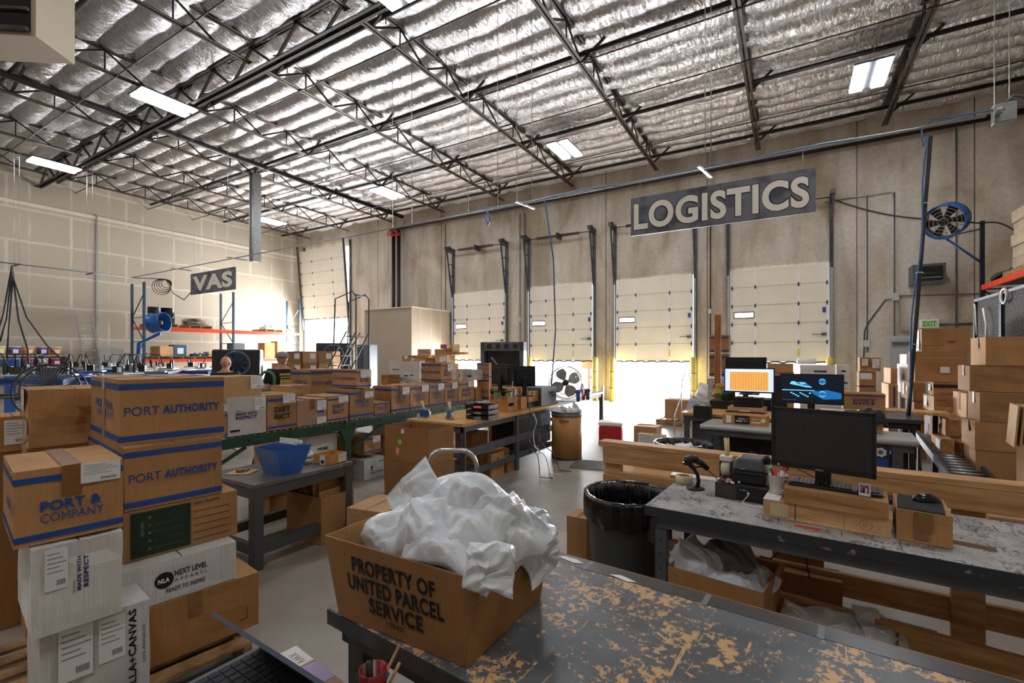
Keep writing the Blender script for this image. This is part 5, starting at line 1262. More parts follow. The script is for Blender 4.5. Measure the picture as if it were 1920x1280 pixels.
for k in range(16):
    m_ = (RED, BLUE_P, M('violet_foil', '#6a3fa0', .3), M('gold_foil', '#d99a2a', .3), WHITE_P)[k % 5]
    x_ = loc.x - .12 + .012 * (k % 5) + .05 * random.random(); y_ = loc.y - .12 + .03 * (k // 5) + .01 * random.random()
    MB().box((0, 0, .007), (.02, .013, .011), m_, Matrix.Rotation(random.random() * 3, 3, 'Z') @ Matrix.Rotation(.3, 3, 'X'), ch=.003).build('wrapped_candy', loc=(x_, y_, zt), label='small bright wrapped candy in the heap on the small computer', cat='candy', group='wrapped candies on the small computer')
# pens in the white tub, spray can
p = onPT(1449, 918); p.z = .945
tub = MB().lathe((0, 0, 0), [(.038, 0), (.048, .1), (.0495, .1), (.045, .098), (.036, .006), (0, .006)], WHITE_P, 28)
BOXL = None
# stacked keyboard boxes
l1, j1 = carton('long battered flat box with red stamp, under the keyboard box', 1431, 1426, 1672, 935, 966, Zb=.862, yaw=-6, D=.30, H=.088, mat=KRAFT_L, e=.0015, prints=[('rect', 'F', .06, .12, .22, .9, M('pale_board_patch', '#cdb294', .8)), ('rect', 'F', .27, .04, .28, .98, BROWN_INK), ('rect', 'F', .66, .04, .663, .98, BROWN_INK)], tape=None, group='boxes on the pale worn table')
o_, W1, D1, H1 = j1[0], j1[2], j1[3], j1[4]
MB().ring((W1 * .32, -D1 / 2 - .003, .04), .024, .0009, RED_INK, (0, 1, 0), 24, 4).ring((W1 * .32 - .004, -D1 / 2 - .003, .041), .007, .0009, RED_INK, (0, 1, 0), 16, 4).build('red_stamp', l1)
MB().slab(-W1 * .5, -W1 * .36, -D1 / 2, -.02, H1, H1 + .002, PAPER).build('paper_label', l1)
l2, j2 = carton('long orange-brown box carrying the keyboard, in front of the black monitor', 1469, 1464, 1667, 903, 935, z=2.40, Zb=.952, yaw=-6, D=.22, H=.075, mat=KRAFT, group='boxes on the pale worn table', e=.001)
kz = j2[0].z + .076
kbd = empty('keyboard', (j2[0].x - .0, j2[0].y + .03, kz), radians(-6), 'black full-size keyboard on the long orange-brown box', 'keyboard')
Wk = j2[2] * .93
MB().slab(-Wk / 2, Wk / 2, -.07, .075, .0, .014, BLACK, ch=.004).build('body', kbd)
q = MB()
for r_ in range(6):
    n_ = 21
    for k in range(n_):
        if k in (15, 18) : continue
        x_ = -Wk / 2 + .012 + k * (Wk - .024) / n_; q.slab(x_, x_ + (Wk - .024) / n_ * .86, -.06 + r_ * .0215, -.06 + r_ * .0215 + .018, .014, .02, BLACK_G)
for k in range(60):
    x_ = -Wk / 2 + .016 + (k % 20) * (Wk - .03) / 20; y_ = -.048 + (k // 20) * .043; q.quad((x_, y_, .0203), (.004, 0, 0), (0, .005, 0), LGREY_P)
q.build('key_caps', kbd)
l3, j3 = carton('brown box with taped patch under the mouse pad, right of the keyboard boxes', 1680, 1668, 1787, 961, 1010, Zb=.862, yaw=-6, H=.14, D=.30, mat=KRAFT, e=.001, prints=[('rect', 'F', .33, .38, .66, .98, TAPE), ('rect', 'F', .33, .1, .6, .4, TAPE), ('rect', 'F', .42, .86, .6, .93, NEON)], group='boxes on the pale worn table')
MB().slab(-j3[2] * .44, j3[2] * .42, -j3[3] * .47, j3[3] * .42, 0, .003, RUBBER, ch=.001).build('mouse_pad', loc=(j3[0].x, j3[0].y, .862 + .1415), rz=radians(-9), label='thin black mouse pad on the box right of the keyboard', cat='mouse pad')
q = MB(); vs = []; fs = []
for i in range(13):
    for j in range(17):
        a = pi / 2 * i / 12; b2 = 2 * pi * j / 16; vs.append((.055 * sin(a) * cos(b2), .031 * sin(a) * sin(b2), .034 * cos(a) ** .8 if cos(a) > 0 else 0))
for i in range(12):
    for j in range(16): a = i * 17 + j; fs.append((a, a + 1, a + 18, a + 17))
ms = q.add(vs, fs, BLACK_G, True).build('computer_mouse', loc=(j3[0].x + .03, j3[0].y + .05, .862 + .146), rz=radians(15), label='glossy black computer mouse on the black mouse pad', cat='mouse')
MB().tube([(.0, 0, .0345), (.02, 0, .032)], .004, GREY_P, 8).build('scroll_wheel', ms)
# black monitor (its frame matches the photo corner to corner)
pm = at_z(1545, 826, 2.40)
pmL = at_z(1447, 822, 2.56); pmR = at_z(1643, 830, 2.24)
dv = pmR - pmL; wdm = sqrt(dv.x ** 2 + dv.y ** 2)
def dell(q, W_, H_): q.text('DELL', (-.02, -.0085, -H_ / 2 - .013), (.036, 0, 0), (0, 0, .008), LGREY_P, .03).lathe((-W_ / 2 + .02, -.0085, -H_ / 2 - .008), [(0, 0), (.005, 0), (.005, .001), (0, .001)], WHITE_P, 12, Matrix.Rotation(pi / 2, 3, 'X'))
monitor('large black monitor with a blank grey screen on the pale worn table', (pmL + pmR) / 2 + Vector((0, 0, 0)), wdm, .315, atan2(dv.y, dv.x), bez=.016, stand=.22 - .0, draw=dell, thick=.04, foot=False)
mm = bpy.context.scene.objects['computer_monitor'] if False else None
cmid = (pmL + pmR) / 2; angm = atan2(dv.y, dv.x)
mo = [o for o in bpy.context.scene.objects if o.get('label', '').startswith('large black monitor with a blank')][0]
hz = cmid.z - .8625
MB().slab(-.035, .035, .04, .07, -hz + .01, .05, BLACK, ch=.006).build('neck', mo)
MB().slab(-.13, .13, -.02, .16, -hz, -hz + .014, BLACK, ch=.004).build('foot', mo)
MB().slab(.0, .1, -.012, .02, .158, .163, PAPER).build('paper_strip', mo)
# instant photo, cup, spray can, headset, cables
ph = at_z(1621, 882, 2.19)
b = MB().slab(-.022, .022, 0, .0015, -.028, .028, PAPER).slab(-.018, .018, -.0006, 0, -.015, .024, M('dark_photo', '#3a2030', .4, col2='#c78a9a', var=.5, vs=60)).slab(-.006, .0, -.0012, 0, -.013, .01, BLACK_INK).slab(.003, .009, -.0012, 0, -.013, .008, PAPER)
b.build('instant_photo', loc=(ph.x, ph.y, kz + .047), rz=angm, label='small white-bordered instant photo propped behind the keyboard', cat='photo')
tub = tub.build('pen_tub', loc=(j1[0].x - j1[2] * .40, j1[0].y + .02, .862 + .0935), label='white plastic tub full of pens beside the label printer', cat='tub')
tx, ty = j1[0].x - j1[2] * .40, j1[0].y + .02
for k, (m_, t) in enumerate(((M('lilac', '#b9a6cf', .4), 'lilac marker'), (BLUE_P, 'blue pen'), (RED, 'red-topped pen'), (BLACK, 'black pen'), (ORANGE_L, 'orange pen'), (WHITE_P, 'white marker'))):
    a = k * 1.05; MB().tube([(tx, ty, .975), (tx + .035 * cos(a), ty + .035 * sin(a), 1.085)], .006, m_, 8).build('pen', label='%s standing in the white tub' % t, cat='pen', group='pens in the white tub')
MB().lathe((tx + .032, ty - .01, 1.095), [(0, -.017), (.013, -.012), (.018, 0), (.013, .012), (0, .017)], M('coral_ball', '#ef4a3a', .6), 16).tube([(tx + .01, ty, .98), (tx + .032, ty - .01, 1.09)], .003, WHITE_P, 6).build('ball_pen', label='pen with a round coral pompom in the white tub', cat='pen')
b = MB().ring((tx + .035, ty - .04, 1.03), .012, .0025, CHROME, (0, 1, .1), 16).tube([(tx + .035, ty - .045, 1.02), (tx + .037, ty - .052, .985)], .004, GALV, 6).ring((tx + .028, ty - .055, .975), .011, .0025, CHROME, (0, 1, .1), 16).ring((tx + .046, ty - .055, .975), .011, .0025, BLACK, (0, 1, .1), 16)
b.build('scissors', label='scissors hanging on the front of the white pen tub', cat='scissors')
p = at_z(1437, 870, 2.75)
sc_ = MB().lathe((0, 0, 0), [(.032, 0), (.033, .01), (.033, .17), (.028, .19), (.02, .2), (0, .2)], M('pale_spray_can', '#dcdde0', .3), 24).slab(-.02, .02, -.0335, -.03, .14, .155, RED_INK); sc_ = sc_.build('spray_can', loc=(p.x - .0, 3.15, .8625), label='pale spray can with black nozzle and red straw left of the black monitor', cat='can')
MB().lathe((0, 0, .2), [(.021, 0), (.022, .03), (.012, .05), (0, .05)], BLACK, 16).tube([(0, 0, .24), (-.09, -.01, .265)], .0015, RED, 6).build('nozzle', sc_)
MB().tube([(.02, 0, .22), (.06, 0, .25), (.1, 0, .27)], .004, GREY_P, 8).build('trigger', sc_)
b = MB()
for k, a in enumerate((at_z(1478, 893, 2.6), at_z(1512, 893, 2.6))): b.ring((a.x, a.y, .9), .022, .006, M('teal_cable_clip', '#2f7a64', .4), (1, 1, .2), 16)
b.build('green_cable_coil', label='coil of green cable behind the keyboard', cat='cable')
b = MB().tube([at_z(1493, 850, 2.52), at_z(1498, 880, 2.6), at_Z(1530, 896, .955), at_Z(1556, 890, .965), at_z(1562, 850, 2.45)], .003, BLACK, 6); b.build('monitor_cable', label='black cable looping below the black monitor', cat='cable')
bb = MB(); A = at_Z(1700, 925, .895)
mailer('crumpled glossy black plastic wrap between the keyboard box and the lumber shelf', at_z(1700, 938, 2.55), (.28, .09, .05), (10, 0, -6), 61, .05, .012, None, 'plastic_wrap', BAGB, 26, 16, cat='plastic')

# --- lumber rack behind the table --------------------------------------------------
LR = empty('lumber_shelf', (-1.33, 3.62, 0), radians(-3.0), 'raw pine lumber shelf running behind the pale worn table', 'shelf')
L_ = 4.4
MB().slab(0, L_, 0, .14, .975, 1.013, WOOD, ch=.003).build('top_rail', LR)
MB().slab(.04, L_, .0, .038, .845, .973, WOOD, ch=.003).build('upper_board', LR)
MB().slab(.04, L_, .02, .36, .76, .78, M('pale_plywood', '#c9a16c', .7, var=.1, vs=3)).build('shelf_board', LR)
MB().slab(.04, L_, .0, .036, .655, .757, WOOD, ch=.003).build('lower_board', LR)
for x_ in (.04, 2.12, 4.2): MB().slab(x_, x_ + .14, .04, .08, 0, .973, WOOD, ch=.003).build('post', LR)
MB().slab(.04, L_, .08, .116, .18, .32, WOOD).build('bottom_board', LR)
carton('thin brown carton lying on the pine lumber shelf', 1188, 1184, 1246, 858, 869, z=3.95, Zb=.7815, H=.075, D=.2, yaw=-3, group='things on the lumber shelf')
MB().slab(0, 1.6, .0, .3, .0, .02, WHITE_P).build('white_board', loc=(-.78, 3.67, .7812), rz=radians(-3), label='long white board lying on the pine lumber shelf', cat='board')
MB().slab(0, .9, .0, .3, .0, .03, KRAFT_L).build('cardboard_sheet', loc=(.95, 3.53, .7812), rz=radians(-3), label='flat tan cardboard lying on the pine lumber shelf', cat='cardboard')

# --- trash can ---------------------------------------------------------------------
p = ray(1177) * 3.17
tc_ = empty('trash_can', (p.x, p.y, 0), radians(-33), 'large dark grey round trash can with black liner at the table corner', 'trash can')
CANM = M('dark_grey_bin_plastic', '#3b3f40', .5, var=.15, vs=5)
MB().lathe((0, 0, 0), [(.0, 0), (.215, 0), (.22, .02), (.262, .62), (.268, .64), (.268, .70), (.282, .71), (.288, .73), (.288, .765), (.275, .775), (.262, .765), (.256, .70), (.21, .04), (0, .04)], CANM, 56).build('body', tc_)
for s_ in (-1, 1): MB().slab(s_ * .265, s_ * .325, -.07, .07, .60, .615, CANM, ch=.004).slab(s_ * .31, s_ * .325, -.07, .07, .56, .7, CANM, ch=.004).slab(s_ * .265, s_ * .325, -.075, -.062, .56, .71, CANM).slab(s_ * .265, s_ * .325, .062, .075, .56, .71, CANM).build('handle', tc_)
vs = []; fs = []; NN = 90; prof = [(.292, .62), (.299, .70), (.298, .76), (.293, .785), (.272, .782), (.255, .74), (.245, .6), (.235, .45), (.15, .40), (.02, .39)]
for i, (r_, z_) in enumerate(prof):
    for k in range(NN):
        a = 2 * pi * k / NN; wv = .009 * noise.noise(Vector((cos(a) * 7, sin(a) * 7, z_ * 3))) + (.006 if i > 4 else .004) * noise.noise(Vector((cos(a) * 22, sin(a) * 22, z_ * 1.5)))
        dz_ = (.035 * noise.noise(Vector((cos(a) * 2.5, sin(a) * 2.5, 3))) if i == 0 else .006 * noise.noise(Vector((a * 9, i, 0))))
        vs.append(((r_ + wv * 1.6) * cos(a), (r_ + wv * 1.6) * sin(a), z_ + dz_))
for i in range(len(prof) - 1):
    for k in range(NN): k2 = (k + 1) % NN; fs.append((i * NN + k, i * NN + k2, (i + 1) * NN + k2, (i + 1) * NN + k))
MB().add(vs, fs, BAGB, True).build('bin_liner', tc_)
# second can behind the rail
p = ray(1280) * 5.0
t2 = copy_tree(tc_, None, (p.x, p.y, 0), 1.0, 'dark trash can with pale scraps in its liner, behind the pine rail')
t2['category'] = 'trash can'
for k in range(4): mailer('crumpled white mailer scrap in the far trash can', (p.x - .14 + k * .09, p.y + .05 * (k % 2), .68), (.2, .17, .1), (20 * k, 15, 60 * k), 70 + k, .3, .03, 'scraps in the far trash can', 'crumpled_mailer', PAPER, 18, 14, cat='mailer')
# --- under the right table -----------------------------------------------------------
UR = 'open boxes under the pale worn table'
loc, ya, W, D, H, lf = place(1257, 1240, 1428, 1062, 1150, z=2.62, Zb=.0, yaw=-9, H=.53, D=.40)
def slot(b_): b_.add([(x_, -D / 2 - .012, z_) for x_, z_ in [(.0 + .05 * cos(q) + .02, .43 + .015 * sin(q)) for q in [2 * pi * k / 16 for k in range(16)]]], [tuple(range(16))], BLACK_M).slab(-.01, .04, -D / 2 - .014, -D / 2 - .012, .422, .438, POLY)
tote('cardboard_box', 'brown box with a hand slot full of grey mailers, under the pale table', loc, ya, W, D, .53, .012, KRAFT_D, slot, group=UR)
for k, (dx_, dy_, dz_, dm, rt) in enumerate(((-.12, -.05, .52, (.3, .22, .05), (60, 20, 10)), (-.02, .05, .55, (.34, .26, .06), (50, -35, 0)), (.1, .0, .5, (.3, .24, .06), (30, 12, -20)), (.05, -.08, .48, (.24, .16, .03), (20, 5, 30)), (-.17, .08, .5, (.22, .2, .08), (50, 50, 0)))):
    mailer('grey poly mailer stuffed in the hand-slot box, %s from the left' % ORD[k], (loc.x + dx_, loc.y + dy_, dz_), dm, rt, 80 + k, .3, .02, 'mailers in the hand-slot box', nu=36, nv=30, mat=POLY if k != 1 else POLY_IN)
loc, ya, W, D, H, lf = place(1500, 1462, 1680, 1100, 1150, z=2.4, Zb=.0, yaw=-9, H=.30, D=.34)
tote('cardboard_box', 'low open brown box of discarded grey mailers further right under the pale table', loc, ya, W, D, .30, .01, KRAFT_D, None, group=UR)
for k in range(4): mailer('grey poly mailer in the low open box, %s from the left' % ORD[k], (loc.x - .14 + .1 * k, loc.y - .02 + .05 * (k % 2), .27 + .02 * (k % 2)), (.3, .24, .07), (30, 20 - 14 * k, 30 * k), 90 + k, .3, .025, 'mailers in the low open box', nu=36, nv=30)
carton('brown shipping box standing on the floor beyond the pale table', 1448, 1440, 1545, 1000, 1050, z=3.35, Zb=0, H=.50, D=.3, mat=KRAFT_D, group=UR)
carton('dark brown box lying on its side behind the hand-slot box', 1470, 1460, 1580, 1040, 1090, z=3.05, Zb=0, H=.30, D=.2, mat=KRAFT_D, group=UR)
MB().slab(0, 2.7, 0, .035, .22, .34, WOOD).build('lumber_board', loc=(-.45, 3.15, 0), rz=radians(-7), label='long dark lumber board lying low under the pale worn table', cat='board')
for i, x_ in enumerate((-.4, 2.1)): MB().slab(-.06, .06, -.06, .06, 0, .219, WOOD).build('lumber_block', loc=(x_, 3.15 - (x_ + .45) * .12, 0), label='short lumber block under the %s end of the low board' % ('near', 'far')[i], cat='block')
MB().slab(-.3, .3, -.2, .2, 0, .012, KRAFT_L).build('cardboard_sheet', loc=(.45, 3.45, .002), rz=.2, label='flattened tan cardboard on the floor behind the low lumber board', cat='cardboard')
MB().slab(-.36, .36, -.16, .16, 0, .012, BLACK_M).build('black_mat', loc=(.4, 3.75 - .1, .016), rz=-.1, label='dark rubber mat piece on the floor under the lumber shelf', cat='mat')
b = MB().tube([at_z(1425, 1043, 2.9), at_z(1445, 1048, 2.9), at_z(1462, 1030, 2.9), at_z(1462, 1000, 2.9)], .005, BLACK, 6); b.build('power_cable', label='black cable looping behind the hand-slot box under the pale table', cat='cable')
b = MB().tube([at_z(1500, 1005, 2.75), at_z(1510, 1040, 2.7), at_z(1518, 1085, 2.7)], .004, BLACK, 6); b.build('power_cable', label='black cable hanging straight down under the keyboard boxes', cat='cable')
MB().bar((1.28, 2.75, 0), (1.05, 3.2, .8), .06, .04, WOOD_O).build('lumber_brace', label='slanted lumber brace under the right end of the pale table', cat='board')
carton('brown box edge standing low left of the trash can', 1100, 1096, 1120, 1000, 1070, z=3.45, Zb=.0, H=.5, D=.2, mat=KRAFT, group=UR, W=.16)

# ================================================================ middle desks with computers
D1_ = bench('computer_desk', 'grey rounded-edge desk holding the brown keyboard box', (-.90, 5.87, 0), radians(-5), 1.95, .62, .90, M('light_grey_laminate', '#a9a9a6', .3), STEEL_G, t=.05, legs=(.03, 1.75), lw=.09)
MB().tube([(0, .0, .873), (1.95, .0, .873)], .026, M('light_grey_laminate', '#a9a9a6', .3), 12).build('rounded_edge', D1_)
MB().slab(.2, 1.8, .55, .57, .05, .7, BLACK_M).build('modesty_panel', D1_)
D2_ = bench('computer_desk', 'wooden-topped desk behind the grey desk, with printers and drive box', (-1.28, 6.72, 0), radians(-5), 1.52, .8, .93, MAPLE, STEEL_G, t=.04, legs=(.03, 1.38), lw=.07)
MB().slab(.12, .55, .1, .6, .1, .8, GREY_P, ch=.01).build('server_case', D2_)
carton('black desktop printer with yellow note, on the wooden-topped desk corner', 1331, 1327, 1353, 765, 785, z=6.0, Zb=.902, H=.15, D=.22, W=.2, mat=BLACK_M, name='label_printer', cat='printer', top=False, dent=0, labels=[('T', .3, .3, .7, .7, M('yellow_note', '#e3e08a', .7))])
carton('long brown box with a black printed patch, keyboard on top, on the grey desk', 1355, 1350, 1438, 777, 796, z=5.55, Zb=.902, H=.115, D=.2, yaw=-5, mat=TANB, prints=[('rect', 'F', .08, .15, .2, .9, PAPER), ('rect', 'F', .28, .1, .62, .9, BLACK_INK), ('rect', 'F', .31, .3, .45, .45, PAPER), ('rect', 'F', .36, .55, .52, .68, PAPER), ('rect', 'F', .48, .32, .58, .5, PAPER), ('rect', 'F', .53, .6, .6, .66, PAPER), ('rect', 'F', .66, .25, .86, .4, PAPER), ('rect', 'F', .68, .6, .84, .66, PAPER), ('disc', 'F', .92, .55, .2, PAPER)])
p = at_z(1398, 776, 5.62)
MB().slab(-.21, .21, -.07, .07, 0, .018, BLACK, ch=.003).slab(-.06, .05, -.072, -.02, .018, .02, PAPER).build('keyboard', loc=(p.x, p.y + .03, 1.02), rz=radians(-5), label='dark keyboard on the brown box with the black patch', cat='keyboard')
carton('black drive tower lying under the spreadsheet monitor', 1375, 1371, 1427, 752, 766, z=6.35, Zb=1.02, H=.12, D=.25, yaw=-5, mat=BLACK_M, name='computer_case', cat='computer', top=False, dent=0)
carton('brown box holding up the black drive tower on the wooden desk', 1364, 1360, 1432, 765, 776, z=6.35, Zb=.932, H=.085, D=.3, yaw=-5, mat=KRAFT_L, group='boxes on the computer desks')
carton('black equipment shelf behind the desktop printer', 1331, 1327, 1378, 752, 764, z=6.9, Zb=.935, H=.11, D=.3, mat=BLACK, name='equipment_shelf', cat='shelf', top=False, dent=0)
p = at_z(1366, 741, 6.8)
MB().lathe((0, 0, 0), [(0, -.09), (.075, -.085), (.085, 0), (.075, .085), (0, .09)], BLACK, 20, Matrix.Rotation(pi / 2, 3, 'Y')).build('label_rewinder', loc=(p.x, p.y, 1.13), label='rounded black printer body left of the spreadsheet monitor', cat='printer')
mailer('colourful orange and green snack bag leaning by the white box', at_z(1350, 733, 6.95), (.17, .22, .05), (75, 20, 0), 33, .1, .012, None, 'snack_bag', M('snack_bag_print', '#e07a22', .3, col2='#3f9a4a', vs=9, var=.5), 20, 20, cat='bag')
def sheet_draw(q, W_, H_):
    q.quad((-W_ * .4, -.0035, -H_ * .44), (W_ * .8, 0, 0), (0, 0, H_ * .82), M('orange_cells', '#d79a4e', .5, emit=.75))
    for k in range(17): q.quad((-W_ * .39, -.0045, -H_ * .42 + k * H_ * .047), (W_ * .77, 0, 0), (0, 0, H_ * .008), M('cell_lines', '#7d5526', .5, emit=.5))
    for k in range(15):
        q.quad((-W_ * .38 + k * W_ * .053, -.0045, -H_ * .42), (W_ * .006, 0, 0), (0, 0, H_ * .77), M('cell_lines', '#7d5526', .5, emit=.5))
    q.quad((-W_ * .4, -.0045, H_ * .4), (W_ * .8, 0, 0), (0, 0, H_ * .03), M('menu_bar', '#eef2fa', .5, emit=.8))
p = at_z(1404, 713, 6.2)
monitor('monitor showing an orange spreadsheet on a pale blue desktop', p, .60, .33, radians(-12) + TH * .0 + radians(10), scr=M('pale_blue_desktop', '#a9bde6', .4, emit=.8), draw=sheet_draw, bez=.014, stand=.02)
def lake_draw(q, W_, H_):
    lb_ = M('ice_blue', '#5fb2dc', .4, emit=.8); db = M('mid_blue', '#12609c', .4, emit=.6); rnd = random.Random(3)
    pts = [(-.36, .17), (-.33, .26), (-.28, .27), (-.24, .22), (-.17, .24), (-.1, .23), (-.05, .14), (.02, .05), (-.1, .06), (-.2, .11), (-.3, .14)]
    q.add([(x_ * W_, -.0035, z_ * H_) for x_, z_ in pts], [tuple(range(len(pts)))], lb_)
    q.add([(x_ * W_ * .9 + .01, -.0045, z_ * H_ * .8 + .008) for x_, z_ in ((-.3, .2), (-.24, .24), (-.2, .17), (-.12, .2), (-.02, .09), (-.15, .12))], [tuple(range(6))], db)
    q.quad((-W_ * .49, -.0035, -H_ * .07), (W_ * .55, 0, 0), (0, 0, H_ * .03), lb_)
    q.add([(x_ * W_, -.0035, z_ * H_) for x_, z_ in ((0, -.1), (.25, -.02), (.48, -.12), (.48, -.32), (.2, -.36), (.05, -.2))], [tuple(range(6))], db)
    for cz_ in (.27, -.17):
        q.add([(W_ * .18 + .045 * H_ / .3 * cos(a) * .7, -.004, H_ * cz_ + .032 * sin(a)) for a in [2 * pi * k / 20 for k in range(20)]], [tuple(range(20))], lb_)
        q.add([(W_ * .18 + .032 * cos(a), -.0048, H_ * cz_ + .022 * sin(a)) for a in [2 * pi * k / 20 for k in range(20)]], [tuple(range(20))], db)
    for k in range(9): q.quad((-W_ * .35 + k * .022, -.0035, -H_ * (.17 + .04 * (k * 5 % 4))), (.02, 0, 0), (0, 0, .012), lb_)
    for k in range(12): q.quad((-W_ * .48 + k * .012, -.0035, -H_ * .42), (.007, 0, 0), (0, 0, .007), LGREY_P)
p = at_z(1521, 729, 5.15)
monitor('monitor showing a dark blue night mountain and moon over water', p, .59, .33, radians(-2), scr=M('night_blue_screen', '#07121f', .3, emit=.5), draw=lake_draw, bez=.012, stand=.27 - .02)
p = at_z(1398, 684, 7.3); monitor('dark monitor turned away behind the spreadsheet monitor', p, .58, .24, radians(185), stand=.38)
MB().slab(-.35, .35, -.2, .2, 0, 1.05, BLACK_M, ch=.01).build('storage_cabinet', loc=(p.x, p.y, 0), label='black cabinet standing under the turned-away dark monitor', cat='cabinet')
carton('black cabinet between the two lit monitors', 1447, 1443, 1476, 706, 741, z=6.6, mat=BLACK_M, name='equipment_cabinet', cat='cabinet', top=False, dent=0, D=.2, Zb=.0, H=1.42)
bd = bench('dark_desk', 'black desk behind the blue-screen monitor carrying the banded DISTRICT box', (.34, 7.02, 0), radians(-4), .98, .75, .97, M('black_desk_top', '#3a3a3c', .35), BLACK_M, t=.05, legs=(.03, .85))
carton('brown DISTRICT box on the black desk right of the blue-screen monitor', 1581, 1573, 1646, 728, 757, z=6.45, Zb=.973, prints=DIp('F', M('violet_ink', '#3a2a78', .7), False) + [('rect', 'F', 0, .84, 1, .9, NAVY_INK), ('rect', 'F', .62, .0, .625, 1, BROWN_INK)], W=.46, D=.35, H=.22)
carton('brown box wrapped with ragged tape and labels, above the DISTRICT box', 1612, 1590, 1651, 670, 696, z=8.2, D=.35, mat=KRAFT, labels=[('F', .1, .4, .4, .9), ('F', .6, .25, .95, .9)], dent=.04, group='boxes behind the black desk')
carton('brown box with torn white sheet under the ragged taped box', 1611, 1591, 1643, 697, 724, z=8.2, D=.35, prints=[('rect', 'F', .05, .5, .75, .92, PAPER), ('rect', 'F', 0, .02, 1, .07, NAVY_INK)], group='boxes behind the black desk')
for k in range(2): carton('brown box on the floor holding the ragged taped boxes, %s' % ('lower', 'upper')[k], 1611, 1591, 1643, 800, 830, z=8.2, D=.35, Zb=.0 + .58 * k, H=.575, group='boxes behind the black desk')
WB = 'white boxes stacked by the right dock door'
for i, (px0, pr, yt, yb_, t) in enumerate(((1500, 1567, 684, 706, 'widest'), (1568, 1592, 684, 706, 'narrow'), (1575, 1594, 706, 728, 'lower'))):
    carton('%s white box stacked behind the blue-screen monitor, near the dock door' % t.capitalize(), px0, px0 - 6, pr, yt, yb_, z=10.2 - .02 * i, mat=WHITEB, prints=[('rect', 'F', .4, .4, .75, .55, NAVY_INK)], group=WB, D=.4)
carton('White box low behind the monitors, holding up the widest white box', 1500, 1494, 1574, 706, 745, z=10.2, mat=WHITEB, group=WB, D=.4, Zb=.62, H=.62)
for k in range(1): carton('White box on the floor behind the black desk', 1500, 1494, 1594, 745, 780, z=10.2, mat=WHITEB, group=WB, D=.4, Zb=0, H=.615)
carton('Plain white box on the floor under the right-most small white box', 1575, 1570, 1596, 740, 780, z=9.75, mat=WHITEB, group=WB, D=.3, Zb=0, H=.98)
p = at_z(1508, 687, 9.9); MB().tube([at_z(1495, 677.5, 10.35), at_z(1530, 677.5, 10.2)], .06, PAPER, 16).build('paper_roll', label='white paper roll lying on the white boxes behind the monitors', cat='roll')
carton('brown torn-edge box on top behind the spreadsheet monitor', 1438, 1433, 1488, 681, 697, z=8.6, group='boxes behind the desks', D=.3)
carton('tan taped box under the torn-edge box, behind the two lit monitors', 1446, 1441, 1489, 697, 712, z=8.6, mat=KRAFT_L, tape='C', group='boxes behind the desks', D=.3)
carton('tall plain box on the floor under the tan taped box', 1446, 1441, 1489, 770, 800, z=8.6, Zb=0, H=1.255, group='boxes behind the desks', D=.3)
# wood post, banded boxes, white bag
p = ray(1346) * 7.35; MB().slab(-.045, .045, -.045, .045, 0, CH + 77 / FPX * 7.35, WOOD_O, ch=.004).build('lumber_post', loc=(p.x, p.y, 0), label='tall orange-brown lumber post standing behind the computer desks', cat='post')
NB = 'boxes in the stack behind the lumber post'
for i, (yt, yb_, a, t) in enumerate(((628, 661, 0, 'top'), (663, 706, 0, 'second'),)):
    carton('brown blue-banded box behind the lumber post, %s of its stack' % t, 1330, 1327, 1367, yt, yb_, z=8.6, prints=BDp('F') + ([('text', 'F', 'Gsw', .25, .4, .6, .62, BLACK_INK, 0)] if i else [('text', 'F', 'DI', .3, .3, .5, .7, NAVY_INK, .03)]), group=NB, D=.3)
carton('white box printed MADE WITH RESPECT behind the lumber post', 1327, 1322, 1366, 704, 741, z=8.4, mat=WHITEB, prints=[('text', 'F', 'MADE', .25, .5, .55, .62, NAVY_INK, .03), ('text', 'F', 'RESP', .25, .38, .55, .48, NAVY_INK, .03)], group=NB, D=.3, H=.30, Zb=.995)
carton('white box on the floor under the lumber post stack', 1327, 1322, 1366, 760, 800, z=8.4, mat=WHITEB, group=NB, D=.3, H=.99, Zb=0)
mailer('bulging white plastic sack beside the white boxes at the dock side', at_z(1318, 750, 8.7), (.35, .6, .3), (80, 20, 0), 37, .1, .04, None, 'plastic_sack', PAPER, 20, 20, cat='sack')
bpy.context.scene.objects[-1] if False else None
# green-grey fixture of carts at the bright doorway: upright silver truck
p = ray(1288) * 9.9
h2 = empty('hand_truck', (p.x, p.y, 0), .5, 'thin silver hand truck standing left of the wooden-topped desk', 'hand truck')
MB().tube([(-.1, .0, .02), (-.1, .05, .9), (-.08, .05, 1.2), (-.02, .05, 1.34), (.05, .05, 1.34), (.09, .05, 1.2), (.1, .05, .9), (.1, 0, .02)], .011, CHROME, 8).build('frame', h2)
MB().tube([(-.1, .05, .9), (-.25, .0, .45), (-.26, 0, .02)], .01, CHROME, 8).tube([(.1, .05, .9), (-.05, -.1, .4), (-.18, -.15, .02)], .01, CHROME, 8).build('brace', h2)
MB().slab(-.14, .14, -.18, 0, 0, .01, GALV).build('toe_plate', h2)
mailer('grey cloth jacket heaped on the post left of the wooden-topped desk', at_z(1304, 765, 7.0), (.25, .35, .1), (60, 30, 10), 52, .3, .04, None, 'cloth_jacket', M('pale_grey_cloth', '#a4a9b2', .9), 22, 22, cat='jacket')
mailer('dark grey shirt heaped on the desk end right of the blue-screen monitor', at_z(1625, 772, 4.9), (.34, .26, .1), (10, 0, 20), 53, .8, .035, None, 'crumpled_shirt', M('charcoal_cloth', '#2f3136', .95), 34, 28, cat='shirt')
carton('tan carton under the dark grey shirt on the grey desk', 1606, 1600, 1656, 778, 806, z=4.95, Zb=.902, H=.16, D=.2, mat=KRAFT_L)
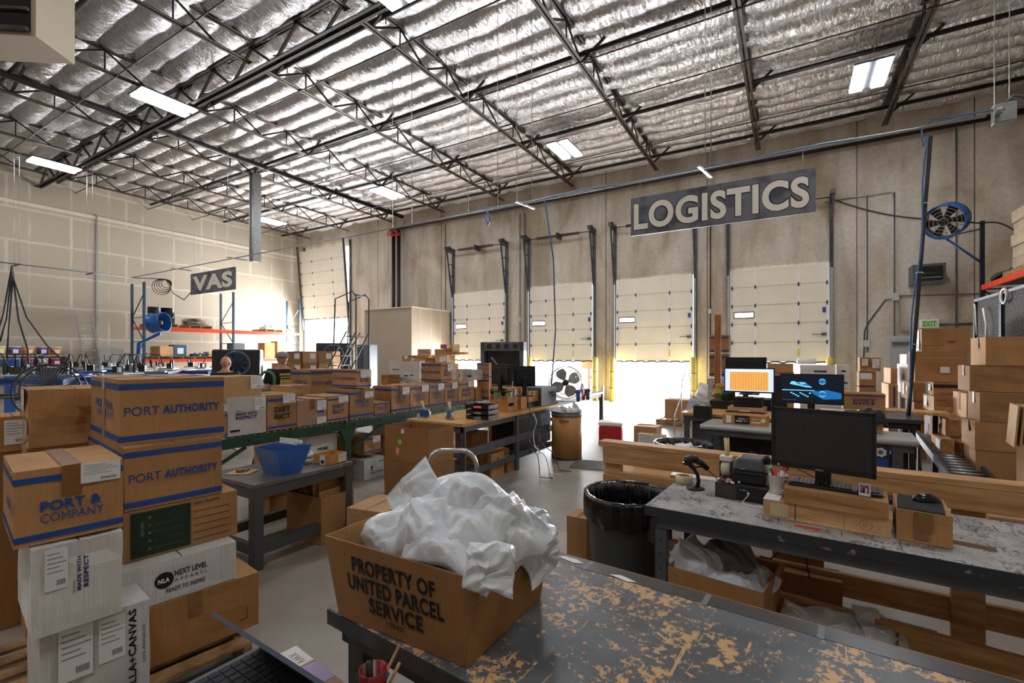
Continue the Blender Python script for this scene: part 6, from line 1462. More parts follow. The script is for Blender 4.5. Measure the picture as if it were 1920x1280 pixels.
b = MB().slab(-.35, .45, -.2, .2, 0, .035, MAPLE); b.build('wood_panel', loc=at_Z(1690, 782, .9) + Vector((0.05, .25, .04)), rz=radians(-6), label='wooden work surface right of the dark shirt, under the black pole', cat='panel')
for i, pp in enumerate(((-.25, .1), (.35, .1))):
    q_ = at_Z(1690, 782, .9) + Vector((.05 + pp[0], .25 + pp[1], 0)); MB().slab(-.03, .03, -.03, .03, 0, .938, BLACK_M).build('leg_post', loc=(q_.x, q_.y, 0), label='black support leg under the %s end of the wooden work surface' % ('left', 'right')[i], cat='leg')
bg_ = at_z(1651, 856, 4.55)
MB().slab(-.07, .07, -.01, 0, -.11, .11, M('dark_blue_poster', '#1b2a3c', .5)).slab(-.055, .055, -.012, -.01, -.09, -.02, BLUE_INK).add([(.045 * cos(a) * (1.15 if k % 2 else .9), -.0125, .045 + .045 * sin(a) * (1.1 if k % 2 else .9)) for k, a in [(k, 2 * pi * k / 14) for k in range(14)]], [tuple(range(14))], M('pale_badge', '#cfd6dc', .5)).add([(.02 * cos(a), -.0135, .045 + .022 * sin(a)) for a in [2 * pi * k / 10 for k in range(10)]], [tuple(range(10))], M('brown_badge', '#7d5a44', .5)).build('badge_sticker', loc=bg_, label='dark sticker with a pale badge and blue band on the case under the grey desk', cat='sticker')
carton('black computer case with the badge sticker under the grey desk', 1640, 1634, 1668, 838, 880, z=4.66, Zb=.3, H=.5, D=.3, mat=BLACK_M, name='computer_case', cat='computer', top=False, dent=0)
carton('grey power box with two sockets at the right end under the grey desk', 1674, 1670, 1690, 830, 880, z=4.7, Zb=.3, H=.5, D=.2, mat=GREY_P, name='power_box', cat='box', top=False, dent=0, prints=[('disc', 'F', .5, .62, .05, BLACK_INK), ('disc', 'F', .5, .48, .05, BLACK_INK)])
MB().slab(-.02, .95, -.02, .33, .27, .298, STEEL_D).slab(0, .04, 0, .3, 0, .27, STEEL_D).slab(.9, .94, 0, .3, 0, .27, STEEL_D).build('low_shelf', loc=(at_z(1640, 880, 4.66).x - .1, at_z(1640, 880, 4.66).y - .03, 0), label='low dark shelf under the grey desk carrying the two cases', cat='shelf')

# ================================================================ right-hand box stacks
RS = 'plain brown boxes in the right foreground stack'
zz = 5.2
carton('plain brown box with clear tape, topmost of the right foreground stack', 1848, 1820, 2020, 631, 685, z=zz + .05, Zb=1.592, W=.85, mat=KRAFT, tape='S', H=.32, group=RS)
carton('plain brown box second from the top of the right foreground stack', 1818, 1796, 2000, 685, 733, z=zz + .12, Zb=1.30, H=.288, W=.85, mat=KRAFT, tape='S', group=RS)
carton('plain brown box with a tilted front edge, third from the top at right', 1837, 1815, 2000, 737, 790, z=zz, Zb=.975, H=.318, W=.85, mat=KRAFT, tape='S', group=RS)
carton('plain brown box fourth from the top of the right foreground stack', 1828, 1803, 2000, 790, 841, z=zz, Zb=.66, H=.31, W=.85, mat=KRAFT, tape='S', group=RS)
carton('big plain brown box lowest in the right foreground stack', 1829, 1782, 2000, 841, 900, z=zz, Zb=.15, H=.505, W=.85, mat=KRAFT, tape='S', group=RS, dent=.02)
pallet(at_z(1829, 900, zz).x + .42, at_z(1829, 900, zz).y + .45, 0, 1.1, 1.2, 'wooden pallet under the right foreground stack of boxes')
carton('tall plain brown box standing left of the right foreground stack', 1812, 1787, 1830, 741, 822, z=5.95, Zb=.66, W=.14, H=.56, mat=KRAFT_L, tape='S', group=RS)
carton('plain brown box under the tall box left of the right stack', 1812, 1787, 1830, 822, 900, z=5.95, Zb=.0, W=.14, H=.655, mat=KRAFT, group=RS)
fb = empty('folded_carton', (0, 0, 0), 0, 'folded brown carton leaning in from the right edge of the photo', 'carton')
q = at_z(1905, 800, 3.6)
fb.location = (q.x, q.y, q.z); fb.rotation_euler = (0, radians(4), radians(-8))
for k in range(3): MB().slab(.0 + k * .03, .012 + k * .03, 0, .3, -.16 + k * .01, .16, KRAFT_L).build('panel', fb)
MB().slab(0, .5, .301, .31, -.16, .16, KRAFT_L).build('panel', fb)
carton('brown box standing on end behind the pine rail at the right photo edge', 1935, 1925, 2000, 840, 860, z=3.75, Zb=.0, H=1.01, D=.3, W=.4, group=RS)
S2 = 'boxes on the gravity conveyor at right'
zr = 6.9
carton('open-topped brown box with shipping papers, highest of the middle right stack', 1728, 1712, 1819, 617, 659, z=zr, Zb=1.765, H=.33, labels=[('S', .2, .05, .8, .95)], prints=[('rect', 'F', .0, .25, .45, .27, BROWN_INK), ('rect', 'F', .55, .4, .7, .46, BROWN_INK)], group=S2, dent=.03)
carton('wide brown box with a small white label, under the open-topped box', 1715, 1703, 1813, 665, 716, z=zr, Zb=1.325, H=.435, prints=[('rect', 'F', .5, .3, .68, .5, PAPER), ('rect', 'F', .02, .78, .92, .81, KRAFT_L)], group=S2, dent=.02)
carton('brown box lettered carhartt with a dark slot, under the wide labelled box', 1750, 1741, 1800, 716, 740, z=6.75, Zb=1.135, H=.187, prints=[('text', 'F', 'carhartt', .25, .08, .98, .26, BLACK_INK, 0), ('rect', 'F', .0, .6, .98, .84, BLACK_INK)], group=S2, labels=[('S', .0, .3, .5, .8)])
carton('brown box with faint dark lettering, below the slotted carhartt box', 1751, 1731, 1800, 742, 770, z=6.6, Zb=.915, H=.216, prints=[('rect', 'F', .12, .74, .5, .8, BROWN_INK)], labels=[('S', .1, .2, .4, .9)], group=S2)
carton('thin tan box with tape flap in the middle right stack', 1758, 1744, 1800, 771, 786, z=6.45, Zb=.80, H=.11, mat=KRAFT_L, tape='S', group=S2)
carton('brown box with a rounded crushed corner in the middle right stack', 1772, 1757, 1800, 787, 818, z=5.95, Zb=.69, H=.21, group=S2, dent=.04)
carton('brown box with two labels lowest on the gravity conveyor', 1764, 1746, 1790, 819, 857, z=5.75, Zb=.45, H=.235, labels=[('S', .55, .1, .95, .9)], group=S2)
carton('brown blue-banded box standing at the foot of the middle right stack', 1745, 1726, 1760, 766, 826, z=6.35, Zb=.51, H=.37, prints=[('rect', 'S', 0, .82, 1, .9, BLUE_INK), ('rect', 'S', 0, .05, 1, .1, BLUE_INK), ('rect', 'S', .3, .3, .7, .7, BLUE_INK)], group=S2, D=.35, W=.15)
carton('printed brown box with yellow sticker behind the black pole', 1712, 1690, 1735, 716, 752, z=7.9, Zb=.94, H=.31, prints=[('disc', 'S', .5, .6, .18, M('yellow_sticker', '#dcc24a', .6)), ('rect', 'S', .1, .2, .3, .9, PAPER)], group=S2)
carton('opened brown box below the printed box with yellow sticker', 1714, 1698, 1737, 752, 786, z=7.8, Zb=.62, H=.31, group=S2, mat=KRAFT)
carton('tan box on the floor below the opened brown box behind the pole', 1714, 1698, 1737, 790, 830, z=7.8, Zb=.0, H=.615, group=S2, mat=KRAFT_D)
carton('tall pale box lit white beside the grey man door', 1702, 1682, 1712, 684, 740, z=9.3, Zb=.93, H=.6, mat=WHITEB, tape='C', group=S2)
carton('white-fronted small box on top of the tall pale box', 1700, 1687, 1711, 664, 683, z=9.3, Zb=1.535, H=.2, mat=WHITEB, group=S2)
carton('tall white box standing behind the black pole at floor level', 1700, 1684, 1712, 742, 800, z=9.25, Zb=.0, H=.925, mat=WHITEB, group=S2)
carton('brown box upper of the pair left of the tall pale box', 1670, 1657, 1683, 689, 719, z=9.6, Zb=1.13, H=.32, group=S2)
carton('brown blue-banded box lower of the pair left of the tall pale box', 1666, 1653, 1684, 720, 766, z=9.5, Zb=.62, H=.505, prints=[('rect', 'F', .5, .1, .7, .9, NAVY_INK)], group=S2)
carton('brown box on the floor under the blue-banded pair', 1666, 1653, 1684, 770, 800, z=9.5, Zb=.0, H=.615, group=S2, mat=KRAFT_D)
# gravity conveyor under them
gc = empty('gravity_conveyor', (1.44, 5.6, 0), radians(-2), 'dark sloping roller conveyor under the middle right boxes', 'conveyor')
for x_ in (.0, .34): MB().bar((x_, .1, .30), (x_, 3.1, .60), .03, .09, STEEL_D).build('side_rail', gc)
for k in range(26): MB().tube([(.02, .15 + k * .115, .305 + k * .0115), (.32, .15 + k * .115, .305 + k * .0115)], .018, GALV, 6).build('roller', gc)
for y_, h_ in ((.4, .3), (2.8, .53)):
    for x_ in (.0, .34): MB().slab(x_ - .02, x_ + .02, y_ - .02, y_ + .02, 0, h_, STEEL_D).build('leg', gc)
# ================================================================ suspended conduit run, signs, drops
RY, RZ = 7.8, 4.6
run = MB().tube([(-21.0, RY, RZ), (2.05, RY, RZ)], .016, GALV, 8)
run = run.build('suspended_conduit', label='long silver conduit hanging across the hall in front of the dock wall', cat='conduit')
b = MB()
pts = [Vector((-5.6 + k * .5, RY + .03 + .02 * sin(k), RZ + .03 + .012 * sin(k * 1.7))) for k in range(16)]
MB().tube(pts, .011, BLUE_C, 6).build('cable_bundle', label='bundle of blue data cables riding on the silver conduit', cat='cable')
MB().tube([p + Vector((0, .03, .02)) for p in pts], .014, GALV, 6).build('cable_bundle', label='grey cable lying along the blue bundle on the conduit', cat='cable')
MB().tube([(-21, 1.2, RZ), (-21, RY, RZ)], .02, STEEL_G, 8).build('suspended_conduit', label='silver conduit hanging along the drywall over the blue presses', cat='conduit')
def rods_at(px, z=None, Z0=RZ, y=RY, name='hanging_rod', n_=0):
    r_ = ray(px); zz = y / r_.y
    return Vector((r_.x * zz, y, Z0))
hr = ['by the VAS sign', 'left of the galvanised channel', 'right of the galvanised channel', 'left of the red valves', 'right of the red valves', 'over the letter trays', 'left of the strut hub', 'at the strut hub', 'right of the strut hub', 'left of the sign centre', 'at the sign centre', 'at the right-hand strut', 'beside the right-hand strut']
for i, px in enumerate((325, 365, 427, 736, 772, 878, 933, 969, 997, 1322, 1333, 1865, 1893)):
    p = rods_at(px)
    MB().tube([(p.x, RY, RZ), (p.x, RY, 8.9)], .006, GALV, 5).build('hanging_rod', label='thin hanging rod holding the conduit run, %s' % hr[i], cat='rod', group='thin rods holding the suspended conduit')
for i, (y, t) in enumerate(((2.5, 'nearest the camera'), (4.8, 'in the middle'), (6.6, 'nearest the corner'))):
    for k in (-1, 1): MB().tube([(-21 + k * .25, y, RZ), (-21 + k * .25, y, 8.9)], .006, GALV, 5).build('hanging_rod', label='thin rod over the blue presses %s, %s of its pair' % (t, 'left' if k < 0 else 'right'), cat='rod', group='thin rods over the presses')
    MB().slab(-21.3, -20.7, y - .02, y + .02, RZ - .05, RZ - .02, STEEL_D).build('strut', label='short steel strut under the conduit over the presses, %s' % t, cat='strut', group='steel struts on the conduits')
for i, (px, t) in enumerate(((340, 'left of the VAS sign'), (445, 'right of the VAS sign'), (985, 'over the blue hose'), (1322, 'above the LOGISTICS letters'), (1868, 'at the right end over the black pole'))):
    p = rods_at(px)
    b = MB().bar((p.x - .05, RY - .28, RZ - .04), (p.x + .05, RY + .28, RZ - .04), .045, .03, GALV)
    for k in range(7): b.box((p.x, RY - .24 + k * .08, RZ - .056), (.015, .035, .003), BLACK)
    b.build('strut', label='perforated steel strut across the conduit, %s' % t, cat='strut', group='steel struts on the conduits')
p = rods_at(1868)
b = MB().slab(-.1, .1, -.05, .05, -.12, .1, GALV, ch=.01).tube([(0, 0, .1), (.1, .05, .2), (.2, .0, .12)], .02, STEEL_G); b.build('junction_box', loc=(p.x + .05, RY - .05, RZ - .02), label='grey junction box on the strut at the right end of the conduit', cat='junction box')
MB().tube([(-5.2, RY, RZ), (-5.1, RY - .02, RZ - .2), (-5.15, RY, RZ - .3), (-5.25, RY, RZ - .12)], .02, BLUE_C, 6).build('cable_loop', label='loop of blue cable drooping at the strut hub', cat='cable')

SIGNM = M('charcoal_sign_board', '#3f434b', .5, 0, .35, 3, col2='#6d6f76', lo=.45, hi=.62, detail=8)
LET = M('cream_sign_letters', '#ece6d6', .5)
LETO = M('dark_letter_outline', '#2b2724', .6)
def sign(text, pl, pr, yt, yb_, label, bold, m=(.05, .12, .96, .88)):
    a = at_Y(pl, yt, RY - .02); c = at_Y(pl, yb_, RY - .02); d = at_Y(pr, yt, RY - .02)
    W = d.x - a.x; H = a.z - c.z
    r = empty('hanging_sign', (a.x, RY - .02, c.z), 0, label, 'sign')
    b = MB().slab(0, W, -.012, .012, 0, H, SIGNM, ch=.003)
    for t_, o_, mt, bd, g in ((text, -.0155, LET, bold, 0),):
        n_ = len(text); 
        b.text(text, (W * m[0] - .012, -.0135, H * m[1] - .012), (W * (m[2] - m[0]) + .024, 0, 0), (0, 0, H * (m[3] - m[1]) + .024), LETO, bold + .03)
        b.text(text, (W * m[0], o_, H * m[1]), (W * (m[2] - m[0]), 0, 0), (0, 0, H * (m[3] - m[1])), mt, bold)
    b.build('board', r)
    for f_ in (.06, .94):
        MB().tube([(W * f_, 0, H), (W * f_, 0, RZ - c.z)], .004, GALV, 4).build('hanging_wire', r)
    return r
sign('LOGISTICS', 1183, 1530, 373, 443, 'large charcoal hanging sign lettered LOGISTICS in cream', .035, (.02, .14, .97, .84))
sign('VAS', 358, 442, 514, 553, 'small charcoal hanging sign lettered VAS in cream', .05, (.06, .14, .94, .86))

# black pole and blue cables dropping to the desk
top = at_z(1745, 256, 6.15); bot = Vector((at_z(1703, 795, 5.75).x, at_z(1703, 795, 5.75).y, .935))
pl = [top.lerp(bot, k / 12) + Vector((.0, 0, 0)) for k in range(13)]
po = MB().tube(pl, .022, BLACK, 8).build('power_drop', label='leaning black power pole dropping from the conduit to the right desks', cat='pole')
MB().tube([q_ + Vector((-.03 - .02 * sin(k), -.02, 0)) for k, q_ in enumerate(pl)], .011, BLUE_C, 6).build('blue_cable', po)
for k in (3, 6, 9): MB().ring(pl[k], .035, .005, WHITE_P, (.1, 0, 1), 12, 4).build('cable_tie', po)
MB().tube([top + Vector((-.03, -.02, 0)), top + Vector((-.08, -.02, -.12)), top + Vector((-.09, 0, .1)), top + Vector((.02, .0, .22)), (2.0, RY - .05, RZ + .04), (2.35, RY - .05, RZ + .02)], .010, BLUE_C, 6).build('cable_bundle', label='blue cables curving from the black pole up to the right-hand strut', cat='cable')
MB().tube([bot, bot + Vector((.02, -.05, -.1)), bot + Vector((.1, -.08, -.35)), bot + Vector((.12, -.05, -.93))], .007, BLUE_C, 6).build('network_cable', label='thin blue cable falling from the foot of the black pole', cat='cable')
MB().tube([bot + Vector((.01, 0, -.04)), bot + Vector((.01, 0, 0))], .04, GALV, 10).build('pole_clamp', label='small silver clamp holding the foot of the black pole', cat='clamp')
# blue hose over the fan
a = rods_at(1021); c = at_z(1032, 722, 8.75)
MB().tube([Vector((a.x, RY, RZ)), a.lerp(c, .3) + Vector((0, .3, 0)), a.lerp(c, .7) + Vector((0, .3, 0)), Vector((c.x, c.y, .87))], .014, BLUE_C, 8).build('blue_hose', label='blue hose dropping from the conduit to the fan table', cat='hose')
# coil of cables and droops at the left
p = at_z(303, 535, 16.6); b = MB()
for k in range(5): b.ring(p + Vector((.02 * k, .03 * k, .03 * k - .05)), .27 - .03 * k, .013, BLACK if k % 2 else M('brown_cable', '#5a3a2a', .6), (ray(303).x + .15 * k - .3, ray(303).y, .1), 24, 5)
b.build('cable_coil', label='big coil of dark cable hanging left of the VAS sign', cat='cable')
MB().tube([Vector((-21, RY, RZ)), p + Vector((.3, 0, .2)), at_z(325, 550, 16), at_z(345, 562, 15.6), at_z(358, 548, 15)], .015, BLACK, 6).build('black_cable', label='slack black cable from the coil to the VAS sign', cat='cable')
src = at_z(22, 498, 14.6)
for i, pts in enumerate(([(22, 510), (12, 600), (0, 640)], [(24, 520), (18, 600), (13, 670)], [(26, 530), (35, 600), (52, 655), (54, 682)], [(27, 528), (50, 595), (90, 650), (128, 685)], [(20, 512), (6, 590), (-6, 625)])):
    MB().tube([src] + [at_z(x_, y_, 14.4 - .3 * k) for k, (x_, y_) in enumerate(pts)], .022, BLACK, 6).build('black_cable', label='thick black cable drooping to the presses, %s of the bunch from the left' % ORD[(1, 2, 3, 4, 0)[i]], cat='cable', group='cables drooping to the presses')

# ================================================================ beige room box, racks, presses, people
b = MB().slab(-16.4, -13.6, 14.76, YB - .01, 0, 3.73, M('beige_room_panel', '#b3a38f', .8, var=.05, vs=1)).slab(-16.45, -13.55, 14.72, YB - .01, 3.73, 3.78, M('pale_top_trim', '#d5cab8', .7))
for k in range(3): b.slab(-13.6, -13.594, 15.3 + k * .65, 15.34 + k * .65, 0, 3.7, M('pale_top_trim', '#d5cab8', .7))
br_ = b.build('beige_room', label='windowless beige room built against the dock wall', cat='room')
for i, (px, py) in enumerate(((687.5, 665.5), (697, 661.5))):
    q = at_Y(px, py, 14.74)
    MB().slab(-.1, .1, -.02, .02, -.12, .12, BLACK).slab(-.075, .075, -.025, -.02, -.09, .09, PAPER).build('framed_notice', loc=q, label='small black-framed notice on the beige room, %s of the pair' % ('left' if i == 0 else 'right'), cat='notice', group='framed notices on the beige room')
cbm = at_z(668, 665, 19.0)
MB().slab(-.4, .0, 0, .4, 0, 2.15, STEEL_G, ch=.01).build('locker', loc=(cbm.x + .35, cbm.y, 0), label='grey metal locker at the left of the beige room, left one', cat='locker', group='lockers beside the beige room')
MB().slab(-.4, .0, 0, .4, 0, 2.15, M('blue_grey_steel', '#7d828c', .4, .3), ch=.01).build('locker', loc=(cbm.x + .78, cbm.y, 0), label='grey metal locker touching the beige room wall, right one', cat='locker', group='lockers beside the beige room')

def upright(x0, x1, y, h, label, mat=RACK_B, group='rack uprights along the drywall'):
    r = empty('rack_upright', (x0, y, 0), 0, label, 'rack', group)
    for xx in (0, x1 - x0):
        b = MB().slab(xx - .04, xx + .04, -.04, .04, 0, h, mat).slab(xx - .07, xx + .07, -.06, .06, 0, .01, mat)
        for k in range(int(h / .1)): b.box((xx, -.0405, .06 + k * .1), (.02, .001, .035), BLACK)
        b.build('post', r)
    n_ = max(1, int(h / 1.0)); L = x1 - x0
    for k in range(n_): 
        MB().bar((0, 0, .3 + k * 1.0), (L, 0, .3 + k * 1.0), .03, .03, mat).build('brace', r)
        MB().bar((0 if k % 2 else L, 0, .3 + k), (L if k % 2 else 0, 0, min(h - .1, 1.3 + k)), .03, .03, mat).build('brace', r)
    return r
for i, (y, t) in enumerate(((8.94, 'nearest'), (12.55, 'middle'), (16.08, 'farthest'))): upright(-24.0, -22.9, y, 4.75, 'blue-grey rack upright frame on the drywall side, the %s of three' % t)
for (y0, y1, t) in ((8.98, 12.51, 'near bay'), (12.59, 16.04, 'far bay')):
    for z, zt in ((2.93, 'upper'), (1.55, 'lower')):
        for x_, xt in ((-22.9, 'front'), (-24.0, 'back')):
            MB().slab(x_ - .03, x_ + .03, y0, y1, z - .12, z, RACK_O).build('rack_beam', label='orange %s beam of the %s shelf in the %s of the wall rack' % (xt, zt, t), cat='rack beam', group='orange rack beams')
MB().slab(-24.0, -22.93, 12.6, 16.0, 1.552, 1.575, M('pale_deck_board', '#c9bda6', .7)).build('shelf_board', label='pale particle board deck on the lower beams of the far rack bay', cat='shelf')
RP = 'pallets on the wall rack'
def rpal(y, z, label): return pallet(-23.45, y, 0, 1.2, .95, label, z, 7, RP)
rpal(9.7, 2.932, 'wooden pallet under the wrapped black drums on the upper rack shelf')
rpal(11.1, 2.932, 'wooden pallet under the flat sacks on the upper rack shelf')
rpal(14.6, 2.932, 'wooden pallet under the white tangle on the far upper shelf')
rpal(9.9, 1.552, 'wooden pallet under the tan box on the lower rack shelf')
rpal(11.3, 1.552, 'wooden pallet under the blue-capped clutter on the lower shelf')
for i, (dx, dy) in enumerate(((.2, -.25), (.2, .25))):
    MB().lathe((0, 0, 0), [(0, 0), (.24, 0), (.245, .3), (.25, .31), (.245, .32), (.24, .68), (.25, .7), (0, .71)], BLACK if i == 0 else BLACK_G, 24).build('steel_drum', loc=(-23.45 + dx, 9.7 + dy, 3.07), label='black drum on the upper rack shelf, %s of the two' % ('plain one, left' if i == 0 else 'plastic-wrapped one, right'), cat='drum', group='drums on the rack')
for k in range(6): mailer('flat pale sack on the upper rack shelf, %s layer from the bottom' % ORD[k], (-23.4, 11.1, 3.1 + k * .055), (1.0, .8 - .05 * k, .06), (0, 0, 6 * k), 110 + k, .02, .02, 'flat sacks on the upper shelf', 'flat_sack', M('pale_sack', '#c3b5a5', .8, var=.2), 14, 12, cat='sack')
b = MB()
for k in range(22):
    q = random.random() * 6.28; b.tube([(.4 * cos(q) * random.random(), .45 * sin(q) * random.random(), 0), (.4 * cos(q + 1), .4 * sin(q + 1) * random.random(), .15 + .15 * random.random())], .012, BLACK if k % 3 else WHITE_P, 5)
b.slab(-.3, .3, -.3, .3, 0, .12, WHITE_P).build('equipment_heap', loc=(-23.4, 14.6, 3.07), label='white frame with tangled black rods on the far upper rack shelf', cat='equipment')
MB().slab(-.3, .3, -.3, .3, 0, .42, KRAFT, ch=.02).build('cardboard_box', loc=(-23.3, 9.75, 1.69), rz=.2, label='crumpled tan box on the lower rack shelf behind the blue fan', cat='box', group='goods on the lower rack shelf')
MB().slab(-.25, .25, -.25, .25, 0, .5, M('teal_box', '#1e5d7c', .5), ch=.01).slab(.251, .253, -.12, .12, .1, .36, PAPER).build('blue_crate', loc=(-23.3, 10.35, 1.69), label='blue crate with a white square on the lower rack shelf', cat='crate', group='goods on the lower rack shelf')
for k in range(7): MB().lathe((0, 0, 0), [(.1, 0), (.1, .04), (.09, .08 + .03 * (k % 2)), (0, .12 + .04 * (k % 2))], (BLACK, BLUE_P, GREY_P)[k % 3], 12).build('machine_part', loc=(-23.4 + .22 * (k % 3), 10.95 + .22 * (k // 3) + .05 * k, 1.69), label='round machine part in the row on the lower rack shelf', cat='machine part', group='machine parts on the lower rack shelf')
MB().slab(-.25, .25, -.2, .2, 0, .2, KRAFT_L).build('cardboard_box', loc=(-23.55, 11.85, 1.69), label='low pale box at the right end of the lower rack shelf', cat='box', group='goods on the lower rack shelf')
for i, (y, z, h, m_, t) in enumerate(((12.95, 1.577, .75, GREY_P, 'grey tub on the lower shelf of the far rack bay'), (13.6, 1.577, .4, KRAFT_L, 'open tan box on the lower shelf of the far rack bay'), (14.5, 1.577, .8, KRAFT_D, 'tall brown box on the far rack bay'), (15.2, 1.577, .9, KRAFT, 'brown box leaning on the far rack bay'))):
    MB().slab(-.3, .3, -.28, .28, 0, h, m_, ch=.01).build('cardboard_box' if i else 'storage_tub', loc=(-23.4, y, z), label=t, cat='box' if i else 'tub', group='goods on the far rack bay')

def barrel_fan(c, R_, L, direction, label, mats=(FAN_B,), inner=True):
    """cylindrical barrel blower; opening along direction"""
    d = Vector(direction).normalized(); q = Vector((0, 0, 1)).rotation_difference(d).to_matrix()
    r = empty('barrel_fan', c, 0, label, 'fan', 'blue barrel fans')
    MB().lathe((0, 0, 0), [(R_ * .98, -L), (R_ * 1.0, -L), (R_ * .93, -L * .85), (R_ * .93, -L * .15), (R_, 0), (R_ * 1.04, 0), (R_ * 1.04, -.03), (R_ * .96, -L * .16), (R_ * .96, -L * .84), (R_ * 1.03, -L), (R_ * .98, -L)], FAN_B, 40, q).build('housing', r)
    b = MB()
    for f_ in (.25, .45, .65, .85): b.ring(d * .005, R_ * f_, .008, M('dull_guard_wire', '#8b7d6c', .5, .4), d, 32, 4)
    a = d.orthogonal().normalized(); e_ = d.cross(a)
    for k in range(12):
        an = 2 * pi * k / 12; b.tube([a * cos(an) * .06, (a * cos(an) + e_ * sin(an)) * R_ * .95], .005, STEEL_D, 4)
    b.build('guard', r)
    for k in range(6):
        an = 2 * pi * k / 6; u = a * cos(an) + e_ * sin(an); v = d.cross(u)
        MB().add([u * .07 - d * .15, u * R_ * .88 + v * .02 - d * .2, u * R_ * .86 + v * .24 - d * .12, u * .08 + v * .1 - d * .1], [(0, 1, 2, 3)], BLACK_M).build('blade', r)
    MB().lathe((0, 0, 0), [(0, -L * .8), (.09, -L * .75), (.09, -.06), (.05, -.03), (0, -.03)], STEEL_D, 16, q).build('motor', r)
    return r
c = at_z(1768, 417, 11.3); barrel_fan(c, .40, .42, (-.42, -.8, -.32), 'blue barrel fan mounted high by the right-hand rack, tilted down')
RA = Vector((4.0, 15.5, 0))
b = MB().tube([c + Vector((.1, .2, -.36)), Vector((3.96, 15.44, 3.95))], .025, FAN_B, 8); b.build('support_strut', label='lower blue strut from the barrel fan to the right rack upright', cat='strut', group='struts of the right barrel fan')
b = MB().tube([c + Vector((.05, .3, -.3)), Vector((3.96, 15.44, 4.75))], .018, FAN_B, 8); b.build('support_strut', label='upper blue strut from the barrel fan to the right rack upright', cat='strut', group='struts of the right barrel fan')
MB().tube(sag(c + Vector((.3, .2, .1)), Vector((4.1, 15.5, 4.9)), .05) + sag(Vector((4.1, 15.5, 4.9)), Vector((4.9, 15.3, 3.9)), -.25), .018, BLACK, 6).build('power_cable', label='black cable from the right barrel fan draped behind the rack upright', cat='cable')
c = at_z(285, 606, 18.6); barrel_fan(c, .38, .5, (-.9, -.55, -.12), 'blue barrel fan on a stand beside the wall rack')
MB().tube([c + Vector((.2, .2, -.4)), Vector((-22.2, 8.5, 2.2)), Vector((-22.35, 8.45, .0))], .07, FAN_B, 8).build('fan_stand', label='blue leaning stand under the barrel fan by the wall rack', cat='stand')

# right rack
upright(4.0, 5.1, 15.5, 4.95, 'navy rack upright frame near the right end of the dock wall', RACK_B2, 'right rack parts')
upright(4.0, 5.1, 11.7, 4.95, 'navy rack upright frame just outside the right photo edge', RACK_B2, 'right rack parts')
for x_, t in ((4.0, 'front'), (5.1, 'back')): MB().slab(x_ - .03, x_ + .03, 11.76, 15.45, 3.28, 3.4, RACK_O).build('rack_beam', label='orange %s beam of the rack at the right photo edge' % t, cat='rack beam', group='right rack parts')
MB().slab(4.05, 5.05, 11.8, 15.4, 3.36, 3.39, BLACK_M).build('rack_deck', label='dark wire deck on the orange beams at the right photo edge', cat='deck')
pallet(4.55, 13.75, radians(90), 1.3, 1.0, 'wooden pallet on the orange-beam rack at the right photo edge', 3.402)
for k in range(5):
    MB().slab(-.45 + .02 * (k % 2), .45, -.55, .55, 0, .248, M('shrink_wrapped_carton', '#c6b49a', .25, coat=.5, var=.2, vs=4, bump=.4, bs=14), ch=.015).build('wrapped_carton', loc=(4.6, 13.7, 3.54 + k * .255), rz=.03 * (k % 3), label='shrink-wrapped pale carton on the right rack, %s from the bottom' % ORD[k], cat='carton', group='wrapped cartons on the right rack')
b = MB().ring((0, 0, .08), .3, .05, BLACK, (0, .3, 1), 24).ring((0, 0, .12), .22, .04, BLACK, (0, .3, 1), 20); b.build('cable_coil', loc=(4.35, 14.95, 3.42), label='coil of black hose beside the pallet on the right rack', cat='hose')
# the dark mesh panels on the right stack
fc = empty('mesh_panel_crate', (2.6, 10.37, 1.93), 0, 'dark mesh filter panels in a blue steel frame above the right-hand box stack', 'panels')
MESH = M('dark_honeycomb_pad', '#4b4643', .85, 0, .75, 26, 1.0, 26, col2='#14110f', stretch=(1, 1, 1.6), lo=.45, hi=.56)
Lm = 2.25
for y0, y1 in ((-1.08, -.06), (-Lm + .04, -1.16)): MB().slab(.0, .4, y0, y1, .02, .64, MESH).build('filter_pad', fc)
for (y0, y1) in ((-.06, .0), (-1.16, -1.08), (-Lm - .02, -Lm + .04)): MB().slab(-.03, .43, y0, y1, 0, .66, RACK_B2).build('frame_post', fc)
MB().slab(-.03, .43, -Lm, 0, .64, .68, M('pale_frame_edge', '#8d8e95', .4, .4)).slab(-.03, .43, -Lm, 0, 0, .02, RACK_B2).build('frame_rail', fc)
MB().tube([(-.04, -.1, .6), (-.05, -.18, .52), (-.05, -.2, .36), (-.05, -.24, .1)], .008, PAPER, 5).tube([(-.04, -.5, .5), (-.06, -.62, .4), (-.06, -.7, .25), (-.05, -.66, .05)], .014, PAPER, 5).build('white_cord', fc)
MB().ring((-.04, -1.3, .6), .1, .016, WHITE_P, (1, 0, 0), 20).build('white_hose', fc)
for k in range(3):
    for j in range(2): MB().slab(-.3, .3, -.55, .55, 0, .638, KRAFT_D, ch=.006).slab(-.002, .002, -.54, .54, .637, .639, BLACK_INK).build('cardboard_box', loc=(2.9, 9.78 - j * 1.12, k * .642), label='large brown box under the mesh panels, %s, %s from the floor' % (('far one', 'near one')[j], ORD[k]), cat='box', group='boxes under the mesh panels')

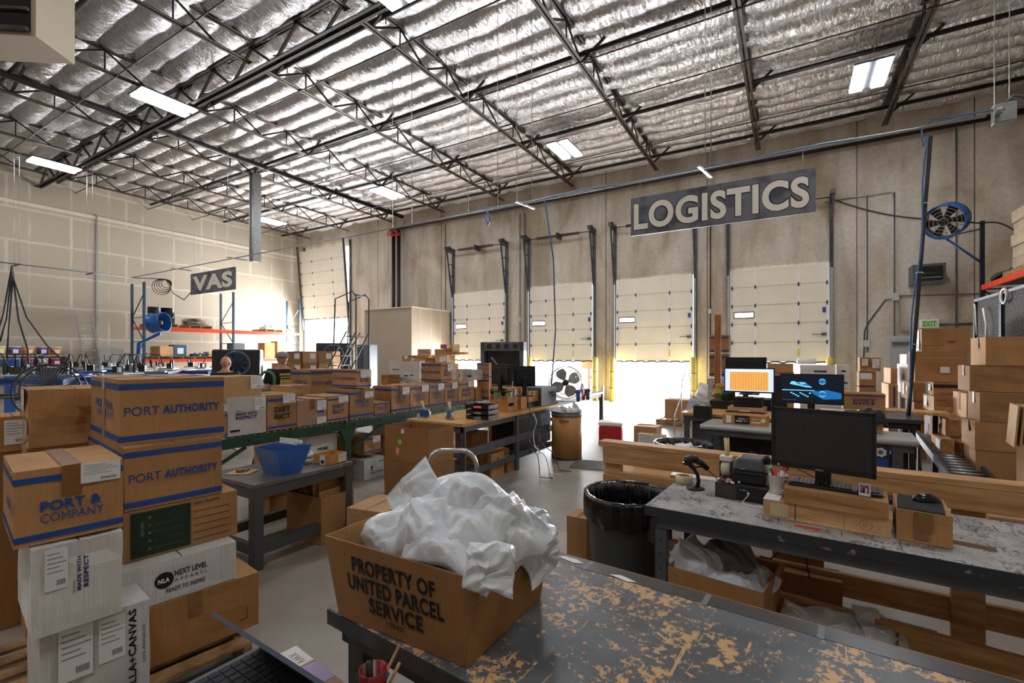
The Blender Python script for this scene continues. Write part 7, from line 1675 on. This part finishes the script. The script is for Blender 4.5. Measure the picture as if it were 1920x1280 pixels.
# presses
def press(x, y, rz, label, n=8, R_=1.25):
    r = empty('screen_printing_press', (x, y, 0), rz, label, 'press', 'screen printing presses')
    MB().lathe((0, 0, 0), [(.45, 0), (.4, .1), (.25, .15), (.22, 1.0), (.4, 1.05), (.4, 1.15), (0, 1.2)], PRESS_B, 24).build('hub', r)
    for k in range(n):
        a = 2 * pi * k / n; R2 = Matrix.Rotation(a, 3, 'Z')
        MB().box(R2 @ Vector((R_ * .6, 0, 1.2)), (R_ * 1.0, .1, .1), PRESS_B, R2).box(R2 @ Vector((R_ * 1.0, 0, 1.34)), (.5, .42, .03), GALV, R2).build('print_arm', r)
        b = MB().box(R2 @ Vector((R_ * .85, 0, 1.42)), (.12, .12, .14), BLACK, R2).box(R2 @ Vector((R_ * 1.05, .15, 1.46)), (.035, .035, .22), BLACK, R2).box(R2 @ Vector((R_ * 1.05, -.15, 1.42)), (.05, .05, .1), WHITE_P, R2)
        b.tube([R2 @ Vector(p_) for p_ in ((R_ * .85, 0, 1.48), (R_ * .9, .1, 1.75), (R_ * 1.1, .15, 1.72), (R_ * 1.15, .12, 1.45))], .012, BLACK, 5)
        b.build('print_head', r)
        MB().box(R2 @ Vector((R_ * .85, 0, .92)), (.55, .4, .03), (GREEN_S, GALV, BLACK_M)[k % 3], R2).box(R2 @ Vector((R_ * .5, 0, .88)), (R_ * .8, .06, .05), STEEL_G, R2).build('platen', r)
    return r
press(-13.0, 3.9, .3, 'blue screen printing press with black heads, behind the near box stack')
press(-16.2, 7.3, .1, 'blue screen printing press with black heads, in the middle of the left area')
press(-19.9, 5.9, .5, 'blue screen printing press nearest the ladder and drywall')
MB().slab(-20.5, -16.4, 3.6, 3.8, 1.42, 1.62, PRESS_B).slab(-20.4, -20.2, 3.62, 3.78, 0, 1.42, PRESS_B).slab(-16.8, -16.6, 3.62, 3.78, 0, 1.42, PRESS_B).build('press_gantry', label='long blue steel beam on legs over the far presses at left', cat='beam')
c = at_z(95, 724, 7.6)
gf = empty('drum_fan', (c.x, c.y, 1.12), TH + radians(20), 'round grey floor fan standing behind the crumpled box', 'fan')
b = MB()
for y_ in (-.1, .1): b.ring((0, y_, 0), .44, .014, STEEL_D, (0, 1, 0), 40)
for k in range(60): q = 2 * pi * k / 60; b.tube([(.44 * cos(q), -.1, .44 * sin(q)), (.05 * cos(q), -.14, .05 * sin(q))], .005, GREY_P, 4)
b.build('cage', gf)
for k in range(4):
    q = 2 * pi * k / 4; b = MB().add([(.05 * cos(q), 0, .05 * sin(q)), (.38 * cos(q - .3), .05, .38 * sin(q - .3)), (.4 * cos(q + .1), 0, .4 * sin(q + .1)), (.36 * cos(q + .5), -.05, .36 * sin(q + .5))], [(0, 1, 2, 3)], GREY_P); b.build('blade', gf)
MB().slab(-.05, .05, -.05, .05, -1.12, -.44, STEEL_D).slab(-.3, .3, -.2, .2, -1.12, -1.08, STEEL_D).build('stand', gf)
# ink bucket shelves against the drywall
sh = empty('ink_shelf', (-24.95, 3.3, 0), 0, 'low shelf unit of ink buckets against the drywall at the left edge', 'shelf')
for z in (.85, 1.28, 1.72): MB().slab(0, .5, -.3, 3.75, z - .03, z, LGREY_P).build('shelf_board', sh)
for y_ in (-.3, 1.7, 3.69): MB().slab(.0, .5, y_, y_ + .04, 0, 1.74, LGREY_P).build('side_panel', sh)
cols = [M('violet_bucket', '#5b3a8c', .4), M('magenta_bucket', '#c21f55', .4), RED, M('orange_bucket', '#e0893a', .4), M('yellow_bucket', '#d9bf3c', .4), WHITE_P, M('navy_bucket', '#23356e', .4)]
cn = ['violet', 'magenta', 'red', 'orange', 'yellow', 'white', 'navy']
for zi, z in enumerate((1.28, 1.72)):
    for k in range(10):
        ci = (k * 3 + zi * 2 + k // 4) % 7; y_ = 3.3 + k * .38
        if abs(y_ - 5.0) < .19: y_ = 5.24; continue
        b = MB().lathe((0, 0, 0), [(0, 0), (.15, 0), (.165, .3), (0, .3)], cols[ci], 14).lathe((0, 0, .3), [(.17, 0), (.17, .035), (0, .035)], WHITE_P, 14).slab(.14, .168, -.07, .07, .08, .22, PAPER)
        b.build('ink_bucket', loc=(-24.68, y_, z), label='%s ink bucket with a white lid on the %s wall shelf, %s from the left' % (cn[ci], ('lower', 'upper')[zi], ORD[min(k, 15)]), cat='bucket', group='ink buckets on the wall shelf')
# ladder
ld = empty('ladder', (-24.2, 7.62, 0), 0, 'silver extension ladder leaning against the drywall', 'ladder')
for s_ in (-1, 1):
    MB().bar((.7, s_ * .28, 0), (-.6, s_ * .24, 3.35), .04, .09, CHROME).build('side_rail', ld)
for k in range(11): t = (k + .6) / 11.5; MB().tube([(.7 - 1.3 * t, -.26, 3.35 * t), (.7 - 1.3 * t, .26, 3.35 * t)], .018, CHROME, 6).build('rung', ld)
GC = 'grey cartons stacked by the ladder'
for k in range(4):
    for j in range(3): MB().slab(-.25, .25, -.205, .205, 0, .5, M('pale_grey_carton', '#b9b7b5' if j else '#a3a09c', .7), ch=.006).build('grey_carton', loc=(-24.7, 8.2 + j * .42, k * .503), label='pale grey carton in the stack by the wall rack, %s column, %s from the floor' % (('left', 'middle', 'right')[j], ORD[k]), cat='carton', group=GC) if not (j == 2 and k == 3) else None
# evaporative cooler fans
def swamp(px, py, z, W, H, rz, label):
    p = at_z(px, py, z); r = empty('portable_cooler', (p.x, p.y, 0), rz, label, 'cooler', 'big black cooler fans')
    H0 = CH + (HY - (py)) / FPX * z
    z1 = H0 + H / 2
    MB().slab(-W / 2, W / 2, 0, .6, z1 - H, z1, M('black_moulded_plastic', '#24262b', .35, coat=.3), ch=.04).build('housing', r)
    b = MB().ring((0, -.02, z1 - H * .5), H * .4, .04, M('blue_black_ring', '#4a4f5c', .3), (0, 1, 0), 40)
    b.lathe((0, -.01, z1 - H * .5), [(0, .03), (H * .38, .03), (H * .38, .0), (0, 0)], M('dark_duct', '#0f1724', .6), 32, Matrix.Rotation(pi / 2, 3, 'X')); b.build('duct_ring', r)
    for k in range(9): q = 2 * pi * k / 9; MB().add([(.05 * cos(q), -.04, z1 - H * .5 + .05 * sin(q)), (H * .36 * cos(q), -.045, z1 - H * .5 + H * .36 * sin(q)), (H * .36 * cos(q + .35), -.06, z1 - H * .5 + H * .36 * sin(q + .35))], [(0, 1, 2)], M('dark_blue_blade', '#2a3d58', .4)).build('blade', r)
    MB().slab(-W / 2 + .1, W / 2 - .1, .05, .55, .1, z1 - H, BLACK_M).build('tank', r)
    for sx in (-1, 1): MB().lathe((sx * W * .35, .3, .06), [(0, -.03), (.06, -.03), (.06, .03), (0, .03)], RUBBER, 12, Matrix.Rotation(pi / 2, 3, 'Y')).build('caster', r)
    return r
swamp(443, 682, 11.0, 1.0, .68, TH + radians(22), 'square black portable cooler fan behind the bald man')
swamp(625, 664, 17.5, 1.25, .85, TH + radians(10), 'black portable cooler fan glaring in front of the tall drive-in door')
# big grey dock fan in front of the first dock door
p = at_z(941, 668, 13.8)
r = empty('dock_fan', (p.x, p.y, 0), TH + radians(-12), 'big grey square dock fan with dark grille in front of the first dock door', 'fan')
z1 = CH + (HY - 641) / FPX * 13.8; Wf = 1.3
b = MB().slab(-Wf / 2, -Wf / 2 + .12, 0, .5, z1 - 1.25, z1, STEEL_G).slab(Wf / 2 - .12, Wf / 2, 0, .5, z1 - 1.25, z1, STEEL_G).slab(-Wf / 2, Wf / 2, 0, .5, z1 - .26, z1, STEEL_G).slab(-Wf / 2, Wf / 2, 0, .5, z1 - 1.37, z1 - 1.25, STEEL_G).slab(-Wf / 2 + .1, Wf / 2 - .1, .3, .32, z1 - 1.3, z1 - .2, BLACK)
for k in range(4): b.slab(-Wf / 2 + .2 + k * .26, -Wf / 2 + .34 + k * .26, -.01, 0, z1 - .2, z1 - .06, BLACK)
b.build('housing', r)
b = MB()
for k in range(14): b.slab(-Wf / 2 + .16 + k * .075, -Wf / 2 + .17 + k * .075, .02, .04, z1 - 1.25, z1 - .26, STEEL_D)
b.build('grille', r); MB().bar((-.35, .1, z1 - .45), (.1, .1, z1 - .95), .04, .04, LGREY_P).build('brace_bar', r)
MB().slab(-Wf / 2, Wf / 2, .0, .5, .12, z1 - 1.37, STEEL_D).slab(-Wf / 2, Wf / 2, .0, .5, 0, .119, BLACK_M).build('base', r)
# rolling ladder and box pallet near the drive-in door
rl = at_z(560, 780, 11.7)
rr = empty('rolling_ladder', (rl.x, rl.y, 0), radians(20), 'tall dark rolling ladder in front of the boxes near the drive-in door', 'ladder')
for s_ in (0, .65):
    MB().tube([(0, s_, 0), (1.3, s_, 2.3)], .018, STEEL_D, 6).tube([(.35, s_, 0), (1.55, s_, 2.3)], .018, STEEL_D, 6).tube([(1.55, s_, 0), (1.55, s_, 3.15), (1.45, s_, 3.27), (1.0, s_, 3.1), (.95, s_, 1.8)], .018, STEEL_D, 6).build('side_frame', rr)
for k in range(9): MB().slab(.12 + k * .14, .32 + k * .14, .0, .65, .25 + k * .24, .27 + k * .24, STEEL_D).build('step', rr)
MB().tube([(1.5, 0, 3.2), (1.5, .65, 3.2)], .018, STEEL_D, 6).build('top_rail', rr)
BP = 'labelled brown boxes stacked before the drive-in door'
base = at_z(572, 700, 13.4)
for k in range(5):
    for j in range(4):
        if k == 4 and j == 0: continue
        w_ = .42; xx = base.x - .62 + j * (w_ + .01) * 1; 
        b = MB().slab(-w_ / 2, w_ / 2, -.22, .22, 0, .33, (KRAFT, KRAFT_D, KRAFT_L, KRAFT)[(j + k) % 4], ch=.008).slab(.02, .17, -.224, -.22, .12, .27, PAPER)
        b.build('cardboard_box', loc=(xx * 1 + .015 * (k % 2), base.y + (xx - base.x) * .45 - .0, .16 + k * .335), rz=radians(24), label='labelled brown box in the pile by the rolling ladder, %s layer, %s across' % (ORD[k], ORD[j]), cat='box', group=BP)
pallet(base.x, base.y, radians(24), 1.8, .7, 'wooden pallet under the labelled boxes by the rolling ladder', 0)
# green hand truck beside the man with the cap
p = ray(501) * 6.9
g = empty('hand_truck', (p.x, p.y, 0), TH + radians(-8), 'green hand truck with rounded top standing behind the conveyor boxes', 'hand truck')
w_ = .115
MB().tube([(-w_, 0, .1), (-w_, 0, 1.36)] + [(-w_ * cos(q), 0, 1.36 + .11 * sin(q)) for q in [pi * k / 10 for k in range(1, 10)]] + [(w_, 0, 1.36), (w_, 0, .1)], .022, M('bright_green_paint', '#3f7a4e', .4), 10).build('frame', g)
MB().slab(-w_, w_, -.015, .015, 1.17, 1.21, M('bright_green_paint', '#3f7a4e', .4)).slab(-.02, .0, -.012, .012, .2, 1.18, M('bright_green_paint', '#3f7a4e', .4)).slab(-.2, .2, -.2, 0, 0, .012, GREEN_S).build('toe_plate', g)
for s_ in (-1, 1): MB().lathe((s_ * .19, .08, .12), [(.0, -.025), (.12, -.025), (.12, .025), (0, .025)], RUBBER, 16, Matrix.Rotation(pi / 2, 3, 'Y')).build('wheel', g)
# table with goods behind the conveyor
bench('steel_table', 'low work table behind the conveyor in front of the two men', (-9.6, 5.9, 0), radians(20), 1.6, .8, .86, M('pale_grey_top', '#a9a9a8', .4), STEEL_G)
c_ = Vector((-13.2, 6.95, 0))
bench('steel_table', 'table of folded garments left of the bald man', (c_.x, c_.y, 0), 0, 2.4, .9, .9, M('blue_white_top', '#6f86b8', .4), STEEL_G)
MB().slab(-.35, .35, -.2, .2, 0, .16, KRAFT_L).text('PORT', (.1, -.203, .04), (.2, 0, 0), (0, 0, .08), BLACK_INK, .02).build('cardboard_box', loc=(c_.x + 1.9, c_.y + .5, .9015), label='low tan box lettered PORT on the garment table by the bald man', cat='box')
mailer('heap of black shirts on the garment table', (c_.x + 1.75, c_.y + .55, 1.16), (.8, .4, .14), (0, 0, 5), 120, .1, .05, None, 'folded_shirts', SHIRT, 20, 16, cat='shirts')
MB().slab(-.3, .3, -.2, .2, 0, .18, WHITE_P).build('white_box', loc=(c_.x + .9, c_.y + .5, .9015), label='small white carton on the garment table', cat='box')
MB().slab(-.3, .3, -.25, .25, 0, .25, RED).build('red_bin', loc=(c_.x + .3, c_.y + .4, .9015), label='dark red bin on the garment table near the presses', cat='bin')

# people (seen from behind above the boxes)
def person(x, y, h, rz, label, cap=False, text=None, bulk=1.0):
    s_ = h / 1.78
    J = {'pel': (0, 0, .96), 'sp': (0, .01, 1.15), 'ch': (0, .0, 1.34), 'nk': (0, .01, 1.50), 'h1': (0, -.01, 1.58), 'h2': (0, -.01, 1.66)}
    R_ = {'pel': .15, 'sp': .145, 'ch': .165, 'nk': .06, 'h1': .06, 'h2': .05}
    E = [('pel', 'sp'), ('sp', 'ch'), ('ch', 'nk'), ('nk', 'h1'), ('h1', 'h2')]
    for n_, sx in (('L', -1), ('R', 1)):
        pts = [('sh', (sx * .19, .01, 1.41), .075), ('el', (sx * .27, .03, 1.13), .048), ('wr', (sx * .25, -.14, .92), .030), ('hp', (sx * .235, -.19, .87), .036)]
        prev = 'ch'
        for nm, c_, r_ in pts: J[nm + n_] = c_; R_[nm + n_] = r_; E.append((prev, nm + n_)); prev = nm + n_
        for k in range(5):
            nm = 'f%d%s' % (k, n_); a = (k - 1.5) * .018
            J[nm] = (sx * .235 + a, -.235 if k < 4 else -.2, .83 if k < 4 else .85); R_[nm] = .009
            if k == 4: J[nm] = (sx * .19, -.215, .87)
            E.append(('hp' + n_, nm))
        pts = [('hip', (sx * .1, 0, .9), .105), ('kn', (sx * .12, -.01, .5), .065), ('an', (sx * .13, .02, .09), .042), ('toe', (sx * .14, -.15, .035), .035)]
        prev = 'pel'
        for nm, c_, r_ in pts: J[nm + n_] = c_; R_[nm + n_] = r_; E.append((prev, nm + n_)); prev = nm + n_
    keys = list(J); me = bpy.data.meshes.new('person')
    me.from_pydata([tuple(q * s_ for q in J[k]) for k in keys], [(keys.index(a), keys.index(b_)) for a, b_ in E], [])
    o = bpy.data.objects.new('person', me); C.objects.link(o); o.location = (x, y, 0); o.rotation_euler.z = rz
    o['label'] = label; o['category'] = 'person'
    def skinit(ob, rad, root):
        sk = ob.modifiers.new('skin', 'SKIN'); sk.use_smooth_shade = True
        for v in ob.data.skin_vertices[0].data: v.use_root = False
        for i_, k in enumerate(rad): ob.data.skin_vertices[0].data[i_].radius = (k[0] * s_, k[1] * s_)
        ob.data.skin_vertices[0].data[root].use_root = True
        su = ob.modifiers.new('sub', 'SUBSURF'); su.levels = 2; su.render_levels = 2
    skinit(o, [(R_[k] * (bulk if k in ('pel', 'sp', 'ch') else 1), R_[k] * (.75 if k in ('pel', 'sp', 'ch') else (1.12 if k in ('h2', 'h3', 'h1') else 1))) for k in keys], 0)
    # grow the surface, add the modelled head (cranium, jaw, nose, ears) and fuse everything into one skin
    bpy.context.view_layer.update()
    ev = bpy.data.meshes.new_from_object(o.evaluated_get(bpy.context.evaluated_depsgraph_get()))
    b = MB(); b.add([v.co.copy() for v in ev.vertices], [tuple(p_.vertices) for p_ in ev.polygons], SKIN, True)
    vs = []; fs = []; n1, n2 = 20, 28
    for i in range(n1 + 1):
        a = pi * i / n1
        for j in range(n2):
            q = 2 * pi * j / n2; z_ = cos(a); rr = sin(a)
            w2 = .080 * (1 - .22 * max(0, -z_) ** 1.2); d2 = .100 * (1 - .12 * max(0, -z_))
            x_ = w2 * rr * cos(q); y_ = d2 * rr * sin(q) - (.012 if z_ < 0 else 0) * -z_
            if abs(x_) < .02 and y_ < 0: y_ -= .020 * max(0, 1 - abs(z_ + .18) / .22) * (1 - abs(x_) / .02)          # nose
            if .018 < abs(x_) < .048 and y_ < 0 and abs(z_ - .08) < .14: y_ += .008                                     # eye hollows
            vs.append(Vector((x_, y_ - .006, 1.648 + .122 * z_)) * s_)
    for i in range(n1):
        for j in range(n2): j2 = (j + 1) % n2; fs.append((i * n2 + j, (i + 1) * n2 + j, (i + 1) * n2 + j2, i * n2 + j2))
    b.add(vs, fs, SKIN, True)
    for sx in (-1, 1): b.lathe(Vector((sx * .081, .008, 1.64)) * s_, [(0, -.032), (.011, -.026), (.015, 0), (.017, .018), (.008, .032), (0, .034)], SKIN, 10, Matrix.Rotation(radians(-12), 3, 'X'))
    tmp = b.build('t'); nm = tmp.data; bpy.data.objects.remove(tmp)
    for m_ in list(o.modifiers): o.modifiers.remove(m_)
    o.data = nm; nm.name = 'person'
    rm = o.modifiers.new('fuse', 'REMESH'); rm.mode = 'VOXEL'; rm.voxel_size = .008; rm.use_smooth_shade = True
    sm = o.modifiers.new('smooth', 'SMOOTH'); sm.factor = .5; sm.iterations = 2
    # shirt and trousers as their own meshes
    def cloth(name, ks, es, rr, mat):
        m2 = bpy.data.meshes.new(name); m2.from_pydata([tuple(q * s_ for q in p_) for p_ in ks], es, [])
        c2 = bpy.data.objects.new(name, m2); C.objects.link(c2); c2.parent = o
        skinit(c2, rr, 0); m2.materials.append(mat); return c2
    cloth('t_shirt', [(0, 0, .93), (0, .01, 1.15), (0, 0, 1.35), (0, .01, 1.46), (-.2, .01, 1.42), (-.255, .02, 1.2), (.2, .01, 1.42), (.255, .02, 1.2)], [(0, 1), (1, 2), (2, 3), (2, 4), (4, 5), (2, 6), (6, 7)],
          [(.175 * bulk, .14), (.17 * bulk, .135), (.195 * bulk, .15), (.09, .09), (.095, .095), (.075, .075), (.095, .095), (.075, .075)], SHIRT)
    cloth('trousers', [(0, 0, .96), (-.1, 0, .86), (-.12, -.01, .5), (-.13, .02, .12), (.1, 0, .86), (.12, -.01, .5), (.13, .02, .12)], [(0, 1), (1, 2), (2, 3), (0, 4), (4, 5), (5, 6)],
          [(.17, .13), (.125, .125), (.085, .085), (.07, .07), (.125, .125), (.085, .085), (.07, .07)], M('dark_denim', '#23262e', .9))
    if cap:
        b = MB().lathe((0, 0, 1.655 * s_), [(.104, .01), (.106, .035), (.098, .075), (.066, .112), (0, .126)], M('grey_cap_fabric', '#8d8781', .85), 24)
        b.add([(.1 * cos(q) * (1 if e_ == 0 else 1.0), -.05 - (.05 if e_ == 0 else .17) * sin(q), 1.675 * s_ - (.0 if e_ == 0 else .012)) for e_ in (0, 1) for q in [pi * k / 8 for k in range(9)]], [(k, k + 1, k + 10, k + 9) for k in range(8)], M('grey_cap_fabric', '#8d8781', .85))
        b.build('cap', o)
    if text:
        rn = random.Random(4)
        for k in range(9):
            b = MB(); x_ = .11 - .02 * rn.random()
            b.slab(-.1, x_, .150, .158, 1.385 - k * .042, 1.39 - k * .042, SHIRT)
            while x_ > -.09:
                w2 = .012 + .03 * rn.random(); b.slab(x_ - w2, x_, .156, .160, 1.37 - k * .042, 1.37 - k * .042 + (.034 if k in (0, 3, 4) else .02), M('gold_shirt_print', '#d8b45c', .6)); x_ -= w2 + .006
            b.build('shirt_print', o)
    return o
p = ray(423) * 8.3; person(p.x, p.y, 1.70, TH + pi, 'bald person in a black t-shirt seen from behind, in front of the black cooler', False, None, 1.1)
p = ray(529) * 8.1; person(p.x, p.y, 1.78, TH + pi + radians(48), 'person in a grey cap and black t-shirt with gold back print, looking left', True, True, 1.05)

# upper left corner heater duct, outside clutter, pallets outside the open doors
hu = empty('hanging_unit_heater', at_z(67, 67, 6.2), TH + radians(5), 'large beige unit heater hanging from the ceiling at the top left', 'heater')
UM_ = M('beige_heater_case', '#a89c8a', .6)
MB().slab(-1.3, 0, 0, .62, .0, 1.0, UM_, ch=.01).build('case', hu)
MB().slab(-1.2, -.06, -.02, .0, .05, .9, BLACK_G).slab(-1.2, -.06, -.07, -.02, .03, .08, STEEL_D).slab(-1.2, -.06, -.06, -.02, .3, .34, STEEL_D).build('louvre', hu)
for s_ in (-1.1, -.15): MB().tube([(s_, .3, .99), (s_, .3, 2.95)], .012, GALV, 6).build('hanger_rod', hu)
pr_ = empty('wooden_pallet', (at_z(1127, 700, 20.5).x, 19.6, 0), 0, 'red-brown wooden pallet standing upright outside the second dock door', 'pallet')
RBW = M('red_brown_wood', '#9a6a58', .8, var=.3, vs=4)
for k in range(6): MB().slab(-.6 + k * .22, -.5 + k * .22, 0, .02, 0, 1.45, RBW).build('slat', pr_)
for z in (.1, .7, 1.3): MB().slab(-.62, .62, .02, .1, z, z + .1, RBW).build('crosspiece', pr_)
q = at_z(1095, 690, 20.8)
MB().slab(-.28, .28, -.25, .25, 0, .55, KRAFT).build('cardboard_box', loc=(q.x, 20.2, 1.12), label='brown box on the white crate outside the second dock door', cat='box')
MB().slab(-.5, .5, -.35, .35, 0, 1.1, M('whitish_crate', '#c9c6c0', .7)).build('storage_crate', loc=(q.x, 20.2, 0), label='pale crate outside the second dock door under the brown box', cat='crate')
